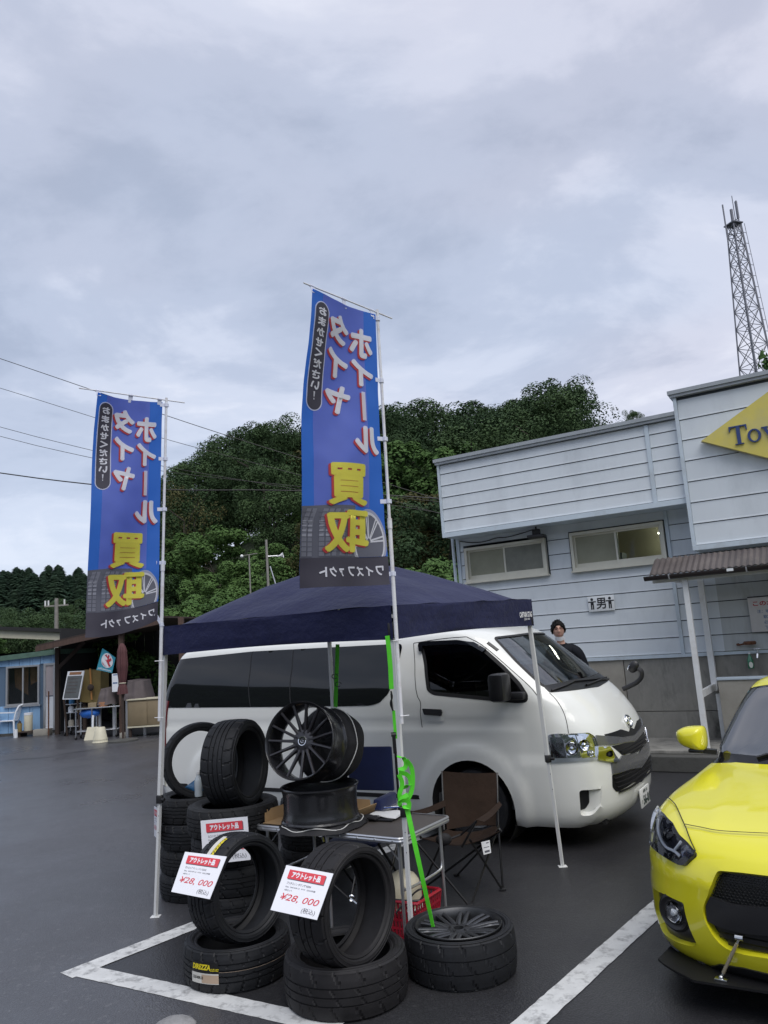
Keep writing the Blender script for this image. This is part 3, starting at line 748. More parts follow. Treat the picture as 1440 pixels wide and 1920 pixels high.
mb = MB(); letter(mb, [[(.36, .04), (.54, .04), (.54, .94), (.36, .94)], [(.24, 0), (.66, 0), (.66, .045), (.24, .045)], [(.02, .93), (.88, .93), (.88, 1.0), (.02, 1.0)], [(.02, .72), (.06, .72), (.12, .935), (.02, .935)], [(.84, .72), (.88, .72), (.88, .935), (.78, .935)]], lx, lz); mb.build('letter', M_navy, dia, 0)
mb = MB(); n = 28; oc = (lx + 1.18 * LH, lz + .33 * LH)
o_ = [(oc[0] + .32 * LH * math.cos(2 * PI * i / n), oc[1] + .35 * LH * math.sin(2 * PI * i / n)) for i in range(n)]; i_ = [(oc[0] + .19 * LH * math.cos(2 * PI * i / n), oc[1] + .29 * LH * math.sin(2 * PI * i / n)) for i in range(n)]
vs = [(p[0], -.125, p[1]) for p in o_] + [(p[0], -.125, p[1]) for p in i_] + [(p[0], -.10, p[1]) for p in o_] + [(p[0], -.10, p[1]) for p in i_]
mb.add(vs, [(i, (i + 1) % n, n + (i + 1) % n, n + i) for i in range(n)] + [(i, 2 * n + i, 2 * n + (i + 1) % n, (i + 1) % n) for i in range(n)] + [(n + i, n + (i + 1) % n, 3 * n + (i + 1) % n, 3 * n + i) for i in range(n)]); mb.build('letter', M_navy, dia, 0)
mb = MB(); letter(mb, [[(1.60, .66), (1.78, .66), (1.98, .02), (1.90, .0)], [(1.98, .02), (1.90, 0), (2.08, .66), (2.16, .66)], [(1.54, .64), (1.86, .64), (1.86, .69), (1.54, .69)]], lx, lz); mb.build('letter', M_navy, dia, 0)
# work light and its cable under the soffit
fl = bl(1006, 1003, -.25)
fl0 = empty('flood_light', BM @ Vector((fl.x, -.25, fl.z)), BR, 'black floodlight hanging under the overhang between the two windows', 'lamp')
mb = MB(); mb.bbox((-.13, -.1, -.05), (.13, .1, .0), .012); mb.build('lamp_head', M_black, fl0)
mb = MB(); mb.bbox((-.06, -.04, .0), (.06, .04, .09), .01); mb.bar((0, 0, .09), (0, 0, UB - fl.z - .013), .02, .02); mb.build('bracket', M_black, fl0)
cpts = [bl(*p, -.03) for p in ((862, 1015), (885, 1018), (910, 1016), (930, 1008), (950, 1008), (975, 1001), (1000, 993))]
tag(MB().tube([BM @ p for p in chaikin(cpts, 2, False)], .008, 5).build('power_cable', M_black), 'black cable running along the wall to the floodlight', 'cable')
tag(MB().tube([BM @ Vector((S0 - .1, -.05, 3.6)), BM @ Vector((S0 - .1, -.05, 1.4)), BM @ Vector((S0 - .1, -.05, .3))], .025, 8).build('drain_pipe', M_trim), 'thin drain pipe down the left corner of the pale blue building', 'pipe')
# ================================================================== tyres and rims (shared shapes)
def rubber(name, col, rough=0.62, var=.25):
    return mat(name, col, rough, spec=0.42, var=var, vscale=14, dirt=tuple(c * 2.2 for c in col), dscale=6, damt=.35, bump=.12, bscale=220, bdist=.002)
M_rub = rubber('tyre_rubber', (0.0085, 0.0095, 0.012)); M_rub2 = rubber('worn_tyre_rubber', (0.0115, 0.0122, 0.014), .7); M_rub3 = rubber('brownish_tyre_rubber', (0.0115, 0.0108, 0.0122), .64)
def tyre_mesh(name, Ro, W, Ri, style, mats, N=264):
    """axis = local z, lying flat, centred"""
    h = W / 2; gd = .0075
    tw = h * .80
    gro = {0: (-.52, -.18, .18, .52), 1: (-.42, 0.0, .42), 2: (-.6, -.25, .1, .45), 3: (-.35, .35)}[style]
    prof = []                                                       # (r, z, kind) from the lower bead round to the upper bead
    side = [(Ri, -h * .78), (Ri + .004, -h * .86), (Ri + .014, -h * .90), (Ri + .020, -h * .885), (lerp(Ri, Ro, .35), -h * .985), (lerp(Ri, Ro, .5), -h), (lerp(Ri, Ro, .515), -h * 1.012), (lerp(Ri, Ro, .53), -h), (lerp(Ri, Ro, .72), -h * .985), (lerp(Ri, Ro, .74), -h * .997), (lerp(Ri, Ro, .76), -h * .975), (Ro - .022, -h * .945)]
    for r, z in side: prof.append((r, z, 's'))
    prof.append((Ro - .010, -h * .89, 'e'))
    zs_ = []
    z = -tw
    nb = 4
    edges = [-1.0] + [g for g in gro] + [1.0]
    for i in range(len(edges) - 1):
        a, b = edges[i] * tw, edges[i + 1] * tw; gw = .0042
        if i > 0: a += gw
        if i < len(edges) - 2: b -= gw
        for k in range(4): zs_.append((lerp(a, b, k / 3), 'b', i))
        if i < len(edges) - 2: zs_ += [(b + .0012, 'g', i), (b + 2 * gw - .0012, 'g', i)]
    for z, kd, i in zs_:
        crown = Ro - .006 * (z / tw) ** 2 - (.003 if abs(z) > tw * .97 else 0)
        prof.append((crown - (gd if kd == 'g' else 0), z, kd + str(i)))
    prof.append((Ro - .010, h * .89, 'e'))
    for r, z in side[::-1]: prof.append((r, -z, 's'))
    # inner liner
    prof += [(Ri + .012, h * .74, 'i'), (lerp(Ri, Ro, .5), h * .90, 'i'), (Ro - .022, h * .70, 'i'), (Ro - .016, 0, 'i'), (Ro - .022, -h * .70, 'i'), (lerp(Ri, Ro, .5), -h * .90, 'i'), (Ri + .012, -h * .74, 'i')]
    P = len(prof); vs = []; last = 'b' + str(len(edges) - 2)
    per = {0: 12, 1: 16, 2: 11, 3: 16}[style]
    for k in range(N):
        for j, (r, z, kd) in enumerate(prof):
            rr = r
            sh = int(round(abs(z) / h * {0: 4, 1: 10, 2: 7, 3: 15}[style]))
            ph = (k + (sh if z > 0 else -sh if style in (1, 3) else sh + 4)) % per
            if kd in ('b0', last, 'e'):
                if ph == 0 and abs(z) > tw * .62: rr -= .0095 if kd != 'e' else .011
            elif kd[0] == 'b' and style in (1, 2, 3) and ph == per // 2 and abs(z) > .01: rr -= .0075
            elif kd[0] == 'b' and style == 0 and (k + j) % per == 3 and j % 4 == 1: rr -= .0065
            a = 2 * PI * k / N; vs.append((rr * math.cos(a), rr * math.sin(a), z))
    fs = []; mi = []
    for k in range(N):
        q = (k + 1) % N
        for j in range(P):
            j2 = (j + 1) % P; fs.append((k * P + j, q * P + j, q * P + j2, k * P + j2))
    me = bpy.data.meshes.new(name); me.from_pydata(vs, [], fs); me.materials.append(mats)
    me.polygons.foreach_set('use_smooth', [True] * len(fs)); me.set_sharp_from_angle(angle=R(24)); me.update(); return me
def rim_parts(parent, Rr, W, m_face, m_barrel, spokes, twin=False, disc_z=.07, concave=.03, sw=.022, m_cap=None, lip=None):
    """alloy wheel about local z (face up): barrel, spokes, hub, cap"""
    h = W / 2
    pr = [(Rr - .0, h), (Rr + .004, h - .004), (Rr + .004, h - .010), (Rr - .006, h - .020), (Rr - .008, h - .045), (Rr - .014, h - .060), (Rr - .016, 0), (Rr - .012, -h + .05), (Rr - .006, -h + .02), (Rr + .004, -h + .010), (Rr + .004, -h + .003), (Rr - .004, -h), (Rr - .010, -h + .012), (Rr - .018, -h + .05), (Rr - .022, 0), (Rr - .022, h - .08), (Rr - .018, h - .045), (Rr - .010, h - .010)]
    MB().lathe(pr, 72, None, True).build('barrel', m_barrel, parent, 40)
    zr = h - .018; zh = zr - concave
    mbm = None
    for i in range(spokes):
        mb = MB(); th = 2 * PI * i / spokes; M = Matrix.Rotation(th, 4, 'Z')
        arms = [(-1,), (1,)] if twin else [(0,)]
        for (s_,) in arms:
            n = 7; vs = []
            for k in range(n + 1):
                t = k / n; r = lerp(.055, Rr - .014, t); z = lerp(zh, zr, t ** 1.5) + (.006 * math.sin(t * PI))
                w = lerp(sw * 1.35, sw, t) * (1.25 if t > .93 else 1) * .5; y = s_ * (.004 + .050 * t ** 1.15) + 0
                dp = lerp(.04, .022, t)
                vs += [M @ Vector((r, y - w, z - .006)), M @ Vector((r, y - w * .45, z)), M @ Vector((r, y + w * .45, z)), M @ Vector((r, y + w, z - .006)), M @ Vector((r, y + w * .8, z - dp)), M @ Vector((r, y - w * .8, z - dp))]
            fs = []
            for k in range(n): fs += [(k * 6 + e, k * 6 + (e + 1) % 6, k * 6 + 6 + (e + 1) % 6, k * 6 + 6 + e) for e in range(6)]
            fs += [tuple(range(6)), tuple(range(n * 6, n * 6 + 6))]; mb.add(vs, fs)
        mb.build('spoke', m_face, parent, 40)
    mb = MB(); mb.lathe([(.030, zh + .006), (.052, zh + .004), (.078, zh - .004), (.085, zh - .02), (.080, zh - .05), (.03, zh - .05)], 40, None, True); hub = mb.build('hub', m_face, parent, 40)
    for i in range(5):
        a = 2 * PI * i / 5; MB().lathe([(.0075, zh + .007), (.0085, zh + .005), (.0085, zh - .01)], 10, Matrix.Translation((.052 * math.cos(a), .052 * math.sin(a), .001))).build('bolt_hole', M_black, hub)
    if m_cap:
        MB().lathe([(.026, zh + .010), (.031, zh + .011), (.034, zh + .006), (.034, zh - .01), (.024, zh + .003), (0, zh + .004)], 32).build('cap_ring', m_cap, hub)
        MB().lathe([(.0, zh + .0062), (.022, zh + .0062), (.025, zh + .003)], 24).build('cap_disc', M_black, hub)
        mb = MB(); mb.tube([(.012 * math.cos(a), .012 * math.sin(a), zh + .0075) for a in [R(40 + i * 20) for i in range(15)]], .0018, 5); mb.tube([(.0, 0, zh + .0075), (.013, -.001, zh + .0075)], .0018, 5); mb.build('cap_emblem', m_cap, hub)
    return hub

# ================================================================== the white van
VR = R(-31.0)
_P = gnd(885, 1585); V0 = Vector((0.6, 7.52, 0)) + azdir(31) * .94
VM = Matrix.Translation(V0) @ Matrix.Rotation(VR, 4, 'Z')
def vrow(zc, xf, W, xr, xc=.62, ar=.28, n=3.0, zs=None):
    return dict(zc=zc, zs=zc if zs is None else zs, zr=zc, xf=xf, W=W, xr=xr, af=max(.02, xf - xc), ar=ar, n=n)
vrows = [vrow(.20, 1.24, .865, -4.12, n=3.3), vrow(.25, 1.31, .905, -4.17, n=3.4), vrow(.36, 1.355, .928, -4.21, n=3.5), vrow(.55, 1.365, .938, -4.22, n=3.5), vrow(.76, 1.35, .94, -4.22, n=3.5), vrow(.92, 1.32, .94, -4.22, n=3.4), vrow(1.04, 1.275, .94, -4.215, n=3.3),
         vrow(1.18, 1.19, .936, -4.20), vrow(1.30, 1.075, .930, -4.185, .60), vrow(1.36, 1.01, .922, -4.175, .52), vrow(1.50, .85, .900, -4.14, .36), vrow(1.70, .615, .862, -4.06, .14, .3), vrow(1.86, .42, .828, -3.98, -.05, .3),
         vrow(1.925, .315, .808, -3.93, -.15, .35), vrow(1.965, .19, .77, -3.86, -.3, .4), vrow(1.99, .02, .69, -3.75, -.5, .4, 2.6), vrow(2.01, -.25, .52, -3.5, -.8, .4, 2.4), vrow(2.02, -.7, .26, -3.1, -1.1, .3, 2.2), vrow(2.022, -1.2, .02, -2.5, -1.25, .05, 2)]
SH = Shell(vrows, 1.25, 4.2, .9, VM)
M_vw = mat('pearl_white_car_paint', (0.76, 0.77, 0.74), 0.32, coat=.8, spec=.5, var=.012, vscale=2)
M_vglass = mat('privacy_glass', (0.006, 0.007, 0.009), 0.03, spec=.55)
M_rubber = mat('black_seal', (0.010, 0.010, 0.011), .6)
M_gap = mat('panel_gap', (0.012, 0.012, 0.013), .8)
M_chrome = mat('chrome', (0.82, 0.83, 0.85), .06, metal=1.0)
M_dchrome = mat('dark_chrome', (0.30, 0.31, 0.335), .20, metal=1.0)
M_bar = mat('smoked_chrome', (0.17, 0.175, 0.19), .26, metal=.5, coat=.5)
M_clear = glass_mat('tinted_windscreen', (0.80, 0.88, 0.85), .02, 3.0)
M_door = glass_mat('tinted_door_glass', (0.14, 0.15, 0.16), .02)
M_lens = glass_mat('clear_lens', (0.93, 0.95, 0.97), .02)
M_grille = mat('grille_black', (0.010, 0.0105, 0.012), .35)
M_plate = mat('number_plate', (0.72, 0.73, 0.72), .4); M_pgreen = mat('plate_dark_green', (0.012, 0.035, 0.03), .5)
M_dash = mat('van_interior', (0.15, 0.155, 0.16), .8); M_seat = mat('grey_seat_cloth', (0.13, 0.13, 0.14), .9)
M_redthing = mat('red_cloth', (0.30, 0.02, 0.02), .8)
M_paper = mat('white_paper', (0.75, 0.76, 0.76), .7)
M_orange = mat('orange_lens', (0.5, 0.16, 0.02), .2)
van = empty('delivery_van', V0, VR, 'long white passenger van parked in front of the pale blue building', 'van')

U1, V1 = SH.U1, SH.V1
def half(pts, r=0.0):                                               # near half, given from the top centre line to the bottom centre line
    q = [SH.hit(*p) for p in pts]; q[0].x = 0; q[-1].x = 0
    full = q + [Vector((-p.x, p.y)) for p in q[-2:0:-1]]
    return round_poly(full, r, 4) if r else full
ws = half([(985, 1188.5), (926, 1196), (968, 1240), (1003, 1273), (1020, 1288), (1072, 1277), (1120, 1267)], .05)
cowl_ = half([(1120, 1266), (1072, 1276), (1019, 1287), (1030, 1298.5), (1072, 1295), (1107, 1290), (1140, 1282)], .02)
dw = SH.poly([(789, 1206), (803, 1293), (813, 1300), (966, 1315), (985, 1313.5), (987, 1303), (973, 1282), (947, 1254), (909, 1220), (888, 1208), (857, 1203)], .035)
glass_l = SH.poly([(311, 1327), (313, 1300), (319, 1236), (327, 1231), (474, 1221.5), (752, 1207), (754, 1213), (751, 1227), (737, 1280), (727, 1302), (711, 1318), (694, 1323), (637, 1324.5)], .04)
lamp = SH.poly([(1029, 1377), (1045, 1375), (1101, 1374.5), (1112, 1382), (1118, 1399), (1117.5, 1423), (1072, 1427), (1032, 1429)], .015)
fog = SH.poly([(1086.7, 1483), (1105.6, 1482), (1107, 1507), (1098, 1522), (1088.5, 1525)], .015)
fogr = SH.poly([(1085.5, 1481), (1128, 1477.5), (1126, 1508), (1109, 1527), (1088, 1528)], .03)
mir = lambda poly: [Vector((-p.x, p.y)) for p in poly]
# wheel arches
def arch(xc, zc, r, side):
    pts = [(xc + r * math.cos(t), zc + r * math.sin(t)) for t in [PI * 1.25 - (PI * 1.5) * k / 30 for k in range(31)]]
    q = [SH.at(x, max(.02, z), side) for x, z in pts]
    q = [p for p in q]; q[0].y = -.0; q[-1].y = -.0
    return [Vector((p.x, max(p.y, 0.0))) for p in q]
WX, WXr = .04, -3.07
outer = [Vector((-U1, 0)), Vector((U1, 0)), Vector((U1, V1)), Vector((-U1, V1))]
def border(side):
    """bottom edge of the body with the two wheel openings cut out, from nose to tail"""
    out = []
    for xc in (WX, WXr):
        out += [(xc, p) for p in arch(xc, .34, .42, side)]
    return [p for _, p in out]
bottom = [Vector((-U1, 0))] + mir(border(1))[::-1] + border(1) + [Vector((U1, 0))]
outline = bottom + [Vector((U1, V1)), Vector((-U1, V1))]
def fine(p):
    """raised flare round the wheels"""
    P_ = SH.pos(p.x, p.y)
    d = 0.0
    if abs(P_.y) > .8:
        for xc in (WX, WXr):
            r = math.hypot(P_.x - xc, P_.z - .34)
            d = max(d, .022 * smooth((.60 - r) / .09) * (1 if r > .3 else 1))
        if P_.x > .45: d += .016 * smooth((.765 - P_.z) / .02) * smooth((P_.x - .45) / .1)
        if P_.z > .5 and P_.x < .62: d += -.011 * math.exp(-((P_.z - 1.085) / .014) ** 2)
        if P_.x < .6: d += .006 * smooth((1.10 - P_.z) / .05) * smooth((P_.z - .3) / .2)
    return d
body = SH.surf('body', M_vw, van, outline, [ws, dw, mir(dw), fogr, mir(fogr)], 0.0, 0.0, .05, fine)
body.data.set_sharp_from_angle(angle=R(50))
MB().box((-4.0, -.80, .30), (1.0, .80, .42)).build('floor_pan', M_dash, van, 0)
def ring(name, m, poly, w, parent=van, off=.002, h=0.0):
    return SH.line(name, m, parent, poly, w, off, True, .04, h)
# windscreen
wsn = SH.surf('windscreen', M_clear, van, ws, (), -.004, 0, .07); ring('windscreen_seal', M_rubber, ws, .03, wsn)
SH.surf('cowl_panel', M_grille, van, cowl_, (), .003, .006, .05)
# door windows
for sgn, nm in ((1, 'near'), (-1, 'far')):
    P_ = dw if sgn == 1 else mir(dw)
    g = SH.surf('door_window', M_door, van, P_, (), -.006, 0, .06); ring('window_seal', M_rubber, P_, .035, g)
    P_ = glass_l if sgn == 1 else mir(glass_l)
    g = SH.surf('side_window', M_vglass, van, P_, (), .004, .012, .06)
    for a, b in (((474.4, 1223), (470, 1325)), ((551, 1219), (545.4, 1324))):
        q = [SH.hit(*a), SH.hit(*b)]
        SH.line('window_divider', M_rubber, g, q if sgn == 1 else mir(q), .012, .0055)
# visor along the top of the door window
vz = SH.poly([(786, 1211), (788, 1205), (857, 1201), (890, 1206), (912, 1219), (906, 1224), (886, 1212), (857, 1209), (794, 1212), (793, 1222), (788, 1222)])
SH.surf('window_visor', M_vglass, van, vz, (), .03, .03, .05)
# panel gaps
for pts in ([(775.6, 1206), (776, 1220), (777.6, 1257), (783, 1315), (790.8, 1364), (802.5, 1405), (820, 1436), (829, 1452)], [(874.6, 1194), (905, 1209), (954.4, 1252), (985, 1279), (1003, 1297), (1013.5, 1323), (1020, 1393), (1027, 1518)], [(776, 1206), (830, 1197), (874, 1194)]):
    q = chaikin([SH.hit(*p) for p in pts], 2, False)
    for sgn in (1, -1): SH.line('door_gap', M_gap, van, q if sgn == 1 else mir(q), .007)
q = chaikin([SH.hit(*p) for p in ((1030, 1299), (1047.5, 1319), (1058, 1337.5), (1066, 1375))], 2, False)
for sgn in (1, -1): SH.line('bonnet_gap', M_gap, van, q if sgn == 1 else mir(q), .006)
q = [SH.hit(*p) for p in ((1031, 1431), (1072, 1429.5), (1119, 1426))]
for sgn in (1, -1): SH.line('bumper_gap', M_gap, van, q if sgn == 1 else mir(q), .006)
q = [SH.hit(*p) for p in ((1029, 1520), (1029.5, 1548))]
SH.line('bumper_gap', M_gap, van, q, .005)
q = [SH.at(x, .395) for x in (.60, .55, .5, .47)]
for xa, xb in ((.84, .48), (-.40, -2.62), (-3.52, -4.0)):
    q = [SH.at(lerp(xa, xb, k / 10), .40) for k in range(11)]
    for sgn in (1, -1): SH.line('sill_moulding', M_rubber, van, q if sgn == 1 else mir(q), .045, .001, False, .06, .010)
q = [SH.hit(*p) for p in ((914.5, 1205), (933.6, 1219.5))]; SH.line('pillar_vent', M_grille, van, q, .035, .002, False, .04, .006)
# door handle
hd_ = SH.poly([(793, 1328.5), (828, 1330), (830, 1336), (828, 1342), (797, 1340)], .01)
rc_ = SH.poly([(793, 1340), (831, 1343), (833, 1352), (800, 1352)], .015)
hb = SH.surf('door_handle', M_black, van, hd_, (), .022, .03, .03)
SH.surf('handle_recess', M_vw, hb, rc_, (), .0015, .0, .03)
# sliding door rail
q = [SH.hit(*p) for p in ((470, 1345), (620, 1346), (755, 1347))]
# headlamps
def headlamp(P_):
    b = SH.surf('headlamp', M_chrome, van, P_, (), .001, .004, .03)
    rnd = random.Random(4); tab = {}
    cx = sum(p.x for p in P_) / len(P_); cy = sum(p.y for p in P_) / len(P_); s_ = 1 if cx > 0 else -1
    def shr(k, dx=0, dy=0): return [Vector((cx + (p.x - cx) * k + dx, cy + (p.y - cy) * k + dy)) for p in P_]
    xs = [p.x * s_ for p in P_]; x0, x1 = min(xs), max(xs); ys = [p.y for p in P_]; y0, y1 = min(ys), max(ys)
    def cell(a0, a1, b0, b1): return [Vector((s_ * lerp(x0, x1, a), lerp(y0, y1, bb))) for a, bb in ((a0, b0), (a1, b0), (a1, b1), (a0, b1))]
    facet = lambda p: .008 * noise.noise(Vector((p.x * 14, p.y * 14, 1)))
    for c, mm in (((.08, .34, .12, .9), M_chrome), ((.36, .62, .14, .92), M_chrome), ((.64, .92, .14, .86), M_dchrome)): SH.surf('reflector', mm, b, cell(*c), (), .006, .003, .018, facet)
    0 and SH.surf('indicator', M_orange, b, cell(.70, .80, .35, .62), (), .016, .003, .03)
    def bulb(a, bb, r):
        u, v = s_ * lerp(x0, x1, a), lerp(y0, y1, bb); p = SH.pos(u, v); n = SH.nrm(u, v); Mq = Matrix.Translation(p + n * .008) @ n.to_track_quat('Z', 'Y').to_matrix().to_4x4()
        MB().lathe([(r, .012), (r * .94, .014), (r * .7, .006), (r * .35, .002), (r * .3, .012), (0, .016)], 20, Mq).build('bulb', M_chrome, b)
    bulb(.24, .55, .050); bulb(.5, .45, .055); bulb(.16, .25, .028)
    SH.surf('lens', M_lens, b, shr(1.0), (), .030, .028, .04)
headlamp(lamp); headlamp(mir(lamp))
# grille
g1 = half([(1186, 1361), (1179, 1372), (1163, 1367.5), (1132.7, 1377), (1139, 1388), (1165, 1384), (1196, 1374)])
SH.surf('upper_grille', M_grille, van, g1, (), .003, .006, .04)
b1 = half([(1196, 1374), (1165, 1383), (1116, 1379), (1118, 1398), (1142, 1396.5), (1170, 1392), (1201, 1382)])
SH.surf('grille_bar', M_bar, van, b1, (), .018, .02, .04)
g2 = half([(1203, 1383), (1172, 1393), (1146, 1399), (1166, 1415.5), (1190, 1410), (1210, 1400)])
gm = SH.surf('grille_mesh', M_grille, van, g2, (), .004, .006, .04)
for k in range(3):
    v = lerp(g2[0].y, g2[5].y, .2 + .3 * k); w_ = max(p.x for p in g2) * (.80 - .08 * k)
    SH.line('slat', M_grille, gm, [Vector((lerp(-w_, w_, i / 12), v)) for i in range(13)], .012, .004, False, .06, .016)
cl = SH.poly([(1118, 1400.5), (1139, 1400), (1159, 1426), (1150, 1430), (1119, 1424.5)], .008)
for P_ in (cl, mir(cl)): SH.surf('chrome_trim', M_chrome, van, P_, (), .022, .025, .02, lambda p: .006 * math.sin(p.y * 40))
b2 = half([(1211, 1402), (1188, 1412), (1164, 1417), (1157, 1427), (1145, 1431), (1147, 1451), (1180, 1442), (1222, 1421)], .0)
SH.surf('grille_bar', M_bar, van, b2, (), .016, .02, .04)
g3 = half([(1222, 1422), (1180, 1443), (1147, 1453), (1148, 1476), (1155, 1484.5), (1187, 1466.5), (1222, 1447)], .015)
gm = SH.surf('lower_grille', M_grille, van, g3, (), .004, .006, .04)
for k in range(4):
    v = lerp(min(p.y for p in g3), max(p.y for p in g3), .15 + .22 * k); w_ = max(p.x for p in g3) * (.9 + .02 * k)
    SH.line('slat', M_black, gm, [Vector((lerp(-w_, w_, i / 12), v)) for i in range(13)], .012, .004, False, .06, .015)
fu0, fu1 = min(p.x for p in fogr), max(p.x for p in fogr)
def fdep(p): return -.003 - .060 * smooth((abs(p.x) - fu0) / (fu1 - fu0)) ** .8
for s_ in (1, -1):
    P_ = fogr if s_ == 1 else mir(fogr)
    f_ = SH.surf('fog_recess', M_vw, van, P_, (), 0, 0, .02, fdep)
    q = resample(P_, .02); vs = []
    for p in q: c, n = SH.pos(p.x, p.y), SH.nrm(p.x, p.y); vs += [c + n * fine(p), c + n * fdep(p)]
    n_ = len(q); MB().add(vs, [(2 * i, 2 * i + 1, 2 * ((i + 1) % n_) + 1, 2 * ((i + 1) % n_)) for i in range(n_)]).build('fog_wall', M_vw, f_, 40)
    SH.surf('fog_grille', M_grille, f_, fog if s_ == 1 else mir(fog), (), .006, 0, .03, fdep)
# emblem and number plate
eu = SH.hit(1175, 1353); eu.x = 0; ep = SH.pos(0, eu.y); en = SH.nrm(0, eu.y)
EM = Matrix.Translation(ep + en * .012) @ Matrix(((0, 0, 1, 0), (1, 0, 0, 0), (0, 1, 0, 0), (0, 0, 0, 1)))
EM = Matrix.Translation(ep + en * .012) @ (en.to_track_quat('Z', 'Y').to_matrix().to_4x4())
emb = empty('emblem', (0, 0, 0)); emb.parent = van
def ell(a, b, cx=0, cy=0): return [EM @ Vector((cx + a * math.cos(2 * PI * i / 28), cy + b * math.sin(2 * PI * i / 28), 0)) for i in range(28)]
mb = MB(); mb.tube(ell(.082, .055), .008, 6, closed=True); mb.tube(ell(.026, .050, 0, .002), .006, 6, closed=True); mb.tube(ell(.058, .022, 0, .026), .006, 6, closed=True)
bpy.data.objects.remove(emb); mb.build('emblem', M_chrome, van)
pu = SH.hit(1207, 1487); pz = SH.pos(0, pu.y)
PM = Matrix.Translation((pz.x + .035, 0, pz.z)) @ Matrix.Rotation(PI / 2, 4, 'Z')      # local x across the car
mb = MB(); mb.bbox((-.165, -.008, -.0825), (.165, .006, .0825), .004, PM); pl = mb.build('number_plate', M_plate, van)
def ptext(body, w, h, x, z, bold=.02):
    vs, fs = text_span(body, w, h, bold); mbt = MB(); mbt.add([PM @ Vector((v[0] + x, -.0105, v[1] + z)) for v in vs], fs); return mbt.build('plate_lettering', M_pgreen, pl, 0)
ptext('56-01', .24, .085, .03, -.022, .03); ptext('福島 332', .16, .032, .0, .055, .015); ptext('さ', .028, .03, -.135, -.025, .02)
0 and SH.line('bumper_lip', M_vw, van, [Vector((lerp(-.9, .9, i / 20), SH.at(.6, .34).y)) for i in range(21)], .05, .0, False, .06, .012)
# wheels
tm = tyre_mesh('van_tyre', .335, .2, .20, 3, M_rub, 96)
M_steelw = mat('steel_wheel', (0.20, 0.21, 0.22), .35, metal=.7)
for x in (WX, WXr):
    for s_ in (-1, 1):
        w = link('wheel', tm, van, (x, s_ * .80, .335), (PI / 2 if s_ < 0 else -PI / 2, 0, 0))
        MB().lathe([(.20, .07), (.195, .085), (.18, .06), (.15, .04), (.10, .055), (.06, .06), (.04, .075), (0, .078)], 40).build('rim', M_steelw, w)
        mb = MB()
        for i in range(8):
            a = 2 * PI * i / 8; mb = MB(); mb.lathe([(0, .052), (.018, .052), (.02, .045)], 10, Matrix.Translation((.14 * math.cos(a), .14 * math.sin(a), 0))); mb.build('rim_hole', M_black, w)
    for s_ in (-1, 1):
        mb = MB(); n = 24
        vs = []
        for k in range(n + 1):
            t = -.25 * PI + 1.5 * PI * k / n; cx, cz = x + .43 * math.cos(t), .34 + .43 * math.sin(t); vs += [(cx, s_ * .93, cz), (cx, s_ * .55, cz)]
        mb.add(vs, [(2 * i, 2 * i + 1, 2 * i + 3, 2 * i + 2) for i in range(n)]); mb.add([(x + .43 * math.cos(2 * PI * k / 20), s_ * .56, .34 + .43 * math.sin(2 * PI * k / 20)) for k in range(20)], [tuple(range(20))])
        mb.build('wheel_well', M_gap, van, 0)
mb = MB(); mb.box((.9, -.7, .2), (1.2, .7, .3)); mb.box((-4.1, -.8, .22), (-3.6, .8, .32)); mb.box((-2.6, -.86, .2), (-.45, .86, .3)); mb.build('underbody', M_gap, van, 0)
# mirrors
m1 = SH.at(.62, 1.38)
mb = MB(); mb.bbox((.40, -1.20, 1.30), (.56, -.985, 1.55), .04); mb.bbox((.45, -1.0, 1.30), (.66, -.88, 1.37), .02); mb.build('door_mirror', M_black, van)
mb = MB(); mb.bbox((.40, .985, 1.30), (.56, 1.20, 1.55), .04); mb.bbox((.45, .88, 1.30), (.66, 1.0, 1.37), .02); mb.build('door_mirror', M_black, van)
# the looped wing mirror on the far front corner
def vl(px, py, y):
    return VM.inverted() @ on_plane(px, py, VM @ Vector((0, y, 0)), VM.to_3x3() @ Vector((0, 1, 0)))
arm = [vl(*p, .80) for p in ((1168, 1292), (1180, 1287), (1196, 1279), (1204, 1268), (1203, 1257), (1196, 1254))]
fmr = MB().tube(chaikin(arm, 2, False), .024, 8).build('wing_mirror_arm', M_black, van)
c0 = vl(1188, 1250, .8)
MB().ball(c0, .07, 14, 8, (.75, .5, 1.0), Matrix.Translation(c0) @ Matrix.Rotation(R(35), 4, 'Y') @ Matrix.Translation(-c0)).build('mirror_shell', M_black, fmr)
mc = c0 + Vector((-.045, -.0, .0))
MB().ball(mc, .055, 14, 8, (.22, .42, .9), Matrix.Translation(mc) @ Matrix.Rotation(R(35), 4, 'Y') @ Matrix.Translation(-mc)).build('mirror_glass', M_chrome, fmr)
# wipers
for a, b, c in (((1034, 1296), (1075, 1279), (1140, 1266)), ((1098, 1286), (1125, 1276), (1146, 1267))):
    q = [SH.hit(*a), SH.hit(*b), SH.hit(*c)]; SH.line('wiper', M_black, van, q, .016, .004, False, .05, .022)
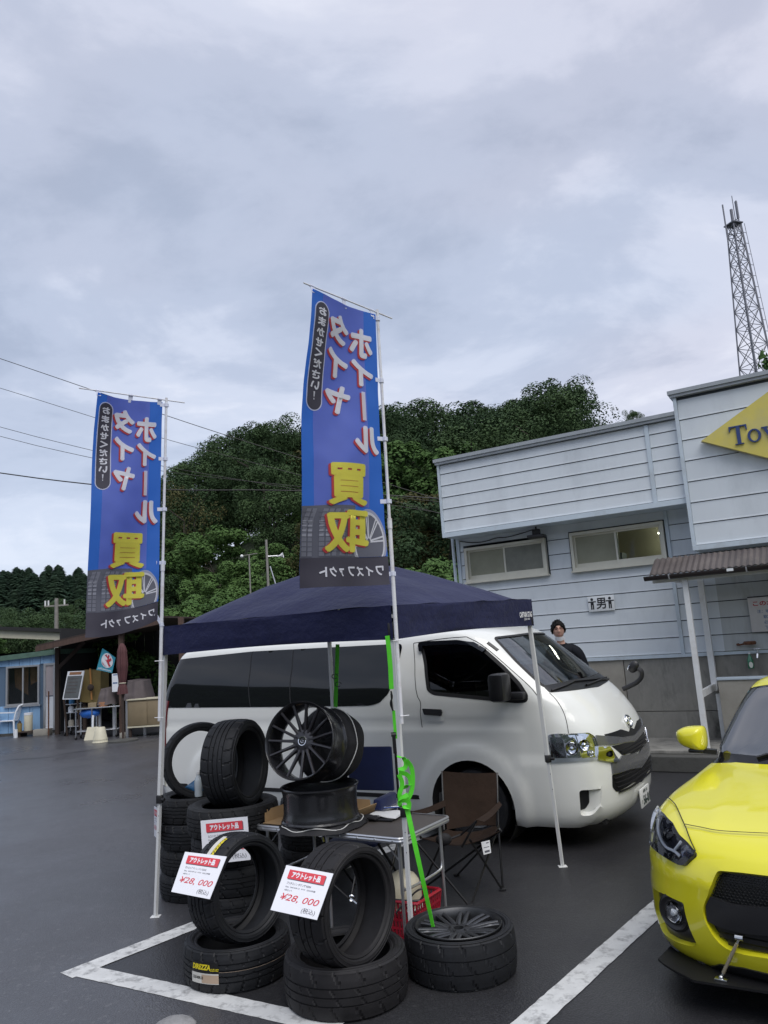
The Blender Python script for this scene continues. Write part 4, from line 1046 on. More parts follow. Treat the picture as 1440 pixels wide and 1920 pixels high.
# cabin: dash, seats, steering wheel, bits seen through the windscreen
mb = MB(); mb.bbox((.30, -.78, .95), (.88, .78, 1.26), .06); mb.build('dashboard', M_dash, van)
for y in (-.42, .42):
    mb = MB(); mb.bbox((-.55, y - .25, .7), (-.05, y + .25, .9), .05); st = mb.build('seat', M_seat, van)
    MB().bbox((-.72, y - .24, .85), (-.56, y + .24, 1.45), .06).build('seat_back', M_seat, st); MB().bbox((-.72, y - .13, 1.47), (-.60, y + .13, 1.66), .05).build('headrest', M_seat, st)
SW = Matrix.Translation((.18, -.42, 1.22)) @ Matrix.Rotation(R(-35), 4, 'Y')
mb = MB(); mb.tube([SW @ Vector((.19 * math.cos(2 * PI * i / 32), .19 * math.sin(2 * PI * i / 32), 0)) for i in range(32)], .016, 8, closed=True)
for a in (0, 2.2, 4.1): mb.bar(SW @ Vector((0, 0, -.02)), SW @ Vector((.19 * math.cos(a), .19 * math.sin(a), 0)), .03, .015)
mb.build('steering_wheel', M_black, van)
MB().bbox((.46, .05, 1.262), (.70, .42, 1.30), .01).build('papers_on_dash', M_paper, van)
MB().bbox((-.9, -.70, .9), (-.86, .70, 1.8), .01).build('partition', M_dash, van)
MB().bbox((-.85, .1, 1.25), (-.80, .5, 1.75), .02).build('red_cargo', M_redthing, van)
MB().bbox((-.02, -.09, 1.74), (.03, .09, 1.80), .01).build('inner_mirror', M_black, van)
# rear lamp and rear bumper
q = [SH.at(-4.02, z) for z in (.95, 1.05, 1.2, 1.35)]
rl = [Vector((SH.Lf + SH.Ls + .18, SH.at(-3, z).y)) for z in (.78, 1.0, 1.2, 1.38)]
M_tail = mat('dark_red_lamp', (0.10, 0.005, 0.008), .12, coat=.5)
for s_ in (1, -1): SH.line('tail_lamp', M_tail, van, rl if s_ == 1 else mir(rl), .12, .0, False, .06, .012)
rb = [Vector((u, SH.at(-3, .50).y)) for u in [SH.Lf + SH.Ls + .12 + i * .08 for i in range(10)]]
for s_ in (1, -1): SH.line('rear_bumper', M_vw, van, rb if s_ == 1 else mir(rb), .26, .0, False, .06, .03)
# ================================================================== the yellow hatchback
CR_ = R(90 - 217.6); C0 = Vector((2.308, 4.514, 0))
CM = Matrix.Translation(C0) @ Matrix.Rotation(CR_, 4, 'Z')
def crow(zc, xf, W, xc, xr=-2.98, zs=None, n=2.45, ar=.3): return dict(zc=zc, zs=zc if zs is None else zs, zr=zc, xf=xf, W=W, xr=xr, af=max(.02, xf - xc), ar=ar, n=n)
crows = [crow(.15, .72, .83, .10, -2.85, None, 2.7), crow(.21, .79, .86, .10, -2.95, None, 2.8), crow(.35, .835, .874, .10, -3.0, None, 2.8), crow(.50, .845, .878, .10, -3.0, None, 2.75), crow(.60, .84, .876, .10, -3.0, None, 2.65), crow(.68, .815, .870, .10, -3.0, .70, 2.55), crow(.735, .765, .857, .08, -3.0, .775),
         crow(.768, .70, .838, .02, -2.98, .83), crow(.825, .50, .802, -.12, -2.96, .878, 2.5), crow(.885, .20, .766, -.34, -2.94, .912, 2.5), crow(.935, -.10, .742, -.56, -2.92, .942, 2.5), crow(.975, -.40, .727, -.76, -2.90, .968, 2.6),
         crow(1.05, -.53, .715, -.82, -2.88, None, 2.7), crow(1.2, -.81, .672, -1.06, -2.82, None, 2.7), crow(1.35, -1.10, .614, -1.32, -2.72, None, 2.7), crow(1.415, -1.27, .575, -1.48, -2.62, None, 2.7), crow(1.45, -1.46, .50, -1.65, -2.5, None, 2.5), crow(1.468, -1.75, .30, -1.85, -2.3, None, 2.3, .2), crow(1.472, -1.98, .02, -2.02, -2.1, None, 2, .03)]
SC = Shell(crows, 1.15, 2.9, .8, CM)
M_yel = mat('yellow_car_paint', (0.70, 0.655, 0.018), 0.30, coat=.9, spec=.5, var=.01, vscale=2)
M_cglass = glass_mat('car_windscreen', (0.82, 0.89, 0.89), .02, 3.6)
M_frit = mat('black_glass_edge', (0.008, 0.008, 0.009), .08)
M_mesh = mat('black_mesh', (0.012, 0.013, 0.014), .45)
M_dark = mat('satin_black_lip', (0.016, 0.016, 0.018), .28)
M_led = mat('light_guide', (0.80, 0.82, 0.86), .1, spec=.8, coat=.6)
M_lampin = mat('lamp_bezel', (0.016, 0.017, 0.022), .15, spec=.6)
M_brass = mat('champagne_rod', (0.50, 0.44, 0.32), .28, metal=.8)
car = empty('hatchback_car', C0, CR_, 'bright yellow hatchback car with black front splitter cut off by the right edge', 'car')
def hc(pts, r=0.0):
    q = [SC.hit(*p) for p in pts]; q = [Vector((0, q[0].y))] + q + [Vector((0, q[-1].y))]
    full = q + [Vector((-p.x, p.y)) for p in q[-2:0:-1]]
    return round_poly(full, r, 4) if r else full
U1, V1 = SC.U1, SC.V1
cws = hc([(1440, 1284), (1399, 1284), (1391, 1286), (1378, 1312), (1350, 1366), (1324, 1414), (1328, 1422), (1380, 1429), (1440, 1433)])
cgl = hc([(1440, 1287), (1400, 1288), (1385, 1314), (1362, 1362), (1341, 1402), (1348, 1408), (1390, 1414), (1440, 1418)], .02)
chl = SC.poly([(1236, 1511), (1240, 1520), (1250, 1533), (1266, 1550), (1278, 1570), (1293, 1583), (1307.5, 1600), (1306.5, 1606), (1288, 1624), (1280, 1624), (1250, 1607), (1230, 1590), (1225, 1580), (1227.5, 1562), (1232, 1528)], .012)
cgr = hc([(1440, 1642), (1390, 1636), (1346, 1632), (1340, 1643), (1330, 1673), (1320, 1695), (1317.5, 1710), (1323, 1730), (1337, 1755), (1353, 1773), (1370, 1783), (1400, 1791), (1440, 1797)], .02)
cfg = SC.poly([(1219, 1663), (1250, 1678), (1281.7, 1693), (1285, 1713), (1293, 1740), (1306.7, 1770), (1303, 1774), (1290, 1773), (1267, 1765), (1245, 1750), (1233, 1733), (1225, 1707)], .012)
def arch2(xc, zc, r, side):
    pts = [(xc + r * math.cos(t), zc + r * math.sin(t)) for t in [PI * 1.22 - (PI * 1.44) * k / 30 for k in range(31)]]
    q = [SC.at(x, max(.02, z), side) for x, z in pts]; q[0].y = 0; q[-1].y = 0
    return q
bb = arch2(0.0, .31, .35, 1) + arch2(-2.45, .31, .35, 1)
outline = [Vector((-U1, 0))] + [Vector((-p.x, p.y)) for p in bb][::-1] + bb + [Vector((U1, 0)), Vector((U1, V1)), Vector((-U1, V1))]
def cdisp(p):
    P_ = SC.pos(p.x, p.y); d = 0.0
    if P_.x > -.5 and P_.z < .95:
        d += .016 * smooth((.46 - math.hypot(P_.x, P_.z - .31)) / .08) * (1 if abs(P_.y) > .7 else 0)
        # gentle bonnet crease and the proud bumper lip round the grille
    if P_.z > .80 and P_.x > -.42: d += .004 * math.exp(-((abs(P_.y) - (.43 + .12 * (.6 - P_.x))) / .045) ** 2)
    if P_.x > .45 and P_.z < .66: d += .010 * math.exp(-((P_.z - .60 - .10 * max(0, abs(P_.y) - .45)) / .035) ** 2) * (1 if abs(P_.y) > .40 else 0)
    return d
cb_ = SC.surf('body', M_yel, car, outline, [cws, cgr, [Vector((-p.x, p.y)) for p in cfg], cfg], 0.0, 0.0, .042, cdisp)
cb_.data.set_sharp_from_angle(angle=R(50))
mirc = lambda q: [Vector((-p.x, p.y)) for p in q]
wsn = SC.surf('windscreen', M_cglass, car, cgl, (), -.003, 0, .06)
SC.surf('windscreen_edge', M_frit, wsn, cws, [cgl], -.002, .006, .05)
sk = SC.poly([(1392, 1292), (1404, 1291), (1403, 1297), (1391, 1299)], .004)
M_stick = mat('inspection_sticker', (0.25, 0.55, 0.62), .5); SC.surf('inspection_sticker', M_stick, wsn, sk, (), -.001, 0, .02)
# lid over the lamp and the body gaps
for pts, w in (([(1272.5, 1465), (1261.7, 1483), (1256, 1497.5)], .005), ([(1241.7, 1495), (1255, 1498), (1265, 1506.7), (1273, 1520), (1285.8, 1549), (1296, 1575), (1307, 1599)], .006), ([(1285.8, 1549), (1300, 1552), (1316.7, 1555), (1343, 1561), (1390, 1564), (1440, 1566.5)], .007)):
    q = chaikin([SC.hit(*p) for p in pts], 2, False)
    if pts[-1][0] == 1440: q.append(Vector((0, q[-1].y)))
    for s_ in (1, -1): SC.line('body_gap', M_gap, car, q if s_ == 1 else mirc(q), w, .013 if pts[0][0] != 1272.5 else .009)
# headlamps
def clamp_(P_, s_):
    b = SC.surf('headlamp', M_lampin, car, P_ if s_ == 1 else mirc(P_), (), .004, .012, .025)
    def Q(pts): q = chaikin([SC.hit(*p) for p in pts], 2, False); return q if s_ == 1 else mirc(q)
    SC.line('light_guide', M_led, b, Q([(1235.5, 1538), (1237, 1560), (1243, 1578), (1252, 1591), (1268, 1597), (1278, 1607)]), .016, .010, False, .02, .012)
    SC.line('light_guide', M_led, b, Q([(1267, 1595), (1274, 1586), (1279, 1579)]), .012, .010, False, .02, .012)
    SC.line('chrome_edge', M_chrome, b, Q([(1249, 1535), (1262, 1550), (1272, 1566), (1278, 1577)]), .006, .010, False, .02, .008)
    u = SC.hit(1256, 1566); u = u if s_ == 1 else Vector((-u.x, u.y)); p, n = SC.pos(*u), SC.nrm(*u); Mq = Matrix.Translation(p + n * .006) @ n.to_track_quat('Z', 'Y').to_matrix().to_4x4()
    MB().lathe([(.040, 0), (.042, .008), (.034, .010), (.030, .006), (.022, .012), (0, .017)], 24, Mq).build('projector', M_frit, b)
    u = SC.hit(1291, 1598); u = u if s_ == 1 else Vector((-u.x, u.y)); p, n = SC.pos(*u), SC.nrm(*u)
    pr = SC.poly([(1278, 1583), (1290, 1586), (1303, 1601), (1290, 1612), (1280, 1606)], .01); SC.surf('reflector', M_dchrome, b, pr if s_ == 1 else mirc(pr), (), .008, .004, .012, lambda q: .006 * noise.noise(Vector((q.x * 40, q.y * 40, 3))))
    SC.surf('lens', M_lens, b, P_ if s_ == 1 else mirc(P_), (), .024, .022, .03)
for s_ in (1, -1): clamp_(chl, s_)
# grille: recessed mesh, frame lip and the crossbar
def inset(off): return lambda p: off
gb = SC.surf('grille_mesh', M_mesh, car, cgr, (), -.05, 0, .04)
u0, u1 = min(p.x for p in cgr), max(p.x for p in cgr); v0, v1 = min(p.y for p in cgr), max(p.y for p in cgr)
mb = MB()
d = .014; rows_ = int((v1 - v0) / d)
for j in range(rows_):
    for i in range(int((u1 - u0) / (d * 1.15))):
        u, v = u0 + (i + (.5 if j % 2 else 0)) * d * 1.15, v0 + j * d
        if not (inside((u, v), cgr) and v > lerp(v0, v1, .60)): continue
        hexp = [(u + .0075 * math.cos(PI / 6 + k * PI / 3), v + .0075 * math.sin(PI / 6 + k * PI / 3)) for k in range(6)]; hexi = [(u + .0055 * math.cos(PI / 6 + k * PI / 3), v + .0055 * math.sin(PI / 6 + k * PI / 3)) for k in range(6)]
        nn = SC.nrm(u, v); A = [SC.pos(*p) - nn * .030 for p in hexp]; Bq = [SC.pos(*p) - nn * .034 for p in hexi]
        mb.add(A + Bq, [(k, (k + 1) % 6, 6 + (k + 1) % 6, 6 + k) for k in range(6)])
if mb.v: tag(mb.build('honeycomb', M_mesh, car, 0, fix=False), kind='stuff')
wall_ = MB(); q = resample(cgr, .03); vs = []
for p in q:
    n = SC.nrm(p.x, p.y); c = SC.pos(p.x, p.y) + n * cdisp(p); vs += [c, c - n * .06]
n_ = len(q); wall_.add(vs, [(2 * i, 2 * i + 1, 2 * ((i + 1) % n_) + 1, 2 * ((i + 1) % n_)) for i in range(n_)]); wall_.build('grille_frame', M_yel, car, 40)
cbp = hc([(1440, 1704), (1410, 1702), (1370, 1697), (1350, 1690), (1330, 1681), (1321, 1700), (1324, 1728), (1345, 1740), (1390, 1752), (1440, 1757)], .01)
SC.surf('grille_crossbar', M_dark, car, cbp, (), -.022, .03, .04, lambda p: .012 * smooth((.45 - abs(p.x)) / .06))
for k in range(3):
    v = lerp(v0, v1, .06 + .08 * k); SC.line('slat', M_dark, gb, [p for p in [Vector((lerp(-.42, .42, i / 28), v)) for i in range(29)] if inside(p, cgr)], .022, -.03, False, .05)
# fog lamps
for s_ in (1, -1):
    P_ = cfg if s_ == 1 else mirc(cfg)
    fb = SC.surf('fog_bezel', M_dark, car, P_, (), -.030, 0, .03)
    wl2 = MB(); q = resample(P_, .03); vs = []
    for p in q:
        n = SC.nrm(p.x, p.y); c = SC.pos(p.x, p.y) + n * cdisp(p); vs += [c, c - n * .034]
    n_ = len(q); wl2.add(vs, [(2 * i, 2 * i + 1, 2 * ((i + 1) % n_) + 1, 2 * ((i + 1) % n_)) for i in range(n_)]); wl2.build('fog_frame', M_yel, fb, 40)
    u = SC.hit(1261, 1713); u = u if s_ == 1 else Vector((-u.x, u.y)); p, n = SC.pos(*u), SC.nrm(*u); n = (n + Vector((.9, 0, 0))).normalized(); Mq = Matrix.Translation(p - n * .02) @ n.to_track_quat('Z', 'Y').to_matrix().to_4x4()
    MB().lathe([(.095, -.01), (.095, .004), (.082, .012), (.07, .002), (.058, .0), (.056, -.01)], 36, Mq).build('fog_ring', M_dark, fb)
    MB().lathe([(.050, .0), (.050, .012), (.042, .014), (.0, .004)], 30, Mq).build('fog_reflector', M_chrome, fb)
    MB().lathe([(.012, .006), (.012, .02), (0, .024)], 12, Mq).build('fog_bulb', M_paper, fb)
    MB().lathe([(.050, .014), (.044, .026), (.03, .034), (0, .038)], 30, Mq).build('fog_lens', M_lens, fb)
# black lower lip below the yellow bumper, splitter plate, rods
lip = hc([(1440, 1825), (1395, 1814), (1350, 1807), (1330, 1811), (1313, 1812.5), (1290, 1800), (1267, 1787), (1248, 1772), (1233, 1757), (1226, 1740)])
lowv = min(p.y for p in lip)
lp = [p for p in lip if True]
k_ = len(lp); near = [Vector((0, lp[0].y))] + [SC.hit(*p) for p in ((1440, 1825), (1395, 1814), (1350, 1807), (1330, 1811), (1313, 1812.5), (1290, 1800), (1267, 1787), (1248, 1772), (1233, 1757))]
near.append(Vector((near[-1].x + .12, near[-1].y - .0)))
full = near + [Vector((near[-1].x, .004)), Vector((0, .004))]
poly_ = full + [Vector((-p.x, p.y)) for p in full[-2:0:-1]]
SC.surf('lower_lip', M_dark, car, poly_, (), .006, .012, .04)
CMi = CM.inverted()
sp = [CMi @ gnd(x, y, .165) for x, y in ((1440, 1861.7), (1390, 1854), (1342, 1847), (1300, 1840), (1267, 1823), (1246, 1810), (1234, 1800))]
sp = [(p.x, p.y) for p in sp]; tip = sp[-1]; fr = max(p[0] for p in sp)
half_ = [(fr + .01, 0)] + sp + [(tip[0] - .28, tip[1] + .005), (tip[0] - .30, -.5)]
sp_poly = half_ + [(p[0], -p[1]) for p in half_[:0:-1]]
MB().prism(sp_poly, .160, .172).build('splitter', mat('matt_black_splitter', (.008, .008, .009), .55, spec=.3), car, 0)
# mirrors
def cl_(px, py, y): return CMi @ on_plane(px, py, CM @ Vector((0, y, 0)), CM.to_3x3() @ Vector((0, 1, 0)))
def clx(px, py, x): return CMi @ on_plane(px, py, CM @ Vector((x, 0, 0)), CM.to_3x3() @ Vector((1, 0, 0)))
ra = CMi @ gnd(1352, 1833, .185); rbp = clx(1386, 1760, ra.x - .015)
mb = MB(); mb.tube([ra.lerp(rbp, .12), ra.lerp(rbp, .88)], .0085, 10); rod = mb.build('splitter_rod', M_brass, car)
mb = MB(); mb.tube([ra, ra.lerp(rbp, .14)], .006, 8); mb.ball(ra, .012, 10, 6); mb.bbox((ra.x - .03, ra.y - .03, .172), (ra.x + .015, ra.y + .03, .182), .003); mb.build('rod_end', M_steel, rod)
mb = MB(); mb.tube([ra.lerp(rbp, .86), rbp], .006, 8); mb.tube([rbp + Vector((0, -.018, .004)), rbp + Vector((0, .018, .004))], .012, 10); mb.build('rod_end', M_steel, rod)
MX = -.58
op = [(1267.5, 1374), (1272, 1368), (1284, 1363), (1311, 1362), (1317, 1366), (1321, 1383), (1322, 1403), (1318, 1408), (1290, 1402), (1272, 1392)]
front = [clx(x, y, MX) for x, y in op]; cx = sum(p.y for p in front) / len(front); cz = sum(p.z for p in front) / len(front)
for s_ in (1, -1):
    rings = []
    for dx, sc in ((.075, .25), (.068, .55), (.05, .82), (.015, 1.0), (-.05, 1.02), (-.09, .95), (-.095, .9)):
        rings.append([Vector((MX + dx, s_ * (cx + (p.y - cx) * sc), cz + (p.z - cz) * sc)) for p in chaikin(front, 2)])
    n = len(rings[0]); mb = MB(); mb.add([p for r_ in rings for p in r_], [(i * n + k, i * n + (k + 1) % n, (i + 1) * n + (k + 1) % n, (i + 1) * n + k) for i in range(len(rings) - 1) for k in range(n)] + [tuple(range(n))]); mr = mb.build('door_mirror', M_yel, car, 60)
    zb = min(p.z for p in front)
    MB().add([p - Vector((0.004, 0, .004)) for p in rings[-1]], [tuple(range(n))]).build('mirror_glass', M_chrome, mr, 0)
    mb = MB(); mb.bbox((MX - .09, s_ * (cx + .02) - .05, zb - .012), (MX + .03, s_ * (cx + .02) + .05, zb + .014), .01); mb.bbox((MX - .07, min(s_ * .70, s_ * (abs(cx) - .04) * (1)), zb + .0) if s_ > 0 else (MX - .07, -(abs(cx) - .04), zb), (MX + .0, s_ * (abs(cx) - .04), zb + .03) if s_ > 0 else (MX, -.70, zb + .03), .008) if False else None; mb.bar((MX - .03, s_ * abs(cx) * -1 * -1 if False else (-abs(cx) if s_ > 0 else abs(cx)), zb + .0), (MX - .05, -.70 if s_ > 0 else .70, zb - .01), .06, .028); mb.build('mirror_foot', M_dark, mr)
# wheels, cabin
tmc = tyre_mesh('car_tyre', .305, .195, .216, 0, M_rub, 80)
for x in (0, -2.45):
    for s_ in (-1, 1):
        w = link('wheel', tmc, car, (x, s_ * .75, .305), (PI / 2 if s_ < 0 else -PI / 2, 0, 0))
        MB().lathe([(.216, .075), (.20, .08), (.19, .05), (.05, .06), (0, .065)], 32).build('rim', M_steelw, w)
        mb = MB(); vs = [(x + .352 * math.cos(-.22 * PI + 1.44 * PI * k / 20), yy, .31 + .352 * math.sin(-.22 * PI + 1.44 * PI * k / 20)) for k in range(21) for yy in (s_ * .86, s_ * .45)]
        mb.add(vs, [(2 * i, 2 * i + 1, 2 * i + 3, 2 * i + 2) for i in range(20)]); mb.build('wheel_well', M_gap, car, 0)
mb = MB(); mb.box((-2.8, -.6, .2), (.5, .6, .3)); mb.build('underbody', M_gap, car, 0)
MB().bbox((-.98, -.66, .72), (-.48, .66, .93), .05).build('dashboard', M_dash, car)
for y in (-.36, .36):
    st = MB().bbox((-1.75, y - .24, .45), (-1.25, y + .24, .62), .06).build('seat', M_dash, car); MB().bbox((-1.88, y - .23, .6), (-1.72, y + .23, 1.12), .06).build('seat_back', M_dash, st); MB().bbox((-1.87, y - .12, 1.14), (-1.76, y + .12, 1.30), .04).build('headrest', M_dash, st)
SWc = Matrix.Translation((-1.08, -.36, .90)) @ Matrix.Rotation(R(-62), 4, 'Y')
mb = MB(); mb.tube([SWc @ Vector((.18 * math.cos(2 * PI * i / 28), .18 * math.sin(2 * PI * i / 28), 0)) for i in range(28)], .015, 8, closed=True); mb.bar(SWc @ Vector((-.18, 0, 0)), SWc @ Vector((.18, 0, 0)), .05, .02); mb.build('steering_wheel', M_black, car)
MB().box((-2.6, -.6, .5), (-2.55, .6, 1.3)).build('rear_trim', M_dash, car, 0)
q = [SC.hit(*p) for p in ((1420, 1423), (1440, 1417))]; q.append(Vector((q[-1].x - .3, q[-1].y + .01))); SC.line('wiper', M_black, car, q, .016, .004, False, .04, .02)
q = [SC.hit(*p) for p in ((1398, 1283), (1408, 1268), (1424, 1255), (1440, 1249))]
for s_ in (1, -1): SC.line('roof_seam', M_frit, car, q if s_ == 1 else mirc(q), .012)
# ================================================================== pop-up canopy
M_navy_f = mat('navy_canopy_fabric', (0.0095, 0.0125, 0.054), 0.6, spec=.3, var=.10, vscale=3, bump=.7, bscale=6, sheen=.05, bdist=.03)
M_tent_in = M_navy_f
M_frame = mat('white_canopy_frame', (0.66, 0.67, 0.67), .35, var=.03)
M_wtext = mat('white_print', (0.80, 0.80, 0.82), .5)
def pz(px, py, y): return aty(px, py, y)
cL, cM, cR = pz(303, 1229, 6.14), pz(739, 1199, 5.13), pz(999, 1173, 6.67)
cB = Vector((cL.x + cR.x - cM.x, cL.y + cR.y - cM.y, (cL.z + cR.z) / 2))
tent = empty('popup_canopy', ((cL.x + cR.x) / 2, (cL.y + cR.y) / 2, 0), 0, 'navy blue pop-up canopy with short valance standing over the tyre stall', 'canopy')
TI = Matrix.Translation(-tent.location)
VH = .225; PEAK = .40
def corner(u, v):                                                   # bilinear over the four corners
    return (cL * (1 - u) + cM * u) * (1 - v) + (cB * (1 - u) + cR * u) * v
def roof(u, v):
    p = corner(u, v); a, b = abs(2 * u - 1), abs(2 * v - 1); m = (a ** 7 + b ** 7) ** (1 / 7)
    h = PEAK * (1 - min(1, m) ** 1.6)
    sag = -.035 * math.sin(PI * min(1, m)) * (min(a, b) / max(.001, max(a, b)) - .5) * 2 * 0 - .030 * math.sin(PI * max(0, min(1, m))) * (1 - (min(a, b) / max(.02, m)) ** 2)
    w = 1.7 * .010 * noise.noise(Vector((u * 4.1, v * 9, 2))) + .007 * noise.noise(Vector((u * 11 + v * 5, v * 3, 5))) + .009 * math.sin(18 * (u - v) + 3 * noise.noise(Vector((u * 3, v * 3, 1)))) * m
    return p + Vector((0, 0, VH + h + sag + w * (1 - .5 * m)))
mb = MB(); mb.grid(lambda u, v: TI @ roof(u, v), 56, 56); top = mb.build('canopy_top', M_navy_f, tent, 60)
def valance(a, b, seed, parent=top):
    d = (b - a).normalized(); n = Vector((d.y, -d.x, 0))
    if n.dot((a + b) / 2 - Vector((tent.location.x, tent.location.y, 0))) < 0: n = -n
    def fn(s, t):
        p = a.lerp(b, s); w = (.012 * math.sin(s * 9 + seed) + .010 * noise.noise(Vector((s * 6, t * 2.4, seed)))) * math.sin(PI * s) ** .6 * (.25 + t) + .006 * math.sin(26 * (s * .35 + t * .9) + seed) * math.sin(PI * s)
        sag = .018 * math.sin(PI * s) * 1.0
        return TI @ (p + n * (.012 + w) + Vector((0, 0, VH * (1 - t) + (sag if t > .5 else sag * t * 2))))
    m_ = MB(); m_.grid(fn, 46, 8); m_.build('valance', M_navy_f, parent, 60); return n
nv = []
def topc(c): return c
# the valance hangs from the roof edge (its own rim follows roof(u, v))
for a, b, sd in ((cL, cM, 1.0), (cM, cR, 2.3), (cR, cB, 4.0), (cB, cL, 5.5)): nv.append(valance(a, b, sd))
# white print on the right valance corner
def val_text(body, w, h, dist, z, parent, bold, name):
    d = (cM - cR).normalized(); n = nv[1]; vs, fs = text_span(body, w, h, bold); base = cR + d * dist
    out = [TI @ (base - d * v[0] + n * .027 + Vector((0, 0, z + v[1] - .0 * v[0]))) for v in vs]
    m_ = MB(); m_.add(out, fs); m_.build(name, M_wtext, parent, 0)
val_text('CAPTAIN STAG', .215, .046, .155, .098, top, .03, 'print'); val_text('QUICK TARP', .10, .02, .14, .058, top, .01, 'print')
# legs
feet = {'L': gnd(292, 1719), 'M': Vector((-.012, 5.10, 0)), 'R': gnd(1055, 1625), 'B': Vector((cB.x + .0, cB.y + .02, 0))}
tops = {'L': cL, 'M': cM, 'R': cR, 'B': cB}
for k in 'LMRB':
    f, t = feet[k], tops[k] + Vector((0, 0, .08)); cen = Vector((tent.location.x, tent.location.y, 0)); inn = (cen - Vector((t.x, t.y, 0))).normalized() * .03; t = t + inn
    mid = f.lerp(t, .42)
    fx = Vector((-1, .6, 0))
    m_ = MB(); m_.bar(TI @ mid, TI @ t, .030, .030, (.5, .857, 0)); leg = m_.build('leg', M_frame, tent, 0)
    m_ = MB(); m_.bar(TI @ (f + Vector((0, 0, .006))), TI @ f.lerp(t, .46), .023, .023, (.5, .857, 0)); m_.build('leg_extension', M_frame, leg, 0)
    m_ = MB(); m_.bbox(TI @ (f + Vector((-.035, -.03, 0))), TI @ (f + Vector((.035, .03, .006))), .002); m_.build('foot_plate', M_frame, leg, 0)
    m_ = MB(); c = TI @ mid; m_.bbox(c - Vector((.024, .024, .03)), c + Vector((.024, .024, .03)), .006); m_.tube([c + Vector((.02, -.02, .0)), c + Vector((.045, -.035, 0))], .012, 8); m_.build('clamp', M_black, leg)
    c = TI @ t; m_ = MB(); m_.bbox(c - Vector((.03, .03, .07)), c + Vector((.03, .03, .03)), .006); m_.build('corner_joint', M_black, leg)
    m_ = MB(); e = TI @ f.lerp(t, .30); m_.tube([e + Vector((-.0, -.013, 0)), e + Vector((0, -.016, 0))], .003, 6); e = TI @ f.lerp(t, .36); m_.tube([e + Vector((-.0, -.013, 0)), e + Vector((0, -.016, 0))], .003, 6); m_.build('pin_holes', M_black, leg)
# scissor trusses under the roof edge
for a, b in ((cL, cM), (cM, cR), (cR, cB), (cB, cL)):
    for i in range(2):
        p, q = a.lerp(b, i / 2), a.lerp(b, (i + 1) / 2); up, dn = Vector((0, 0, .16)), Vector((0, 0, .05)); cen = Vector((tent.location.x, tent.location.y, 0)); inn = (cen - Vector(((p + q).x / 2, (p + q).y / 2, 0))).normalized() * .05
        for z0, z1 in ((up, dn), (dn, up)):
            m_ = MB(); m_.bar(TI @ (p + inn + z0), TI @ (q + inn + z1), .012, .022); m_.build('truss_bar', M_frame, tent, 0); inn = inn * 1.3
cen3 = Vector((tent.location.x, tent.location.y, cL.z + VH + PEAK - .05))
for c in (cL, cM, cR, cB):
    m_ = MB(); q = (c * .6 + Vector((cen3.x, cen3.y, c.z)) * .4) + Vector((0, 0, .24)); m_.tube([TI @ (c + Vector((0, 0, .15))), TI @ q, TI @ (cen3 - Vector((0, 0, .03)))], .011, 6); m_.build('roof_pole', M_frame, tent)
# ================================================================== green ratchet straps
M_strap = mat('neon_green_strap', (0.085, 0.60, 0.02), .6, var=.06, vscale=30, bump=.2, bscale=300, bdist=.002)
M_blackm = mat('black_metal', (0.012, 0.012, 0.013), .35, metal=.3)
def ribbon(pts, w, side=(1, -.3, 0), th=.002, twist=None):
    pts = [Vector(p) for p in pts]; m_ = MB(); vs = []; n = len(pts); side = Vector(side).normalized()
    for i, p in enumerate(pts):
        t = (pts[min(i + 1, n - 1)] - pts[max(i - 1, 0)]).normalized(); s_ = side
        if twist: s_ = Matrix.Rotation(twist * i / (n - 1), 3, t) @ side
        s_ = (s_ - t * s_.dot(t)).normalized(); nn = s_.cross(t) * th / 2
        vs += [p - s_ * w / 2 - nn, p + s_ * w / 2 - nn, p + s_ * w / 2 + nn, p - s_ * w / 2 + nn]
    fs = []
    for i in range(n - 1): fs += [(i * 4 + e, i * 4 + (e + 1) % 4, i * 4 + 4 + (e + 1) % 4, i * 4 + 4 + e) for e in range(4)]
    m_.add(vs, fs); return m_
st1 = empty('ratchet_strap', cM, 0, 'neon green strap wound round the middle canopy leg and hooked down to the wheel', 'strap'); S1I = Matrix.Translation(-st1.location)
Y = 5.03
top_ = [pz(*p, Y + .02) for p in ((726, 1192), (729, 1215), (732, 1250), (734, 1292))]
ribbon([S1I @ p for p in top_], .030).build('upper_strap', M_strap, st1, 30)
ribbon([S1I @ pz(*p, Y + .02) for p in ((738, 1332), (740, 1360), (742, 1385))], .020).build('middle_strap', M_strap, st1, 30)
m_ = MB(); c = [pz(733, 1296, Y), pz(736, 1308, Y), pz(731, 1318, Y), pz(737, 1333, Y)]
m_.tube([S1I @ p for p in chaikin(c, 2, False)], .006, 6); q0, q1 = S1I @ pz(733, 1300, Y - .01), S1I @ pz(736, 1330, Y - .01); m_.bar(q0, q1, .02, .008); m_.build('hook', M_blackm, st1)
m_ = MB(); q0, q1 = S1I @ pz(738, 1377, Y - .01), S1I @ pz(741, 1412, Y - .01); m_.bar(q0, q1, .030, .022); m_.tube([q0 + Vector((-.016, 0, 0)), q0 + Vector((.016, 0, 0))], .014, 8); m_.build('ratchet_buckle', M_blackm, st1)
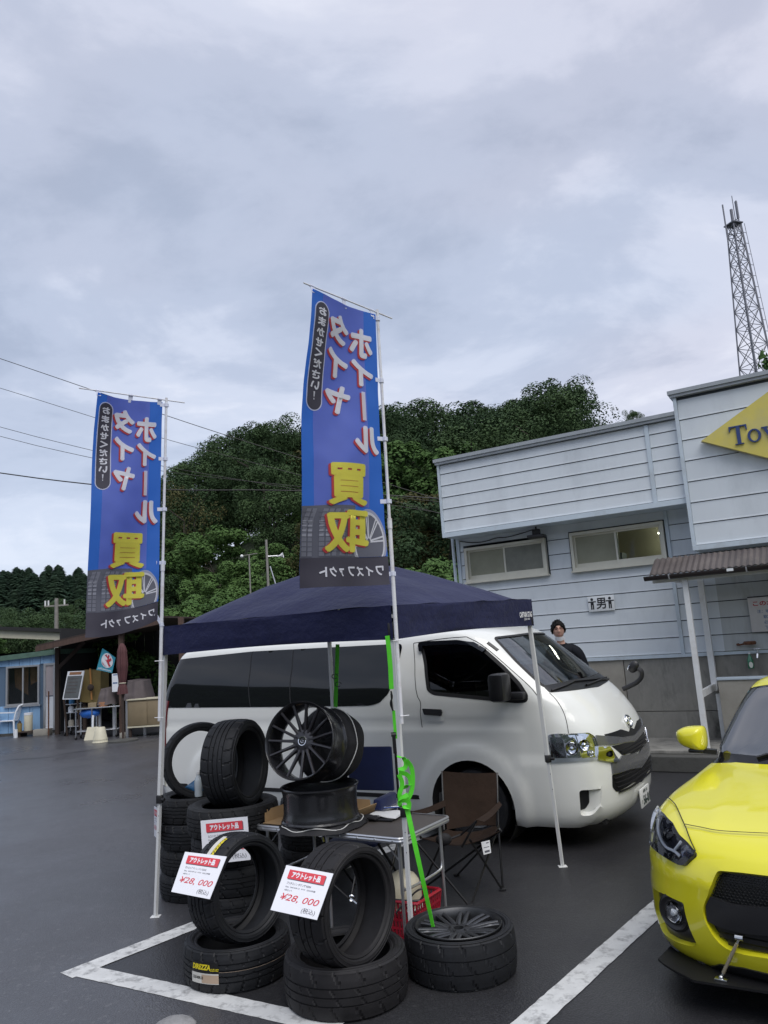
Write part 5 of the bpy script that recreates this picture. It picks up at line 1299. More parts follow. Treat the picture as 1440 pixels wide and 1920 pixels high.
# wraps and loops round the leg
for k, (a, b, c, d) in enumerate((((744, 1418), (760, 1422), (762, 1440), (747, 1444)), ((748, 1448), (766, 1452), (772, 1470), (754, 1478)), ((762, 1425), (774, 1440), (774, 1480), (764, 1500)), ((748, 1452), (756, 1470), (748, 1490), (752, 1503)), ((765, 1490), (752, 1497), (748, 1512), (768, 1514)), ((747, 1505), (757, 1500), (768, 1503), (766, 1518)))):
    pts = chaikin([pz(*q, Y - .012 - .006 * k) for q in (a, b, c, d)], 3, False); ribbon([S1I @ p for p in pts], .028, (.8, -.2, .55 if k % 2 else -.3)).build('wrapped_strap', M_strap, st1, 40)
E0, E1 = pz(763, 1515, Y - .02), pz(812, 1738, 4.86)
ribbon([S1I @ E0.lerp(E1, i / 12) for i in range(13)], .030, (1, 0, .1), .002, .9).build('lower_strap', M_strap, st1, 30)
st2 = empty('ratchet_strap', cB, 0, 'green strap hanging down the shaded back canopy leg', 'strap'); S2I = Matrix.Translation(-st2.location)
YB = feet['B'].y - .05
ribbon([S2I @ pz(*p, YB) for p in ((633, 1208), (632, 1240), (630, 1290), (629, 1325), (626, 1345))], .040).build('strap_web', M_strap, st2, 30)
for cx, cy in ((628, 1268), (634, 1283)):
    m_ = MB(); c = S2I @ pz(cx, cy, YB - .03); m_.tube([c + Vector((.03 * math.cos(t) , 0, .022 * math.sin(t))) for t in [k * .5 for k in range(12)]], .004, 5); m_.build('hook', M_blackm, st2)
# ================================================================== advertising banners
M_bblue = mat('banner_blue', (0.035, 0.155, 0.57), .55, var=.05, vscale=3); M_bvio = mat('banner_violet_blue', (0.165, 0.23, 0.64), .55, var=.06, vscale=3)
M_bdark = mat('banner_black', (0.040, 0.037, 0.055), .6); M_bwhite = mat('banner_white', (0.80, 0.81, 0.88), .55); M_bred = mat('banner_red', (0.58, 0.075, 0.08), .55); M_byel = mat('banner_yellow', (0.78, 0.74, 0.12), .55)
M_bt1 = mat('banner_tyre_dark', (0.095, 0.10, 0.13), .55); M_bt2 = mat('banner_tyre_grey', (0.27, 0.28, 0.34), .55); M_bt3 = mat('banner_tyre_light', (0.46, 0.47, 0.54), .55)
M_pole = mat('white_banner_pole', (0.70, 0.71, 0.74), .4, dirt=(.3, .2, .12), dscale=9, damt=.5); M_clip = mat('white_tab', (0.62, 0.65, 0.76), .5)
for m_b in (M_bblue, M_bvio, M_bwhite, M_bred, M_byel, M_bt2, M_bt3):           # thin cloth lets the sky through
    nt = m_b.node_tree; pb_n = nt.nodes['Principled BSDF']; tr_n = nt.nodes.new('ShaderNodeBsdfTranslucent'); mx_n = nt.nodes.new('ShaderNodeMixShader'); mx_n.inputs[0].default_value = .42
    tr_n.inputs[0].default_value = [min(1, c * 1.25) for c in pb_n.inputs['Base Color'].default_value[:3]] + [1]
    nt.links.new(pb_n.outputs[0], mx_n.inputs[1]); nt.links.new(tr_n.outputs[0], mx_n.inputs[2]); nt.links.new(mx_n.outputs[0], nt.nodes['Material Output'].inputs[0])
FW, FH = .60, 1.86
def banner(name_label, ptop, pbot, az0, az1, wave, seed, curl, flag_top, FW=.60):
    root = empty('advertising_banner', pbot, 0, name_label, 'banner', 'advertising banners'); I = Matrix.Translation(-Vector(pbot))
    ax = (pbot - ptop).normalized()
    m_ = MB(); m_.tube([I @ ptop, I @ ptop.lerp(pbot, .55)], .0105, 10); m_.tube([I @ ptop.lerp(pbot, .535), I @ pbot], .0135, 10); m_.tube([I @ ptop.lerp(pbot, .525), I @ ptop.lerp(pbot, .55)], .0165, 10); m_.build('pole', M_pole, root)
    bdir = -azdir(az0)
    bt = ptop + Vector((0, 0, -.02))
    bb0, bb1 = bt - bdir * .155, bt + bdir * .69
    m_ = MB(); m_.tube([I @ bb0, I @ bb1], .0052, 8); m_.build('crossbar', M_pole, root)
    def fp(u, v, off=0.0):
        """u 0 at the free edge .. 1 at the pole, v 0 top .. 1 bottom"""
        d = (1 - u) * FW; az = lerp(az0, az1, v ** .8); dr = -azdir(az); nrm_ = Vector((dr.y, -dr.x, 0))
        p = ptop + ax * (flag_top + v * FH) + Vector((0, 0, 0)); 
        if nrm_.dot(-Vector((p.x, p.y, 0))) < 0: nrm_ = -nrm_
        w = wave * ((1 - u) * .9 + .12) * math.sin(3.2 * v * PI + seed + u * 2.2) * .5 + wave * .5 * math.sin(u * 7.5 + v * 5 + seed) * (.3 + .7 * v) + .006 * noise.noise(Vector((u * 5, v * 14, seed)))
        lift = curl * max(0, v - .72) ** 2 * 10 * math.sin(PI * (1 - u)) * 0 + curl * max(0, v - .75) / .25 * (u - .15) ** 2
        sag = -.018 * math.sin(PI * u) * max(0, 1 - v * 6)
        gap = .030
        return p + dr * (d + gap) + nrm_ * (w + off) + Vector((0, 0, sag + lift * .30))
    NU, NV = 24, 74
    us = [i / NU for i in range(NU + 1)]; vs_ = [j / NV for j in range(NV + 1)]
    m_ = MB(); m_.grid(lambda u, v: I @ fp(u, v), NU, NV); flag = m_.build('flag', M_bblue, root, 70, fix=False)
    def layer(name, m, polys, off, vfmt=None):
        """flat print: polygons in (u, v), cut along the flag's grid so that it follows the cloth"""
        bm = bmesh.new()
        for pv, pf in polys:
            vv = [bm.verts.new((p[0], p[1], p[2] * .00006 if len(p) > 2 else 0)) for p in pv]
            for f in pf:
                try: bm.faces.new([vv[i] for i in f])
                except ValueError: pass
        if not bm.verts: return
        x0 = min(v.co.x for v in bm.verts); x1 = max(v.co.x for v in bm.verts); y0 = min(v.co.y for v in bm.verts); y1 = max(v.co.y for v in bm.verts)
        for u in us[1:-1]:
            if x0 < u < x1: bmesh.ops.bisect_plane(bm, geom=bm.verts[:] + bm.edges[:] + bm.faces[:], plane_co=(u, 0, 0), plane_no=(1, 0, 0), dist=1e-7)
        for v in vs_[1:-1]:
            if y0 < v < y1: bmesh.ops.bisect_plane(bm, geom=bm.verts[:] + bm.edges[:] + bm.faces[:], plane_co=(0, v, 0), plane_no=(0, 1, 0), dist=1e-6)
        for v in bm.verts: v.co = I @ fp(v.co.x, v.co.y, off + v.co.z)
        me = bpy.data.meshes.new(name); bm.to_mesh(me); bm.free(); me.materials.append(m); me.polygons.foreach_set('use_smooth', [True] * len(me.polygons)); me.update(); link(name, me, flag)
    def P(*pts): return ([(p[0], p[1]) for p in pts], [tuple(range(len(pts)))])
    def glyph(ch, u0, u1, v0, v1, bold=.03, du=0, dv=0, fw=0, fh=0):
        vs, fs = text_span(ch, 1, 1, 0.0); V, Fq = [], []            # mirrored: the cloth is seen from behind
        if ch == '！': m_ = (u0 + u1) / 2; return ([(m_ - .012, v0), (m_ + .010, v0), (m_ + .004, v0 + .018), (m_ - .008, v0 + .018), (m_ - .008, v0 + .022), (m_ + .004, v0 + .022), (m_ + .004, v0 + .028), (m_ - .008, v0 + .028)], [(0, 1, 2, 3), (4, 5, 6, 7)])
        for k in range(8):
            a_ = PI / 4 * k; ox, oy = bold * .5 * math.cos(a_), bold * .5 * math.sin(a_); b_ = len(V)
            V += [((u0 + u1) / 2 - (v[0] * (1 - bold) + ox) * (u1 - u0) + du, (v0 + v1) / 2 - (v[1] * (1 - bold) + oy) * (v1 - v0) + dv, k) for v in vs]; Fq += [tuple(i + b_ for i in f) for f in fs]
        return V, Fq
    layer('panel_print', M_bvio, [P((.15, 0), (.80, 0), (.82, .5), (.82, .725), (.14, .725), (.15, .4))], .0012)
    # tyre and wheel picture
    layer('tyre_print', M_bt1, [P((0, .728), (.3, .722), (.62, .722), (.66, .9), (0, .9))], .0018)
    strips = []
    for a, w_ in ((.015, .05), (.08, .045), (.20, .055), (.27, .05), (.34, .05), (.43, .06), (.53, .05)):
        strips.append(P((a + .05, .735), (a + w_ + .05, .735), (a + w_ + .015, .77), (a + w_, .82), (a + w_, .895), (a, .895), (a, .82), (a + .015, .77)))
    layer('tread_print', M_bt2, strips, .0024)
    layer('tread_light_print', M_bt3, [P((a, v + .001 * (a > .1)), (a + .045, v - .001), (a + .045, v + .008), (a, v + .008)) for a in (.015, .08, .20, .27, .34) for v in (.775, .79, .805, .82)] , .003)
    lines = [P((a, v), (a + w_, v + .001), (a + w_, v + .0035), (a, v + .0025)) for v in [.745 + .0165 * k for k in range(10)] for a, w_ in ((.01, .12), (.19, .22), (.42, .20))]
    layer('tread_lines_print', M_bt1, lines, .0034)
    cx, cy, rx, ry = .80, .845, .20, .115
    def el(k, n=40): return [(min(1.0, cx + rx * k * math.cos(2 * PI * i / n)), min(.8995, cy + ry * k * math.sin(2 * PI * i / n))) for i in range(n)]
    layer('tyre_side_print', M_bt3, [P(*el(1.0))], .0036); layer('rim_print', M_bt1, [P(*el(.90))], .0042)
    sp = []
    for i in range(16):
        a = 2 * PI * i / 16 + .1; b = a + (.12 if i % 2 else -.12)
        r0, r1 = .10, .84; w0, w1 = .05, .03
        q = [(cx + rx * r * math.cos(t + s_ * w_ / max(r, .2)), cy + ry * r * math.sin(t + s_ * w_ / max(r, .2))) for r, t, s_, w_ in ((r0, a, -1, w0), (r1, b, -1, w1), (r1, b, 1, w1), (r0, a, 1, w0))]
        if max(p[1] for p in q) < .899 and max(p[0] for p in q) <= 1.0: sp.append(P(*q))
    layer('spokes_print', M_bwhite, sp, .0048)
    ring_o, ring_i = el(.90), el(.82); n = 40
    layer('rim_edge_print', M_bwhite, [(ring_o + ring_i, [(i, (i + 1) % n, n + (i + 1) % n, n + i) for i in range(n)])], .0046)
    layer('band_print', M_bdark, [P((0, .9), (1, .9), (1, 1), (0, 1))], .0016)
    # pill with the small slogan
    def pill(u0, u1, v0, v1): r = (u1 - u0) / 2; rv = r * FW / FH; return P(*([(u0 + r - r * math.cos(t), v0 + rv - rv * math.sin(t)) for t in [PI * k / 14 for k in range(15)]] + [(u1 - r + r * math.cos(t), v1 - rv + rv * math.sin(t)) for t in [PI * k / 14 for k in range(15)]]))
    layer('pill_edge_print', M_bwhite, [pill(.045, .262, .028, .398)], .0022); layer('pill_print', M_bdark, [pill(.058, .249, .032, .394)], .0030)
    txt = 'おまかせください！'; layer('lettering', M_bwhite, [glyph(c, .095 + (.02 if c == '！' else 0), .213 - (.02 if c == '！' else 0), .048 + k * .0355, .048 + k * .0355 + .029, .10) for k, c in enumerate(txt)], .0040)
    big = [('タ', .275, .58, .048, .155), ('イ', .30, .58, .168, .272), ('ヤ', .29, .60, .298, .402), ('ホ', .60, .92, .072, .185), ('イ', .62, .92, .192, .29), ('ル', .62, .97, .435, .535)]
    bar_ = ([(.74, .310), (.79, .310), (.795, .415), (.745, .415)], [(0, 1, 2, 3)])
    layer('lettering_shadow', M_bred, [glyph(*g, .11, -.022, .006) for g in big] + [([(p[0] - .022, p[1] + .005) for p in bar_[0]], bar_[1])], .0050)
    layer('lettering', M_bwhite, [glyph(*g, .10) for g in big] + [bar_], .0064)
    kan = [('買', .295, .79, .575, .722), ('取', .255, .80, .738, .884)]
    layer('lettering_shadow', M_bred, [glyph(*g, .07, -.026, .004) for g in kan], .0060); layer('lettering', M_byel, [glyph(*g, .07) for g in kan], .0076)
    low = 'ワイズファクト'; layer('lettering', M_bwhite, [glyph(c, .86 - k * .11, .86 - k * .11 + .085 * (.7 if c in 'ァ' else 1), .932 + (.006 if c == 'ァ' else 0), .966, .09) for k, c in enumerate(low)], .0040)
    # white tabs holding the cloth to pole and crossbar
    for v in (.0, .24, .46, .69, .95):
        a, b = fp(.96, min(1, v + .012)), ptop + ax * (flag_top + (v + .012) * FH)
        m_ = MB(); m_.bar(I @ a, I @ (b + (b - a).normalized() * .022), .028, .003, azdir(az0 + 90)); m_.tube([I @ (b + Vector((0, 0, -.014))), I @ (b + Vector((0, 0, .014)))], .0165, 10); m_.build('tab', M_clip, root, 30)
    for u in (.02, .5, .95):
        a = fp(u, .012); b = bt + bdir * ((1 - u) * FW + .03)
        m_ = MB(); m_.bar(I @ a, I @ (b + Vector((0, 0, .01))), .034, .003, azdir(az0 + 90)); m_.tube([I @ (b - bdir * .017), I @ (b + bdir * .017)], .0085, 8); m_.build('tab', M_clip, root, 30)
    # cable ties to the canopy leg
    return root, I, fp
pt, pb = pz(707, 581, 5.04), pz(753, 1357, 5.06)
bn1, I1, fp1 = banner('taller blue advertising banner on the white pole of the middle canopy leg', pt, pb, 41, 66, .048, .6, 0.0, .045)
for py in (1201, 1342):
    c = pz(744 if py < 1300 else 757, py, 5.055); m_ = MB(); m_.tube([I1 @ (c + Vector((-.03, .03, 0))), I1 @ (c + Vector((-.02, -.018, .0))), I1 @ (c + Vector((.035, -.02, .003)))], .003, 5); m_.build('cable_tie', M_wtext, bn1)
pt, pb = pz(312, 746, 6.02), pz(299, 1352, 6.08)
bn2, I2, fp2 = banner('blue advertising banner with curled lower edge on the left canopy leg', pt, pb, 52, 66, .052, 2.4, 0.5, .04, .525)
for py in (1239, 1345):
    c = pz(301, py, 6.06); m_ = MB(); m_.tube([I2 @ (c + Vector((-.045, -.0, 0))), I2 @ (c + Vector((-.0, -.02, .0))), I2 @ (c + Vector((.03, -.02, .0)))], .003, 5); m_.build('cable_tie', M_wtext, bn2)
# ================================================================== the tyres for sale
def quat_to(axis): return Vector(axis).normalized().to_track_quat('Z', 'Y').to_euler()
TY = {}
def tyre(Ro, W, Ri, style, m, loc, axis=(0, 0, 1), spin=0.0, label='', group=None):
    key = (Ro, W, Ri, style, m.name)
    if key not in TY: TY[key] = tyre_mesh('tyre', Ro, W, Ri, style, m)
    o = link('tyre', TY[key]); o.location = loc
    o.rotation_euler = (Vector(axis).normalized().to_track_quat('Z', 'Y').to_matrix() @ Matrix.Rotation(spin, 3, 'Z')).to_euler()
    return tag(o, label, 'tyre', group)
def on_tyre(o, verts, faces, name, m, Ro, th0, off):
    """label wrapped on the tread, x along the circumference, y along the axle"""
    m_ = MB(); m_.add([((Ro + off) * math.cos(th0 + v[0] / Ro), (Ro + off) * math.sin(th0 + v[0] / Ro), v[1]) for v in verts], faces); return m_.build(name, m, o, 60)
def gridrect(x0, x1, y0, y1, n=10):
    return [(lerp(x0, x1, i / n), y) for i in range(n + 1) for y in (y0, y1)], [(2 * i, 2 * i + 2, 2 * i + 3, 2 * i + 1) for i in range(n)]
def sticker(o, Ro, px, py):
    Mw = o.matrix_basis; Mi = Mw.inverted(); oo = Mi @ CAM_O; d = (Mi.to_3x3() @ ray(px, py)).normalized()
    a = d.x ** 2 + d.y ** 2; b = 2 * (oo.x * d.x + oo.y * d.y); c = oo.x ** 2 + oo.y ** 2 - Ro ** 2; D = b * b - 4 * a * c
    t = (-b - math.sqrt(max(0, D))) / (2 * a); p = oo + d * t; return math.atan2(p.y, p.x), p.z
M_ytext = mat('yellow_print', (0.72, 0.60, 0.02), .5); M_lwhite = mat('label_white', (0.60, 0.59, 0.55), .5); M_ltan = mat('label_tan', (0.45, 0.34, 0.25), .5); M_lblack = mat('label_black', (0.012, 0.012, 0.012), .4)
t1 = tyre(.322, .225, .235, 0, M_rub, (-1.076, 5.049, .1135), spin=.3, label='tyre lying flat at the front left with a yellow and black label on its tread', group='tyres for sale')
ang = sticker(t1, .322, 383, 1812)[0]
def rel(p, o): return o
on_tyre(t1, *gridrect(-.10, .09, .005, .060), 'label_top', M_lblack, .322, ang, .0012); on_tyre(t1, *gridrect(-.10, .09, -.052, .003), 'label_strip', M_lwhite, .322, ang, .0012); on_tyre(t1, *gridrect(-.02, .09, -.048, -.004, 6), 'label_patch', M_ltan, .322, ang, .002)
vs, fs = text_span('DIREZZA', .13, .030, .05, .25); on_tyre(t1, [(v[0] - .025, v[1] + .036, 0) for v in vs], fs, 'lettering', M_ytext, .322, ang, .0026)
vs, fs = text_span('DZ102', .05, .014, .02, .25); on_tyre(t1, [(v[0] + .066, v[1] + .024, 0) for v in vs], fs, 'lettering', M_ytext, .322, ang, .0026)
vs, fs = text_span('235/40R18', .08, .016, .02); on_tyre(t1, [(v[0] - .05, v[1] - .022, 0) for v in vs], fs, 'lettering', M_lblack, .322, ang, .0026)
on_tyre(t1, *gridrect(.09, .75, .010, .0114, 30), 'paint_line', M_ltan, .322, ang, .0008)
t1s = tyre(.312, .245, .232, 2, M_rub, (-1.058, 5.055, .487), azdir(128) + Vector((0, 0, .06)), .4, 'standing tyre with a yellow and white tread sticker on the front left stack', 'tyres for sale')
# sticker on its upper tread
an, zz = sticker(t1s, .312, 404, 1588)
on_tyre(t1s, *gridrect(-.10, .08, zz - .03, zz + .005), 'sticker', M_lwhite, .312, an, .001); on_tyre(t1s, *gridrect(-.10, .08, zz + .006, zz + .04), 'sticker', M_lblack, .312, an, .001)
vs, fs = text_span('DIREZZA', .14, .026, .05, .25); on_tyre(t1s, [(v[0] - .01, v[1] + zz + .023, 0) for v in vs], fs, 'lettering', M_ytext, .312, an, .0024)
t2 = tyre(.345, .248, .250, 1, M_rub3, (-.388, 4.641, .125), spin=.9, label='broad tyre lying flat at the very front, below the right price card', group='tyres for sale')
t2s = tyre(.315, .262, .238, 1, M_rub3, (-.372, 4.56, .500), azdir(128) + Vector((0, 0, .03)), .2, 'standing wide tyre carrying the right price card at the front', 'tyres for sale')
# left rear stack
sx, sy = -1.700, 6.70
labs = ['lowest tyre of the stack beside the left canopy leg', 'second tyre from the ground beside the left canopy leg', 'third tyre from the ground beside the left canopy leg', 'top flat tyre of the stack beside the left canopy leg']
rnd = random.Random(3)
for i in range(4): tyre(.325, .193, .225, (0, 2, 0, 0)[i], M_rub2 if i % 2 else M_rub, (sx + rnd.uniform(-.015, .015), sy + rnd.uniform(-.015, .015), .0975 + i * .194), spin=i * 1.3, label=labs[i], group='tyres for sale')
tyre(.312, .195, .240, 0, M_rub2, (sx + .02, sy - .02, .776 + .312 - .055), azdir(156) + Vector((0, 0, .10)), .8, 'standing tyre by the left canopy leg with the van seen through its hole', 'tyres for sale')
bx, by = -1.295, 6.085
labs = ['lowest tyre of the stack with the rear price card', 'second tyre from the ground in the stack with the rear price card', 'third tyre from the ground in the stack with the rear price card', 'wider top flat tyre under the tall standing tyre']
for i in range(4):
    tyre(.322 if i < 3 else .340, .198 if i < 3 else .205, .225, (2, 1, 2, 2)[i], M_rub2 if i == 3 else M_rub, (bx + rnd.uniform(-.012, .012), by + rnd.uniform(-.012, .012), .1 + i * .199 + (.003 if i == 3 else 0)), spin=i * .9, label=labs[i], group='tyres for sale')
tyre(.325, .265, .235, 0, M_rub, (bx + .03, by + .02, .803 + .325 - .055), azdir(106) + Vector((0, 0, .02)), .5, 'tall standing tyre with its straight grooved tread facing out, above the rear price card', 'tyres for sale')
labs = ['lowest tyre of the stack behind the table', 'middle tyre of the stack behind the table', 'top tyre of the stack behind the table']
for i in range(3): tyre(.322, .2, .225, (1, 2, 0)[i], M_rub2, (-.80 + .01 * i, 7.18, .101 + i * .201), spin=i, label=labs[i], group='tyres for sale')
# mounted wheel weighing down the middle leg
M_gun = mat('gunmetal_alloy', (0.085, 0.088, 0.095), .38, metal=.75); M_gun2 = mat('gunmetal_barrel', (0.05, 0.052, 0.056), .4, metal=.7)
wh = empty('mounted_wheel', (.268, 4.875, 0), .4, 'gunmetal multi-spoke wheel in its tyre lying flat at the foot of the middle leg', 'wheel')
tw = link('tyre', tyre_mesh('tyre', .328, .245, .248, 3, M_rub), wh, (0, 0, .1235))
rimr = empty('rim', (0, 0, .128)); rimr.parent = wh
bpy.data.objects.remove(rimr)
class _Off: pass
def rim_at(parent_root, *a, **k): return rim_parts(parent_root, *a, **k)
rb0 = len(bpy.data.objects)
before = set(bpy.data.objects); rim_parts(wh, .252, .235, M_gun, M_gun2, 10, True, concave=.018, sw=.024)
for o in set(bpy.data.objects) - before:
    if o.parent == wh: o.location = (0, 0, .136)
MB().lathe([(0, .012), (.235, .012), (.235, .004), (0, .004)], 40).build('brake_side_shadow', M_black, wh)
# ================================================================== folding table with the display rims
TZ = .675
FL, FR, BR_ = gnd(482, 1546, TZ), gnd(752, 1572, TZ), gnd(806, 1527, TZ)
ex = (FR - FL).normalized(); ey = Vector((-ex.y, ex.x, 0)); LX = (FR - FL).length; LY = .62
TR = math.atan2(ex.y, ex.x)
tab = empty('folding_table', FL, TR, 'aluminium folding table with dark top holding the display rims', 'table')
tab.location.z = 0
poly = round_poly([(0, 0), (LX, 0), (LX, LY), (0, LY)], .05)
M_top = mat('dark_brown_table_top', (0.075, 0.066, 0.060), .45, var=.1, vscale=9)
MB().prism([(p.x, p.y) for p in poly], TZ - .028, TZ - .002).build('table_top', M_top, tab, 30)
mb = MB(); outer_ = [Vector((p.x, p.y)) for p in poly]; c2_ = Vector((LX / 2, LY / 2))
def offs(d): return [Vector((p.x + (d if p.x > LX / 2 else -d), p.y + (d if p.y > LY / 2 else -d))) for p in outer_]
pr = [(.000, TZ + .003), (.010, TZ + .003), (.014, TZ - .004), (.011, TZ - .013), (.014, TZ - .022), (.011, TZ - .034), (.0, TZ - .034)]
n = len(outer_); vs = []
for d, z in pr: vs += [Vector((p.x, p.y, z)) for p in offs(d)]
mb.add(vs, [(i * n + k, i * n + (k + 1) % n, (i + 1) * n + (k + 1) % n, (i + 1) * n + k) for i in range(len(pr) - 1) for k in range(n)]); ed = mb.build('aluminium_edge', M_alu, tab, 30)
for i in range(9):
    MB().ball((.06 + i * (LX - .12) / 8, -.0145, TZ - .018), .005, 8, 5).build('rivet', M_steel, ed)
mb = MB(); mb.bbox((LX / 2 - .03, -.03, TZ - .035), (LX / 2 + .03, -.012, TZ - .008), .004); mb.bar((LX / 2, -.024, TZ - .03), (LX / 2 + .005, -.024, TZ - .065), .016, .008); mb.build('latch', M_steel, tab)
for x in (.05, LX / 2 - .02, LX - .05):
    for y in (.05, LY - .05):
        if x == LX / 2 - .02 and y > .1: continue
        lg = MB().tube([(x, y, TZ - .03), (x, y, .32)], .0125, 8).build('leg', M_alu, tab); MB().tube([(x, y, .36), (x, y, .02)], .010, 8).build('leg_extension', M_alu, lg); MB().tube([(x, y, .03), (x, y, 0)], .014, 8).build('rubber_foot', M_black, lg)
for x in (.05, LX - .05):
    MB().tube(chaikin([(x, .05, TZ - .12), (x, .05, .36), (x, .09, .33), (x, LY - .09, .33), (x, LY - .05, .36), (x, LY - .05, TZ - .12)], 2, False), .009, 8).build('leg_brace', M_alu, tab)
    MB().bar((x + (.12 if x < .5 else -.12), .05, TZ - .035), (x, .05, TZ - .16), .012, .004).build('stay', M_alu, tab)
def tw_(px, py, z): return gnd(px, py, z)
TM = Matrix.Translation(Vector((FL.x, FL.y, 0))) @ Matrix.Rotation(TR, 4, 'Z'); TMi = TM.inverted()
# cardboard tray under the rims
tx0, tx1, ty0, ty1 = .03, .62, .03, .585
tray = empty('cardboard_tray', TM @ Vector((tx0, ty0, TZ + .003)), TR, 'flattened cardboard tray under the black rims on the table', 'tray')
w_, d_ = tx1 - tx0, ty1 - ty0
MB().box((0, 0, 0), (w_, d_, .004)).build('tray_floor', M_card, tray, 0)
for a, b, o_ in (((0, .02, .004), (0, d_ - .02, .004), (-.025, 0, .075)), ((w_, .0, .004), (w_, d_, .004), (.05, 0, .065)), ((.02, d_, .004), (w_ - .02, d_, .004), (0, .03, .07))):
    a, b, o_ = Vector(a), Vector(b), Vector(o_); nn = (b - a).cross(o_).normalized() * .004
    e0, e1 = a + o_ + (b - a).normalized() * .03, b + o_ - (b - a).normalized() * .03
    MB().add([a, b, e1, e0, a + nn, b + nn, e1 + nn, e0 + nn], [(0, 1, 2, 3), (7, 6, 5, 4), (0, 4, 5, 1), (1, 5, 6, 2), (2, 6, 7, 3), (3, 7, 4, 0)]).build('flap', M_card, tray, 0)
# black cloth wheel bag, flattened below the upright barrel
M_cloth = mat('black_nylon_cloth', (0.010, 0.010, 0.012), .75, var=.3, vscale=20, bump=.6, bscale=18, bdist=.015); M_cord = mat('pale_cord', (0.6, 0.6, 0.58), .7)
rc = Vector((-.585, 5.63, 0)); zb = TZ + .008
bag = empty('wheel_bag', rc + Vector((0, 0, zb)), 0, 'black cloth wheel bag with pale drawcord under the upright rim on the table', 'bag')
def bagfn(u, v):
    a = 2 * PI * u; r = .305 * (1 + .04 * math.sin(5 * a + 1) + .02 * math.sin(11 * a)) * (1 - .16 * v) ; z = .045 * v * (1 + .15 * math.sin(7 * a))
    return Vector((r * math.cos(a), r * math.sin(a), z))
mb = MB(); mb.grid(bagfn, 72, 6); mb.add([bagfn(i / 72, 0) for i in range(72)], [tuple(range(72))]); mb.add([bagfn(i / 72, 1) * 1.0 for i in range(72)] + [Vector((0, 0, .035))], [(i, (i + 1) % 72, 72) for i in range(72)]); mb.build('bag_cloth', M_cloth, bag, 60)
MB().tube([bagfn(i / 72, .62) * 1.012 + Vector((0, 0, .006 * math.sin(i * .5))) for i in range(72)], .0035, 5, closed=True).build('drawcord', M_cord, bag)
# upright barrel (face down)
M_blk_rim = mat('satin_black_alloy', (0.014, 0.0145, 0.017), .27, spec=.6, coat=.25); M_blk_face = mat('black_spoke_alloy', (0.016, 0.015, 0.019), .33, spec=.6, coat=.2)
rA = empty('alloy_rim', rc + Vector((0, 0, zb + .045 + .112)), 0, 'black alloy rim lying flat on the cloth bag, its barrel facing out', 'rim')
rim_parts(rA, .272, .235, M_blk_face, M_blk_rim, 10, True, sw=.018)
for o in rA.children: o.rotation_euler = (PI, 0, 0)
# tilted display rim
fc = pz(561, 1388, 5.47); nrmf = (azdir(202) + Vector((0, 0, .26))).normalized()
rB = empty('alloy_rim', fc - nrmf * .10, 0, 'black alloy rim tilted on top of the upright barrel, silver ring on its hub', 'rim')
rB.rotation_euler = (nrmf.to_track_quat('Z', 'Y').to_matrix() @ Matrix.Rotation(.2, 3, 'Z')).to_euler()
rim_parts(rB, .262, .225, M_blk_face, M_blk_rim, 15, False, concave=.045, sw=.016, m_cap=M_chrome)
# third rim in its cloth bag behind
gc = pz(618, 1396, 5.82); nb_ = (azdir(206) + Vector((0, 0, .25))).normalized()
bg2 = empty('bagged_rim', gc, 0, 'rim wrapped in a black cloth bag leaning behind the tilted rim', 'rim')
bg2.rotation_euler = nb_.to_track_quat('Z', 'Y').to_euler()
def bag2(u, v):
    a = 2 * PI * u; t = (v - .5) * 2; r = .255 * (1 - abs(t) ** 5) ** .3 if abs(t) < 1 else 0.0; r *= 1 + .02 * math.sin(6 * a + 3 * t); return Vector((r * math.cos(a), r * math.sin(a), t * .125 * (1 + .08 * math.sin(5 * a))))
mb = MB(); mb.grid(bag2, 64, 22); mb.build('bag_cloth', M_cloth, bg2, 60)
MB().tube([Vector((.262 * math.cos(2 * PI * i / 48), .262 * math.sin(2 * PI * i / 48), .055 + .012 * math.sin(i * .6))) for i in range(48)], .0035, 5, closed=True).build('drawcord', M_cord, bg2)
# papers, gloves and pens on the right of the table
c = TM @ Vector((.95, .28, TZ + .003)); c = gnd(712, 1531, TZ + .01); c.z = TZ + .003
cb0 = empty('clipboard', c, TR + .15, 'dark clipboard with white papers on the right end of the table', 'clipboard')
MB().bbox((-.12, -.10, 0), (.14, .12, .012), .004).build('board', M_black, cb0)
def pap(u, v): return Vector((lerp(-.08, .15, u), lerp(-.06, .11, v), .016 + .02 * u * (1 - u) * 4 * .5 + .006 * math.sin(u * 6 + v * 3)))
mb = MB(); mb.grid(pap, 8, 6); mb.add([p + Vector((.004, -.006, -.003)) for p in [pap(i / 4, j) for j in (0, 1) for i in range(5)]], [(i, i + 1, i + 6, i + 5) for i in range(4)]); mb.build('papers', M_paper, cb0, 60)
gl = gnd(690, 1532, TZ + .02); gl.z = TZ + .003
gv = empty('work_gloves', gl, TR, 'black work glove lying beside the clipboard on the table', 'glove')
mb = MB(); mb.ball((0, 0, .018), .05, 12, 8, (1.1, .75, .34))
for k in range(4): mb.tube([(.03, -.03 + k * .018, .018), (.07, -.036 + k * .02, .02), (.095, -.036 + k * .022, .012)], [.011, .010, .008], 7)
mb.tube([(-.01, -.03, .018), (.02, -.06, .014), (.045, -.07, .011)], [.012, .011, .009], 7); mb.build('glove_body', M_cloth, gv)
M_penb = mat('blue_pen', (0.03, 0.08, 0.32), .3)
pc = gnd(738, 1516, TZ + .03)
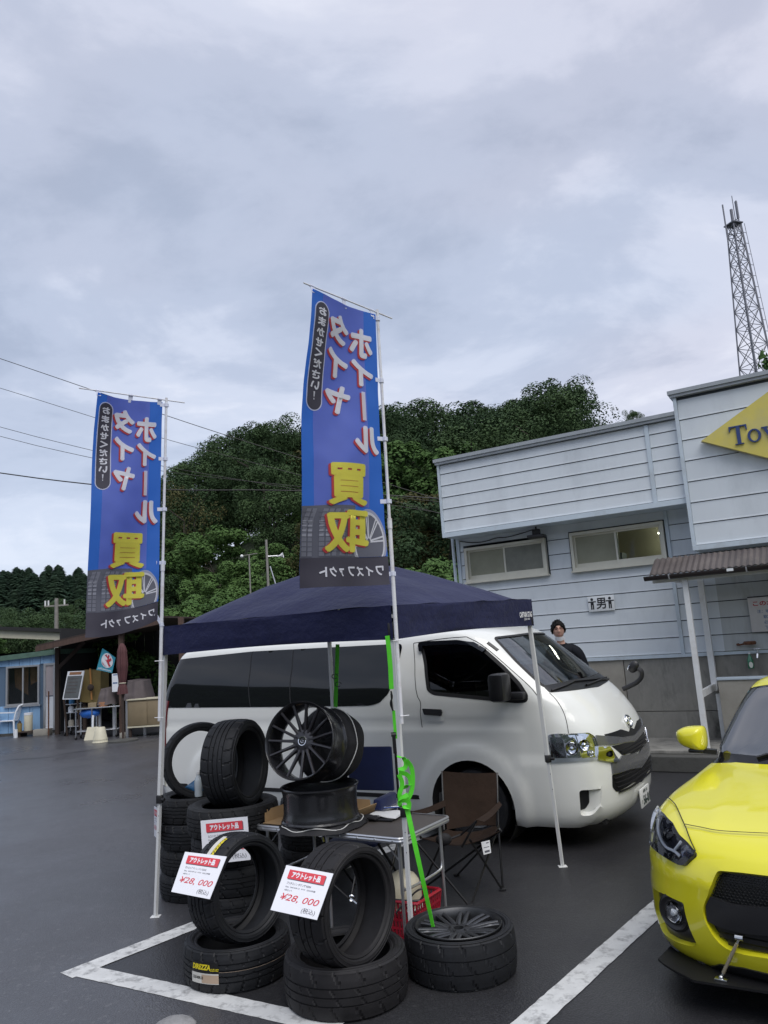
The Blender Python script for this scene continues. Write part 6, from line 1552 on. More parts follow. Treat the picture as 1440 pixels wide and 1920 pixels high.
for k, (m, lb) in enumerate(((M_penb, 'blue pen on the papers near the green strap'), (M_steel, 'silver pen on the papers near the green strap'))):
    pn = empty('pen', pc + Vector((.0, .02 * k, .008)), TR + .5, lb, 'pen'); MB().tube([(-.07, 0, 0), (.05, 0, 0), (.068, 0, 0)], [.005, .005, .0015], 7).build('barrel', m, pn); MB().bar((-.06, 0, .006), (-.02, 0, .006), .003, .002).build('clip', M_steel, pn)
# ================================================================== price cards
M_cardw = mat('white_card', (0.76, 0.77, 0.82), .5); M_cred = mat('red_card_header', (0.62, 0.05, 0.07), .5); M_credt = mat('red_handwriting', (0.60, 0.04, 0.06), .5); M_cink = mat('grey_card_ink', (0.10, 0.10, 0.12), .6)
def price_card(corners, label, price=True, name='プリヂストン ポテンザ RE004'):
    TL, TRc, BRc, BL = corners; c = (TL + TRc + BRc + BL) / 4
    card = empty('price_card', c, 0, label, 'price card', 'outlet price cards'); I = Matrix.Translation(-c)
    nn = (TRc - TL).cross(BL - TL).normalized()
    if nn.dot(CAM_O - c) < 0: nn = -nn
    def q(u, v, off): return I @ ((TL * (1 - u) + TRc * u) * (1 - v) + (BL * (1 - u) + BRc * u) * v + nn * off)
    m_ = MB(); pts = [(0, 0), (1, 0), (1, 1), (0, 1)]; m_.add([q(*p, 0) for p in pts] + [q(*p, -.003) for p in pts], [(0, 1, 2, 3), (7, 6, 5, 4), (0, 4, 5, 1), (1, 5, 6, 2), (2, 6, 7, 3), (3, 7, 4, 0)]); m_.build('card', M_cardw, card, 0)
    def rect(nm, m, u0, u1, v0, v1, off, sk=0): MB().add([q(u0, v0 + sk, off), q(u1, v0, off), q(u1, v1 , off), q(u0, v1 + sk, off)], [(0, 1, 2, 3)]).build(nm, m, card, 0)
    def txt(nm, m, body, u0, u1, v0, v1, off, bold=.02, sh=0):
        vs, fs = text_span(body, 1, 1, bold, sh); MB().add([q((u0 + u1) / 2 + v[0] * (u1 - u0), (v0 + v1) / 2 - v[1] * (v1 - v0), off) for v in vs], fs).build(nm, m, card, 0)
    rect('header_shadow', M_cink, .125, .90, .10, .30, .0008); rect('header', M_cred, .11, .885, .08, .28, .0014)
    txt('lettering', M_cardw, 'アウトレット品', .19, .80, .115, .25, .0022, .05)
    txt('lettering', M_cink, name, .14, .66, .345, .405, .0012, .01); txt('lettering', M_cink, 'Size  245/40R18  97W  2022年製', .14, .78, .435, .475, .0012, .005); txt('lettering', M_cink, '4本セット', .14, .31, .505, .55, .0012, .005)
    if price:
        txt('price', M_credt, '¥28, 000', .11, .93, .60, .765, .0014, .004, .25); txt('lettering', M_cink, '(税込)', .63, .92, .82, .95, .0014, .0)
    return card
def quad(pts, deps): return [pz(p[0], p[1], d) for p, d in zip(pts, deps)]
price_card(quad([(347, 1597), (425, 1606), (393, 1686), (321, 1672)], (4.86, 4.74, 4.60, 4.72)), 'white price card with a red header on the front left standing tyre', True, 'ダンロップ ディレッツァ DZ102')
price_card(quad([(537, 1622), (625, 1638), (594, 1725), (507, 1706)], (4.38, 4.26, 4.12, 4.24)), 'white price card on the front wide standing tyre, rightmost of the cards', True)
price_card(quad([(376, 1539), (464, 1531), (470, 1612), (381, 1622)], (5.72, 5.69, 5.66, 5.69)), 'white price card with a red header half hidden behind the front left tyre', True, 'ヨコハマ アドバンスポーツ')
price_card(quad([(289, 1512), (296, 1516), (296, 1574), (289, 1567)], (6.62, 6.42, 6.42, 6.62)), 'narrow sliver of a price card seen edge on, left of the left canopy leg', True)
# ================================================================== camp chairs, basket and small things by the table
M_brown = mat('brown_camp_cloth', (0.024, 0.0135, 0.0085), .85, spec=.25, var=.15, vscale=9, bump=.5, bscale=14, bdist=.014); M_btube = mat('black_tube', (0.012, 0.012, 0.013), .35)
def sheet(pts_fn, nu, nv, th=.004):
    """cloth with thickness from a function of (u, v)"""
    m_ = MB(); A = [pts_fn(i / nu, j / nv) for j in range(nv + 1) for i in range(nu + 1)]
    def nrm_(i, j):
        a = A[j * (nu + 1) + min(i + 1, nu)] - A[j * (nu + 1) + max(i - 1, 0)]; b = A[min(j + 1, nv) * (nu + 1) + i] - A[max(j - 1, 0) * (nu + 1) + i]; return a.cross(b).normalized()
    B_ = [A[j * (nu + 1) + i] - nrm_(i, j) * th for j in range(nv + 1) for i in range(nu + 1)]; n = len(A); w = nu + 1
    f = [(j * w + i, j * w + i + 1, (j + 1) * w + i + 1, (j + 1) * w + i) for j in range(nv) for i in range(nu)]
    fs = f + [tuple(n + k for k in q[::-1]) for q in f]
    rim = [i for i in range(w)] + [j * w + nu for j in range(1, nv + 1)] + [nv * w + i for i in range(nu - 1, -1, -1)] + [j * w for j in range(nv - 1, 0, -1)]
    fs += [(rim[k], rim[(k + 1) % len(rim)], n + rim[(k + 1) % len(rim)], n + rim[k]) for k in range(len(rim))]
    m_.add(A + B_, fs); return m_
cc = Vector((.40, 6.19, 0))
ch = empty('camp_chair', cc, 0, 'brown folding camp chair with a white tag beside the van front wheel', 'chair')
CI = Matrix.Translation(-cc)
Pq = lambda x, y, d: CI @ pz(x, y, d)
bTL, bTR, bBL, bBR = Pq(829, 1446, 6.52), Pq(932, 1449, 6.42), Pq(838, 1556, 6.30), Pq(930, 1548, 6.22)
def backf(u, v):
    p = (bTL * (1 - u) + bTR * u) * (1 - v) + (bBL * (1 - u) + bBR * u) * v
    return p + Vector((0, .05 * math.sin(PI * u) * (.3 + .7 * v) + .008 * noise.noise(Vector((u * 4, v * 5, 1))), -.012 * math.sin(PI * u) * (1 - v)))
sheet(backf, 14, 14).build('back_rest', M_brown, ch, 60)
sBL, sBR, sFL, sFR = Pq(838, 1556, 6.30), Pq(930, 1548, 6.24), Pq(790, 1572, 5.98), Pq(940, 1557, 5.92)
def seatf(u, v):
    p = (sBL * (1 - u) + sBR * u) * (1 - v) + (sFL * (1 - u) + sFR * u) * v
    return p + Vector((0, 0, -.075 * math.sin(PI * u) * (.45 + .55 * v) - .02 * math.sin(PI * v) + .006 * noise.noise(Vector((u * 5, v * 5, 4)))))
sheet(seatf, 14, 12).build('seat', M_brown, ch, 60)
for nm, a, b, c_, d_ in (('l', (766, 1523, 5.95), (834, 1500, 6.36), (770, 1531, 5.90), (836, 1512, 6.28)), ('r', (892, 1538, 5.78), (936, 1503, 6.28), (908, 1542, 5.74), (941, 1510, 6.2))):
    a, b, c_, d_ = (Pq(*q) for q in (a, b, c_, d_)); sheet(lambda u, v: (a * (1 - u) + b * u) * (1 - v) + (c_ * (1 - u) + d_ * u) * v + Vector((0, 0, -.012 * math.sin(PI * u))), 8, 3).build('arm_rest', M_brown, ch, 60)
F1, F2, F3, F4 = CI @ gnd(881, 1700), CI @ gnd(943, 1670), CI @ gnd(790, 1668), CI @ gnd(856, 1642)
def tube_part(nm, pts, r=.0085): return MB().tube(pts, r, 7).build(nm, M_btube, ch)
tube_part('back_post', [F2, bBR + Vector((.02, .02, 0)), bTR]); tube_part('back_post', [F4 * .6 + F3 * .4 + Vector((0, .1, 0)), bBL + Vector((-.02, .02, 0)), bTL])
tube_part('crossed_leg', [F1, Pq(765, 1560, 6.0)]); tube_part('crossed_leg', [F3, sFR]); tube_part('crossed_leg', [F1 + Vector((.01, .02, 0)), sBR + Vector((.02, 0, 0))]); tube_part('crossed_leg', [F2, sFL * .4 + sFR * .6 + Vector((0, 0, -.04))]); tube_part('crossed_leg', [F4, sBR * .3 + sFR * .7]); tube_part('crossed_leg', [F3, sBL])
tube_part('arm_post', [Pq(866, 1588, 5.86), Pq(893, 1540, 5.78)]); tube_part('arm_post', [sFL, Pq(768, 1526, 5.95)])
for f in (F1, F2, F3, F4): MB().bbox(f + Vector((-.025, -.02, 0)), f + Vector((.025, .02, .022)), .006).build('plastic_foot', M_black, ch)
tg = [Pq(902, 1579, 5.86), Pq(918, 1575, 5.85), Pq(921, 1599, 5.83), Pq(907, 1603, 5.84)]
tgm = sheet(lambda u, v: (tg[0] * (1 - u) + tg[1] * u) * (1 - v) + (tg[3] * (1 - u) + tg[2] * u) * v, 2, 2, .0015).build('white_tag', M_paper, ch, 0)
for v0, v1, u0, u1 in ((.12, .2, .55, .85), (.45, .5, .15, .85), (.72, .88, .2, .85)):
    f_ = lambda u, v: (tg[0] * (1 - u) + tg[1] * u) * (1 - v) + (tg[3] * (1 - u) + tg[2] * u) * v + Vector((0, -.002, 0)); MB().add([f_(u0, v0), f_(u1, v0), f_(u1, v1), f_(u0, v1)], [(0, 1, 2, 3)]).build('tag_print', M_cink, tgm, 0)
# dark pouch hanging at the seat front
pcn = Pq(832, 1574, 5.93); mb = MB(); mb.ball(pcn, .06, 12, 8, (1.0, .5, .75)); mb.tube([pcn + Vector((.04, 0, .0)), pcn + Vector((.13, .02, .02)), Pq(893, 1540, 5.80)], .008, 6); mb.build('cup_holder', M_cloth, ch)
# blue folding chair behind the table
M_bluec = mat('blue_chair_cloth', (0.008, 0.018, 0.09), .75, var=.12, bump=.3, bscale=20, sheen=.2)
b0 = pz(684, 1470, 6.35); bc = empty('folding_chair', (b0.x, b0.y, 0), R(-25), 'dark blue folding chair behind the black rims', 'chair')
MB().bbox((-.20, .10, .74), (.20, .13, 1.08), .012).build('back_rest', M_bluec, bc); MB().bbox((-.21, -.30, .42), (.21, .10, .445), .012).build('seat', M_bluec, bc); MB().bbox((.16, -.20, .60), (.23, .10, .74), .02).build('side_pocket', M_bluec, bc)
for s_ in (-1, 1):
    x = s_ * .23
    MB().tube([(x, .12, .40), (x, .12, 1.09)], .011, 8).build('back_post', M_btube, bc); MB().tube([(x, .16, 0), (x, -.28, .44)], .011, 8).build('leg', M_btube, bc); MB().tube([(x, -.30, 0), (x, .12, .44)], .011, 8).build('leg', M_btube, bc); MB().bbox((x - .028, -.28, .635), (x + .028, .13, .66), .01).build('arm_rest', M_alu, bc)
# red basket with a cream helmet and a black cord
M_redp = mat('red_plastic', (0.34, 0.012, 0.03), .35, coat=.2)
k0 = gnd(733, 1742); k0 = Vector((-.075, 5.56, 0)); bk = empty('shopping_basket', k0, R(-32), 'red plastic basket under the table, half hidden by the wide standing tyre', 'basket')
bw, bd, bh = .46, .32, .23
mb = MB(); mb.box((-bw / 2 + .03, -bd / 2 + .03, 0), (bw / 2 - .03, bd / 2 - .03, .006)); mb.build('floor', M_redp, bk, 0)
def wall_pt(k, t, z):
    f = lerp(.87, 1.0, z / bh); c = [(-bw / 2, -bd / 2), (bw / 2, -bd / 2), (bw / 2, bd / 2), (-bw / 2, bd / 2)]; a, b = c[k], c[(k + 1) % 4]; return Vector((lerp(a[0], b[0], t) * f, lerp(a[1], b[1], t) * f, z))
for k in range(4):
    mb = MB(); L = bw if k % 2 == 0 else bd; n = int(L / .028)
    for i in range(n + 1): mb.bar(wall_pt(k, i / n, .0), wall_pt(k, i / n, bh), .012, .006, (0, 1, 0) if k % 2 == 0 else (1, 0, 0))
    for z in (.006, .06, .115, .165): mb.bar(wall_pt(k, 0, z), wall_pt(k, 1, z), .006, .012)
    mb.build('lattice_side', M_redp, bk, 0)
mb = MB(); mb.tube([wall_pt(k, t, bh) for k in range(4) for t in (.04, .5, .96)], .011, 7, closed=True); mb.build('rim', M_redp, bk)
MB().tube(chaikin([Vector((-bw / 2, -.02, bh)), Vector((-bw / 2 + .02, -.16, bh + .01)), Vector((bw / 2 - .02, -.16, bh + .01)), Vector((bw / 2, -.02, bh))], 2, False), .007, 7).build('handle', M_black, bk)
M_creamh = mat('cream_plastic', (0.62, 0.57, 0.42), .4, var=.05, dirt=(.4, .34, .22), damt=.3)
hc_ = pz(757, 1668, 5.52); hm = empty('helmet', hc_, R(-20), 'cream helmet lying in the red basket under the table', 'helmet')
mb = MB(); mb.lathe([(.0, .125), (.04, .12), (.078, .10), (.105, .065), (.118, .02), (.120, -.03), (.118, -.09), (.110, -.12), (.106, -.12), (.112, -.03), (.10, .06), (.0, .118)], 32); mb.build('shell', M_creamh, hm); MB().tube([(.122 * math.cos(2 * PI * i / 32), .122 * math.sin(2 * PI * i / 32), -.10) for i in range(32)], .007, 6, closed=True).build('rim', M_paper, hm)
MB().bbox((-.02, -.02, .115), (.02, .02, .13), .006).build('vent', M_creamh, hm)
cp = chaikin([pz(*q, 5.36) for q in ((742, 1712), (752, 1700), (765, 1688), (778, 1672), (793, 1665), (796, 1676), (786, 1690), (768, 1700), (760, 1704))], 2, False)
tag(MB().tube(cp, .006, 6).build('black_cord', M_black), 'black cord looped over the cream helmet in the red basket', 'cord')
# folding lug wrench standing by the basket, seen through the front tyre
lw0 = pz(660, 1684, 5.35); lw = empty('lug_wrench', lw0, 0, 'black lug wrench with a chrome joint, seen through the hole of the wide front tyre', 'wrench')
J = lambda x, y, d: pz(x, y, d) - lw0
MB().tube([J(622, 1655, 5.40), J(656, 1686, 5.35)], .006, 7).build('rod', M_black, lw); MB().tube([J(667, 1638, 5.42), J(657, 1686, 5.35)], .006, 7).build('rod', M_black, lw); MB().tube([J(657, 1684, 5.35), J(672, 1696, 5.33)], .011, 8).build('socket', M_steel, lw)
MB().tube([J(659, 1684, 5.33) + Vector((.017 * math.cos(t), 0, .017 * math.sin(t))) for t in [k * .5236 for k in range(12)]], .005, 6, closed=True).build('joint_ring', M_chrome, lw); MB().tube([J(672, 1696, 5.33), J(664, 1740, 5.38)], .006, 7).build('rod', M_black, lw)
# blue bag and bottle between the rear stacks
M_bag = mat('blue_bag', (0.02, 0.11, 0.25), .5, var=.2, bump=.5, bscale=25); M_petc = mat('cloudy_bottle', (0.50, 0.56, 0.60), .15, spec=.6)
g_ = pz(358, 1486, 6.60); gb_ = empty('blue_bag', (g_.x, g_.y, .776), 0, 'small blue bag lying on the stack beside the left canopy leg', 'bag')
mb = MB(); mb.grid(lambda u, v: Vector((lerp(-.06, .10, u), -.02 + .03 * math.sin(u * 5 + v * 4), lerp(0, .16 * (.35 + .65 * u), v))), 10, 8); mb.grid(lambda u, v: Vector((lerp(-.06, .10, u), .03 + .03 * math.sin(u * 4 + v * 5), lerp(0, .15 * (.35 + .65 * u), v))), 10, 8); mb.build('bag_body', M_bag, gb_, 60)
bt_ = pz(372, 1478, 6.52); pb_ = empty('plastic_bottle', (bt_.x, bt_.y, .776), 0, 'cloudy plastic bottle beside the blue bag on the tyre stack', 'bottle')
MB().lathe([(0, 0), (.03, .0), (.032, .02), (.030, .05), (.032, .06), (.032, .11), (.026, .14), (.013, .16), (.013, .175), (0, .175)], 16).build('bottle_body', M_petc, pb_); MB().lathe([(.015, .172), (.015, .19), (0, .19)], 12).build('cap', M_paper, pb_)
# pale stone at the very bottom edge
M_stone = mat('pale_stone', (0.23, 0.23, 0.235), .85, var=.25, vscale=12, bump=.6, bscale=40)
s0 = gnd(332, 1924); mb = MB(); mb.ball((0, 0, .0), .105, 20, 12, (1.05, .8, .42)); me = mb.mesh('ground_stone', M_stone, 60)
for v in me.vertices: v.co *= 1 + .10 * noise.noise(v.co * 18)
tag(link('ground_stone', me, None, (s0.x, s0.y - .03, .01)), 'pale rounded stone on the asphalt at the bottom edge of the photo', 'stone')

# ================================================================== the man by the wall
def skin_mesh(joints, edges, sub=2):
    names = list(joints); me = bpy.data.meshes.new('body'); me.from_pydata([joints[n][0] for n in names], [(names.index(a), names.index(b)) for a, b in edges], [])
    o = bpy.data.objects.new('tmp', me); COL.objects.link(o); o.modifiers.new('s', 'SKIN'); sv = me.skin_vertices[0].data
    for i, n in enumerate(names):
        r = joints[n][1]; sv[i].radius = r if isinstance(r, tuple) else (r, r); sv[i].use_root = (i == 0)
    ms = o.modifiers.new('d', 'SUBSURF'); ms.levels = sub; ms.render_levels = sub
    dg = bpy.context.evaluated_depsgraph_get(); out = bpy.data.meshes.new_from_object(o.evaluated_get(dg)); bpy.data.objects.remove(o)
    out.polygons.foreach_set('use_smooth', [True] * len(out.polygons)); return out
hp = on_plane(1047, 1184, BM @ Vector((0, -1.20, 0)), BN); gz0 = .245; hp.z += .02
man = empty('person', (hp.x + .05, hp.y + .02, gz0), R(-31 + 14), 'man with black hair and glasses in a black jacket by the wall behind the van', 'person')
HH = hp.z - gz0                                                     # height of the head centre
M_skin = mat('skin', (0.52, 0.31, 0.235), .5, var=.06, vscale=20); M_jacket = mat('black_jacket', (0.008, 0.0095, 0.014), .8, spec=.2, bump=.3, bscale=16); M_trous = mat('dark_trousers', (0.02, 0.021, 0.026), .8); M_hair = mat('black_hair', (0.004, 0.0035, 0.0035), .6, spec=.2)
hx = -.045
S = HH - .225                                                       # shoulder line
J_ = {'pelvis': ((0, 0, S * .63), .13), 'spine': ((0, .01, S * .80), .14), 'chest': ((0, .01, S * .91), (.13, .11)), 'neck': ((hx * .5, 0, S + .03), .058), 'head': ((hx, -.01, HH - .07), .06)}
for s_, n in ((-1, 'a'), (1, 'b')):
    J_.update({'sh' + n: ((s_ * .185, .01, S - .095), .074), 'el' + n: ((s_ * .265, .06, S - .36), .055), 'wr' + n: ((s_ * .20, -.06, S - .54), .034), 'hip' + n: ((s_ * .095, 0, S * .57), .095), 'kn' + n: ((s_ * .10, -.01, S * .32), .062), 'an' + n: ((s_ * .105, .02, .09), .042), 'to' + n: ((s_ * .115, -.13, .035), .035)})
E_ = [('pelvis', 'spine'), ('spine', 'chest'), ('chest', 'neck'), ('neck', 'head')]
for n in 'ab': E_ += [('chest', 'sh' + n), ('sh' + n, 'el' + n), ('el' + n, 'wr' + n), ('pelvis', 'hip' + n), ('hip' + n, 'kn' + n), ('kn' + n, 'an' + n), ('an' + n, 'to' + n)]
base = skin_mesh({k: (p, tuple(x * (.8 if k[:2] in ('ch', 'sp', 'pe', 'sh', 'el', 'hi', 'kn') else 1) for x in (r if isinstance(r, tuple) else (r, r)))) for k, (p, r) in J_.items()}, E_)
# head and hands joined into the one body mesh
def headf(u, v):
    th, ph = 2 * PI * u, PI * v; d = Vector((math.sin(ph) * math.sin(th), -math.sin(ph) * math.cos(th), math.cos(ph)))
    p = Vector((d.x * .086, d.y * .100, d.z * .126)); f = max(0, -d.y)
    if d.z < 0: p.x *= 1 - .22 * (-d.z) ** 1.3; p.y *= 1 - .06 * (-d.z)
    g = lambda x0, z0, sx, sz: math.exp(-((p.x - x0) / sx) ** 2 - ((p.z - z0) / sz) ** 2) * (f > 0)
    p.y -= .024 * g(0, -.022, .015, .020) + .010 * g(0, .005, .010, .028); p.y += .012 * (g(.030, .012, .018, .013) + g(-.030, .012, .018, .013)); p.y -= .007 * (g(.03, .034, .028, .009) + g(-.03, .034, .028, .009))
    p.y -= .007 * g(0, -.058, .026, .007) + .006 * g(0, -.070, .022, .006) - .005 * g(0, -.064, .03, .003); p.y -= .008 * g(0, -.098, .022, .015); p.x += math.copysign(.004, p.x) * (abs(d.x) > .8) * 0
    return p
hm_ = MB(); hm_.grid(headf, 64, 48)
for s_ in (-1, 1): hm_.ball((s_ * .080, .008, -.005), .03, 10, 8, (.28, .55, 1.0))
HM = Matrix.Translation((hx, -.012, HH)) @ Matrix.Rotation(R(10), 4, 'Z') @ Matrix.Rotation(R(-4), 4, 'Y')
def hand(s_):
    w = Vector(J_['wr' + ('b' if s_ > 0 else 'a')][0]); m_ = MB(); d = Vector((-s_ * .5, -.45, -.55)).normalized(); a = d.cross(Vector((0, 0, 1))).normalized(); m_.ball(w + d * .05, .045, 12, 8, (.8, .8, 1.0))
    for k in range(4):
        b = w + d * .085 + a * (k - 1.5) * .019; L = (.065, .075, .07, .055)[k]; m_.tube([b - d * .02, b + d * L * .5, b + d * L * .85 + Vector((s_ * -.01, .015, -.01))], [.010, .009, .007], 8)
    b = w + d * .03 - a * .04 * 1; m_.tube([b, b + d * .03 - a * .02, b + d * .06 - a * .015], [.012, .010, .008], 8); return m_
bm = bmesh.new(); bm.from_mesh(base)
def merge(mb_, M=None):
    t = bpy.data.meshes.new('t'); t.from_pydata([(M @ Vector(v)) if M else v for v in mb_.v], [], mb_.f); bm.from_mesh(t); bpy.data.meshes.remove(t)
merge(hm_, HM); merge(hand(1)); merge(hand(-1))
bme = bpy.data.meshes.new('body'); bm.to_mesh(bme); bm.free(); bme.materials.append(M_skin); bme.polygons.foreach_set('use_smooth', [True] * len(bme.polygons)); link('body', bme, man)
def grow(keys, extra, edges, nm, m):
    j = {k: (J_[k][0], tuple(x + extra for x in (J_[k][1] if isinstance(J_[k][1], tuple) else (J_[k][1],) * 2))) for k in keys}; me = skin_mesh(j, [e for e in edges if e[0] in j and e[1] in j]); me.materials.append(m); return link(nm, me, man)
jk = ['spine', 'pelvis', 'chest', 'sha', 'ela', 'wra', 'shb', 'elb', 'wrb']
J_['neckj'] = (Vector(J_['neck'][0]) - Vector((0, 0, .05)), .066); E_.append(('chest', 'neckj')); jk.append('neckj')
for s_, n in ((-1, 'a'), (1, 'b')): J_['tr' + n] = ((s_ * .10, .012, S - .055), .062); E_ += [('neckj', 'tr' + n), ('tr' + n, 'sh' + n)]; jk.append('tr' + n)
E_ = [e for e in E_ if e not in (('chest', 'sha'), ('chest', 'shb'))]
grow(jk, .026, E_, 'jacket', M_jacket); grow(['pelvis', 'hipa', 'kna', 'ana', 'hipb', 'knb', 'anb'], .022, E_, 'trousers', M_trous)
for n in 'ab':
    p = Vector(J_['an' + n][0]); MB().bbox((p.x - .048, p.y - .21, .0), (p.x + .048, p.y + .07, .09), .03).build('shoe', M_black, man)
MB().tube([(hx * .5 + .068 * math.cos(t), .0 + .062 * math.sin(t), S + .018 + .012 * math.sin(t)) for t in [2 * PI * k / 24 for k in range(24)]], .020, 8, closed=True).build('collar', M_jacket, man)
def hairf(u, v):
    p = headf(u, v * .60); th = 2 * PI * u; front = max(0, math.cos(th)); lim = lerp(.62, .325, front ** 1.6)
    p = headf(u, v * lim); n = p.normalized(); k = .018 + .012 * noise.noise(Vector((p.x * 40, p.y * 40, p.z * 40))) ; return p + Vector((n.x, n.y, n.z)) * k * (1 if v < .97 else .2)
hmb = MB(); hmb.grid(hairf, 72, 24); rh = random.Random(8)
for i in range(900):
    u, v = rh.random(), rh.random() ** .7; p = Vector(hairf(u, v * .97)); n = p.normalized(); d = (n * .5 + Vector((rh.gauss(0, .35), rh.gauss(0, .35), -.55 + rh.gauss(0, .3)))).normalized(); s_ = d.cross(n).normalized() * .006; L = rh.uniform(.008, .020); hmb.add([p - n * .006 - s_, p - n * .006 + s_, p + d * L], [(0, 1, 2)])
hmb.v = [tuple(HM @ Vector(v)) for v in hmb.v]; hmb.build('hair', M_hair, man, 70)
fm = MB()
for s_ in (-1, 1): fm.tube([HM @ Vector((s_ * .031 + .023 * math.cos(t), -.104, .012 + .016 * math.sin(t))) for t in [2 * PI * k / 18 for k in range(18)]], .0022, 5, closed=True); fm.tube([HM @ Vector((s_ * .054, -.103, .014)), HM @ Vector((s_ * .082, -.04, .016)), HM @ Vector((s_ * .085, .015, .014))], .002, 5)
fm.tube([HM @ Vector((-.009, -.106, .014)), HM @ Vector((.009, -.106, .014))], .002, 5); fm.build('glasses', mat('brown_frames', (.10, .03, .03), .3), man)
for s_ in (-1, 1): MB().ball(HM @ Vector((s_ * .031, -.0835, .011)), .011, 10, 6, (1.3, .4, .55)).build('eye', M_hair, man); MB().tube([HM @ Vector((s_ * .012, -.099, .036)), HM @ Vector((s_ * .032, -.098, .042)), HM @ Vector((s_ * .052, -.086, .036))], .004, 5).build('eyebrow', M_hair, man)
mb = MB(); mb.tube([HM @ Vector((-.018, -.1005, -.064)), HM @ Vector((0, -.104, -.063)), HM @ Vector((.018, -.1005, -.064))], [.003, .0055, .003], 6); mb.build('lips', mat('lips', (.36, .12, .11), .5), man)
mk = MB(); mk.grid(lambda u, v: HM @ Vector((.075 * math.sin((u - .5) * 2.4), -.088 * math.cos((u - .5) * 2.0) - .006 + .02 * v, lerp(-.094, -.150, v) + .006 * math.sin(u * 9))), 16, 6); mk.build('face_mask', mat('white_mask', (.72, .73, .76), .8), man, 60)
# ================================================================== wooded hills
def interp(tab, x):
    if x <= tab[0][0]: return tab[0][1]
    for (a, b), (c, d) in zip(tab, tab[1:]):
        if x <= c: return lerp(b, d, (x - a) / (c - a))
    return tab[-1][1]
SIL = [(-30, 3.5), (-19, 4.5), (-17.3, 8.6), (-16, 11.4), (-13.7, 14.4), (-11.6, 15.4), (-10.5, 16.3), (-8.5, 16.9), (-6.8, 18.0), (-4.5, 17.6), (-2.7, 17.3), (.5, 17.0), (3.4, 16.9), (4.8, 15.6), (6.2, 15.3), (8, 16.0), (9.6, 17.2), (12, 17.8), (14.3, 17.0), (15.4, 15.8), (16.6, 13.2), (18.5, 12.2), (22, 11), (32, 10), (45, 10)]
D0, D1 = 25.0, 50.0
def hill_z(x, y):
    d = math.hypot(x, y); a = math.degrees(math.atan2(x, y)); zr = CAM_H + D1 * math.tan(R(interp(SIL, a))) - 7.6
    zr = max(-.5, zr); t = smooth((d - D0) / (D1 - D0)) ; return zr * t + (.5 * noise.noise(Vector((x * .12, y * .12, 0))) if d > D0 else 0) * t - .3 * (1 - t) + (d - D1) * .03 * (d > D1)
M_soil = mat('undergrowth', (0.020, 0.032, 0.014), .95, var=.5, vscale=.6, bump=1.0, bscale=1.5, bdist=.5)
mb = MB(); NA, ND = 70, 26
def hf(u, v):
    a = R(lerp(-24, 50, u)); d = lerp(D0 - .5, 92, v); x, y = d * math.sin(a), d * math.cos(a); return Vector((x, y, hill_z(x, y) - .05))
tag(mb.grid(hf, NA, ND).build('hill', M_soil, None, 80), 'steep wooded hill behind the canopy and the building', None, None, 'structure')
FARD = 150.0
def far_z(x, y):
    d = math.hypot(x, y); a = math.degrees(math.atan2(x, y)); top = interp([(-60, 11), (-40, 12), (-27, 10.6), (-24, 11.6), (-21, 10.4), (-17, 9.6), (-10, 10), (10, 12), (60, 14)], a)
    return top * smooth((d - 70) / (FARD - 70)) - .2
def ff(u, v):
    a = R(lerp(-62, 12, u)); d = lerp(68, 230, v); x, y = d * math.sin(a), d * math.cos(a); return Vector((x, y, far_z(x, y)))
tag(MB().grid(ff, 50, 24).build('far_hill', M_soil, None, 80), 'low distant hill planted with cedars on the left', None, None, 'structure')
M_ridge = mat('forest_ridge', (0.016, 0.027, 0.013), .95, var=.6, vscale=.25, bump=1.0, bscale=.6, bdist=1.0)
def rf(u, v):
    a = R(lerp(95, 275, u)); d = lerp(60, 150, v); h = (27 + 3.5 * noise.noise(Vector((u * 9, 1, 1))) + 1.6 * noise.noise(Vector((u * 40, v * 6, 3)))) * smooth(v * 1.5); return Vector((d * math.sin(a), d * math.cos(a), h - .3))
tag(MB().grid(rf, 160, 14).build('far_hill', M_ridge, None, 80), 'forested ridge across the road behind the camera, seen in the van windows', None, None, 'structure')
def leaf_mat(name, c0, c1, tr=.25):
    m = bpy.data.materials.new(name); m.use_nodes = True; nt = m.node_tree; b = nt.nodes['Principled BSDF']; b.inputs['Roughness'].default_value = .7; b.inputs['Specular IOR Level'].default_value = .12
    oi = nt.nodes.new('ShaderNodeObjectInfo'); g = nt.nodes.new('ShaderNodeNewGeometry'); n = nt.nodes.new('ShaderNodeTexNoise'); n.inputs['Scale'].default_value = .9; n.inputs['Detail'].default_value = 5; nt.links.new(g.outputs['Position'], n.inputs['Vector'])
    add = nt.nodes.new('ShaderNodeMath'); add.operation = 'MULTIPLY_ADD'; add.inputs[1].default_value = .55; nt.links.new(oi.outputs['Random'], add.inputs[0])
    mr = nt.nodes.new('ShaderNodeMapRange'); mr.inputs[1].default_value = .3; mr.inputs[2].default_value = .7; mr.inputs[3].default_value = 0; mr.inputs[4].default_value = .5; nt.links.new(n.outputs[0], mr.inputs[0]); nt.links.new(mr.outputs[0], add.inputs[2])
    x = nt.nodes.new('ShaderNodeMix'); x.data_type = 'RGBA'; x.inputs[6].default_value = (*c0, 1); x.inputs[7].default_value = (*c1, 1); nt.links.new(add.outputs[0], x.inputs[0]); nt.links.new(x.outputs[2], b.inputs['Base Color']); return m
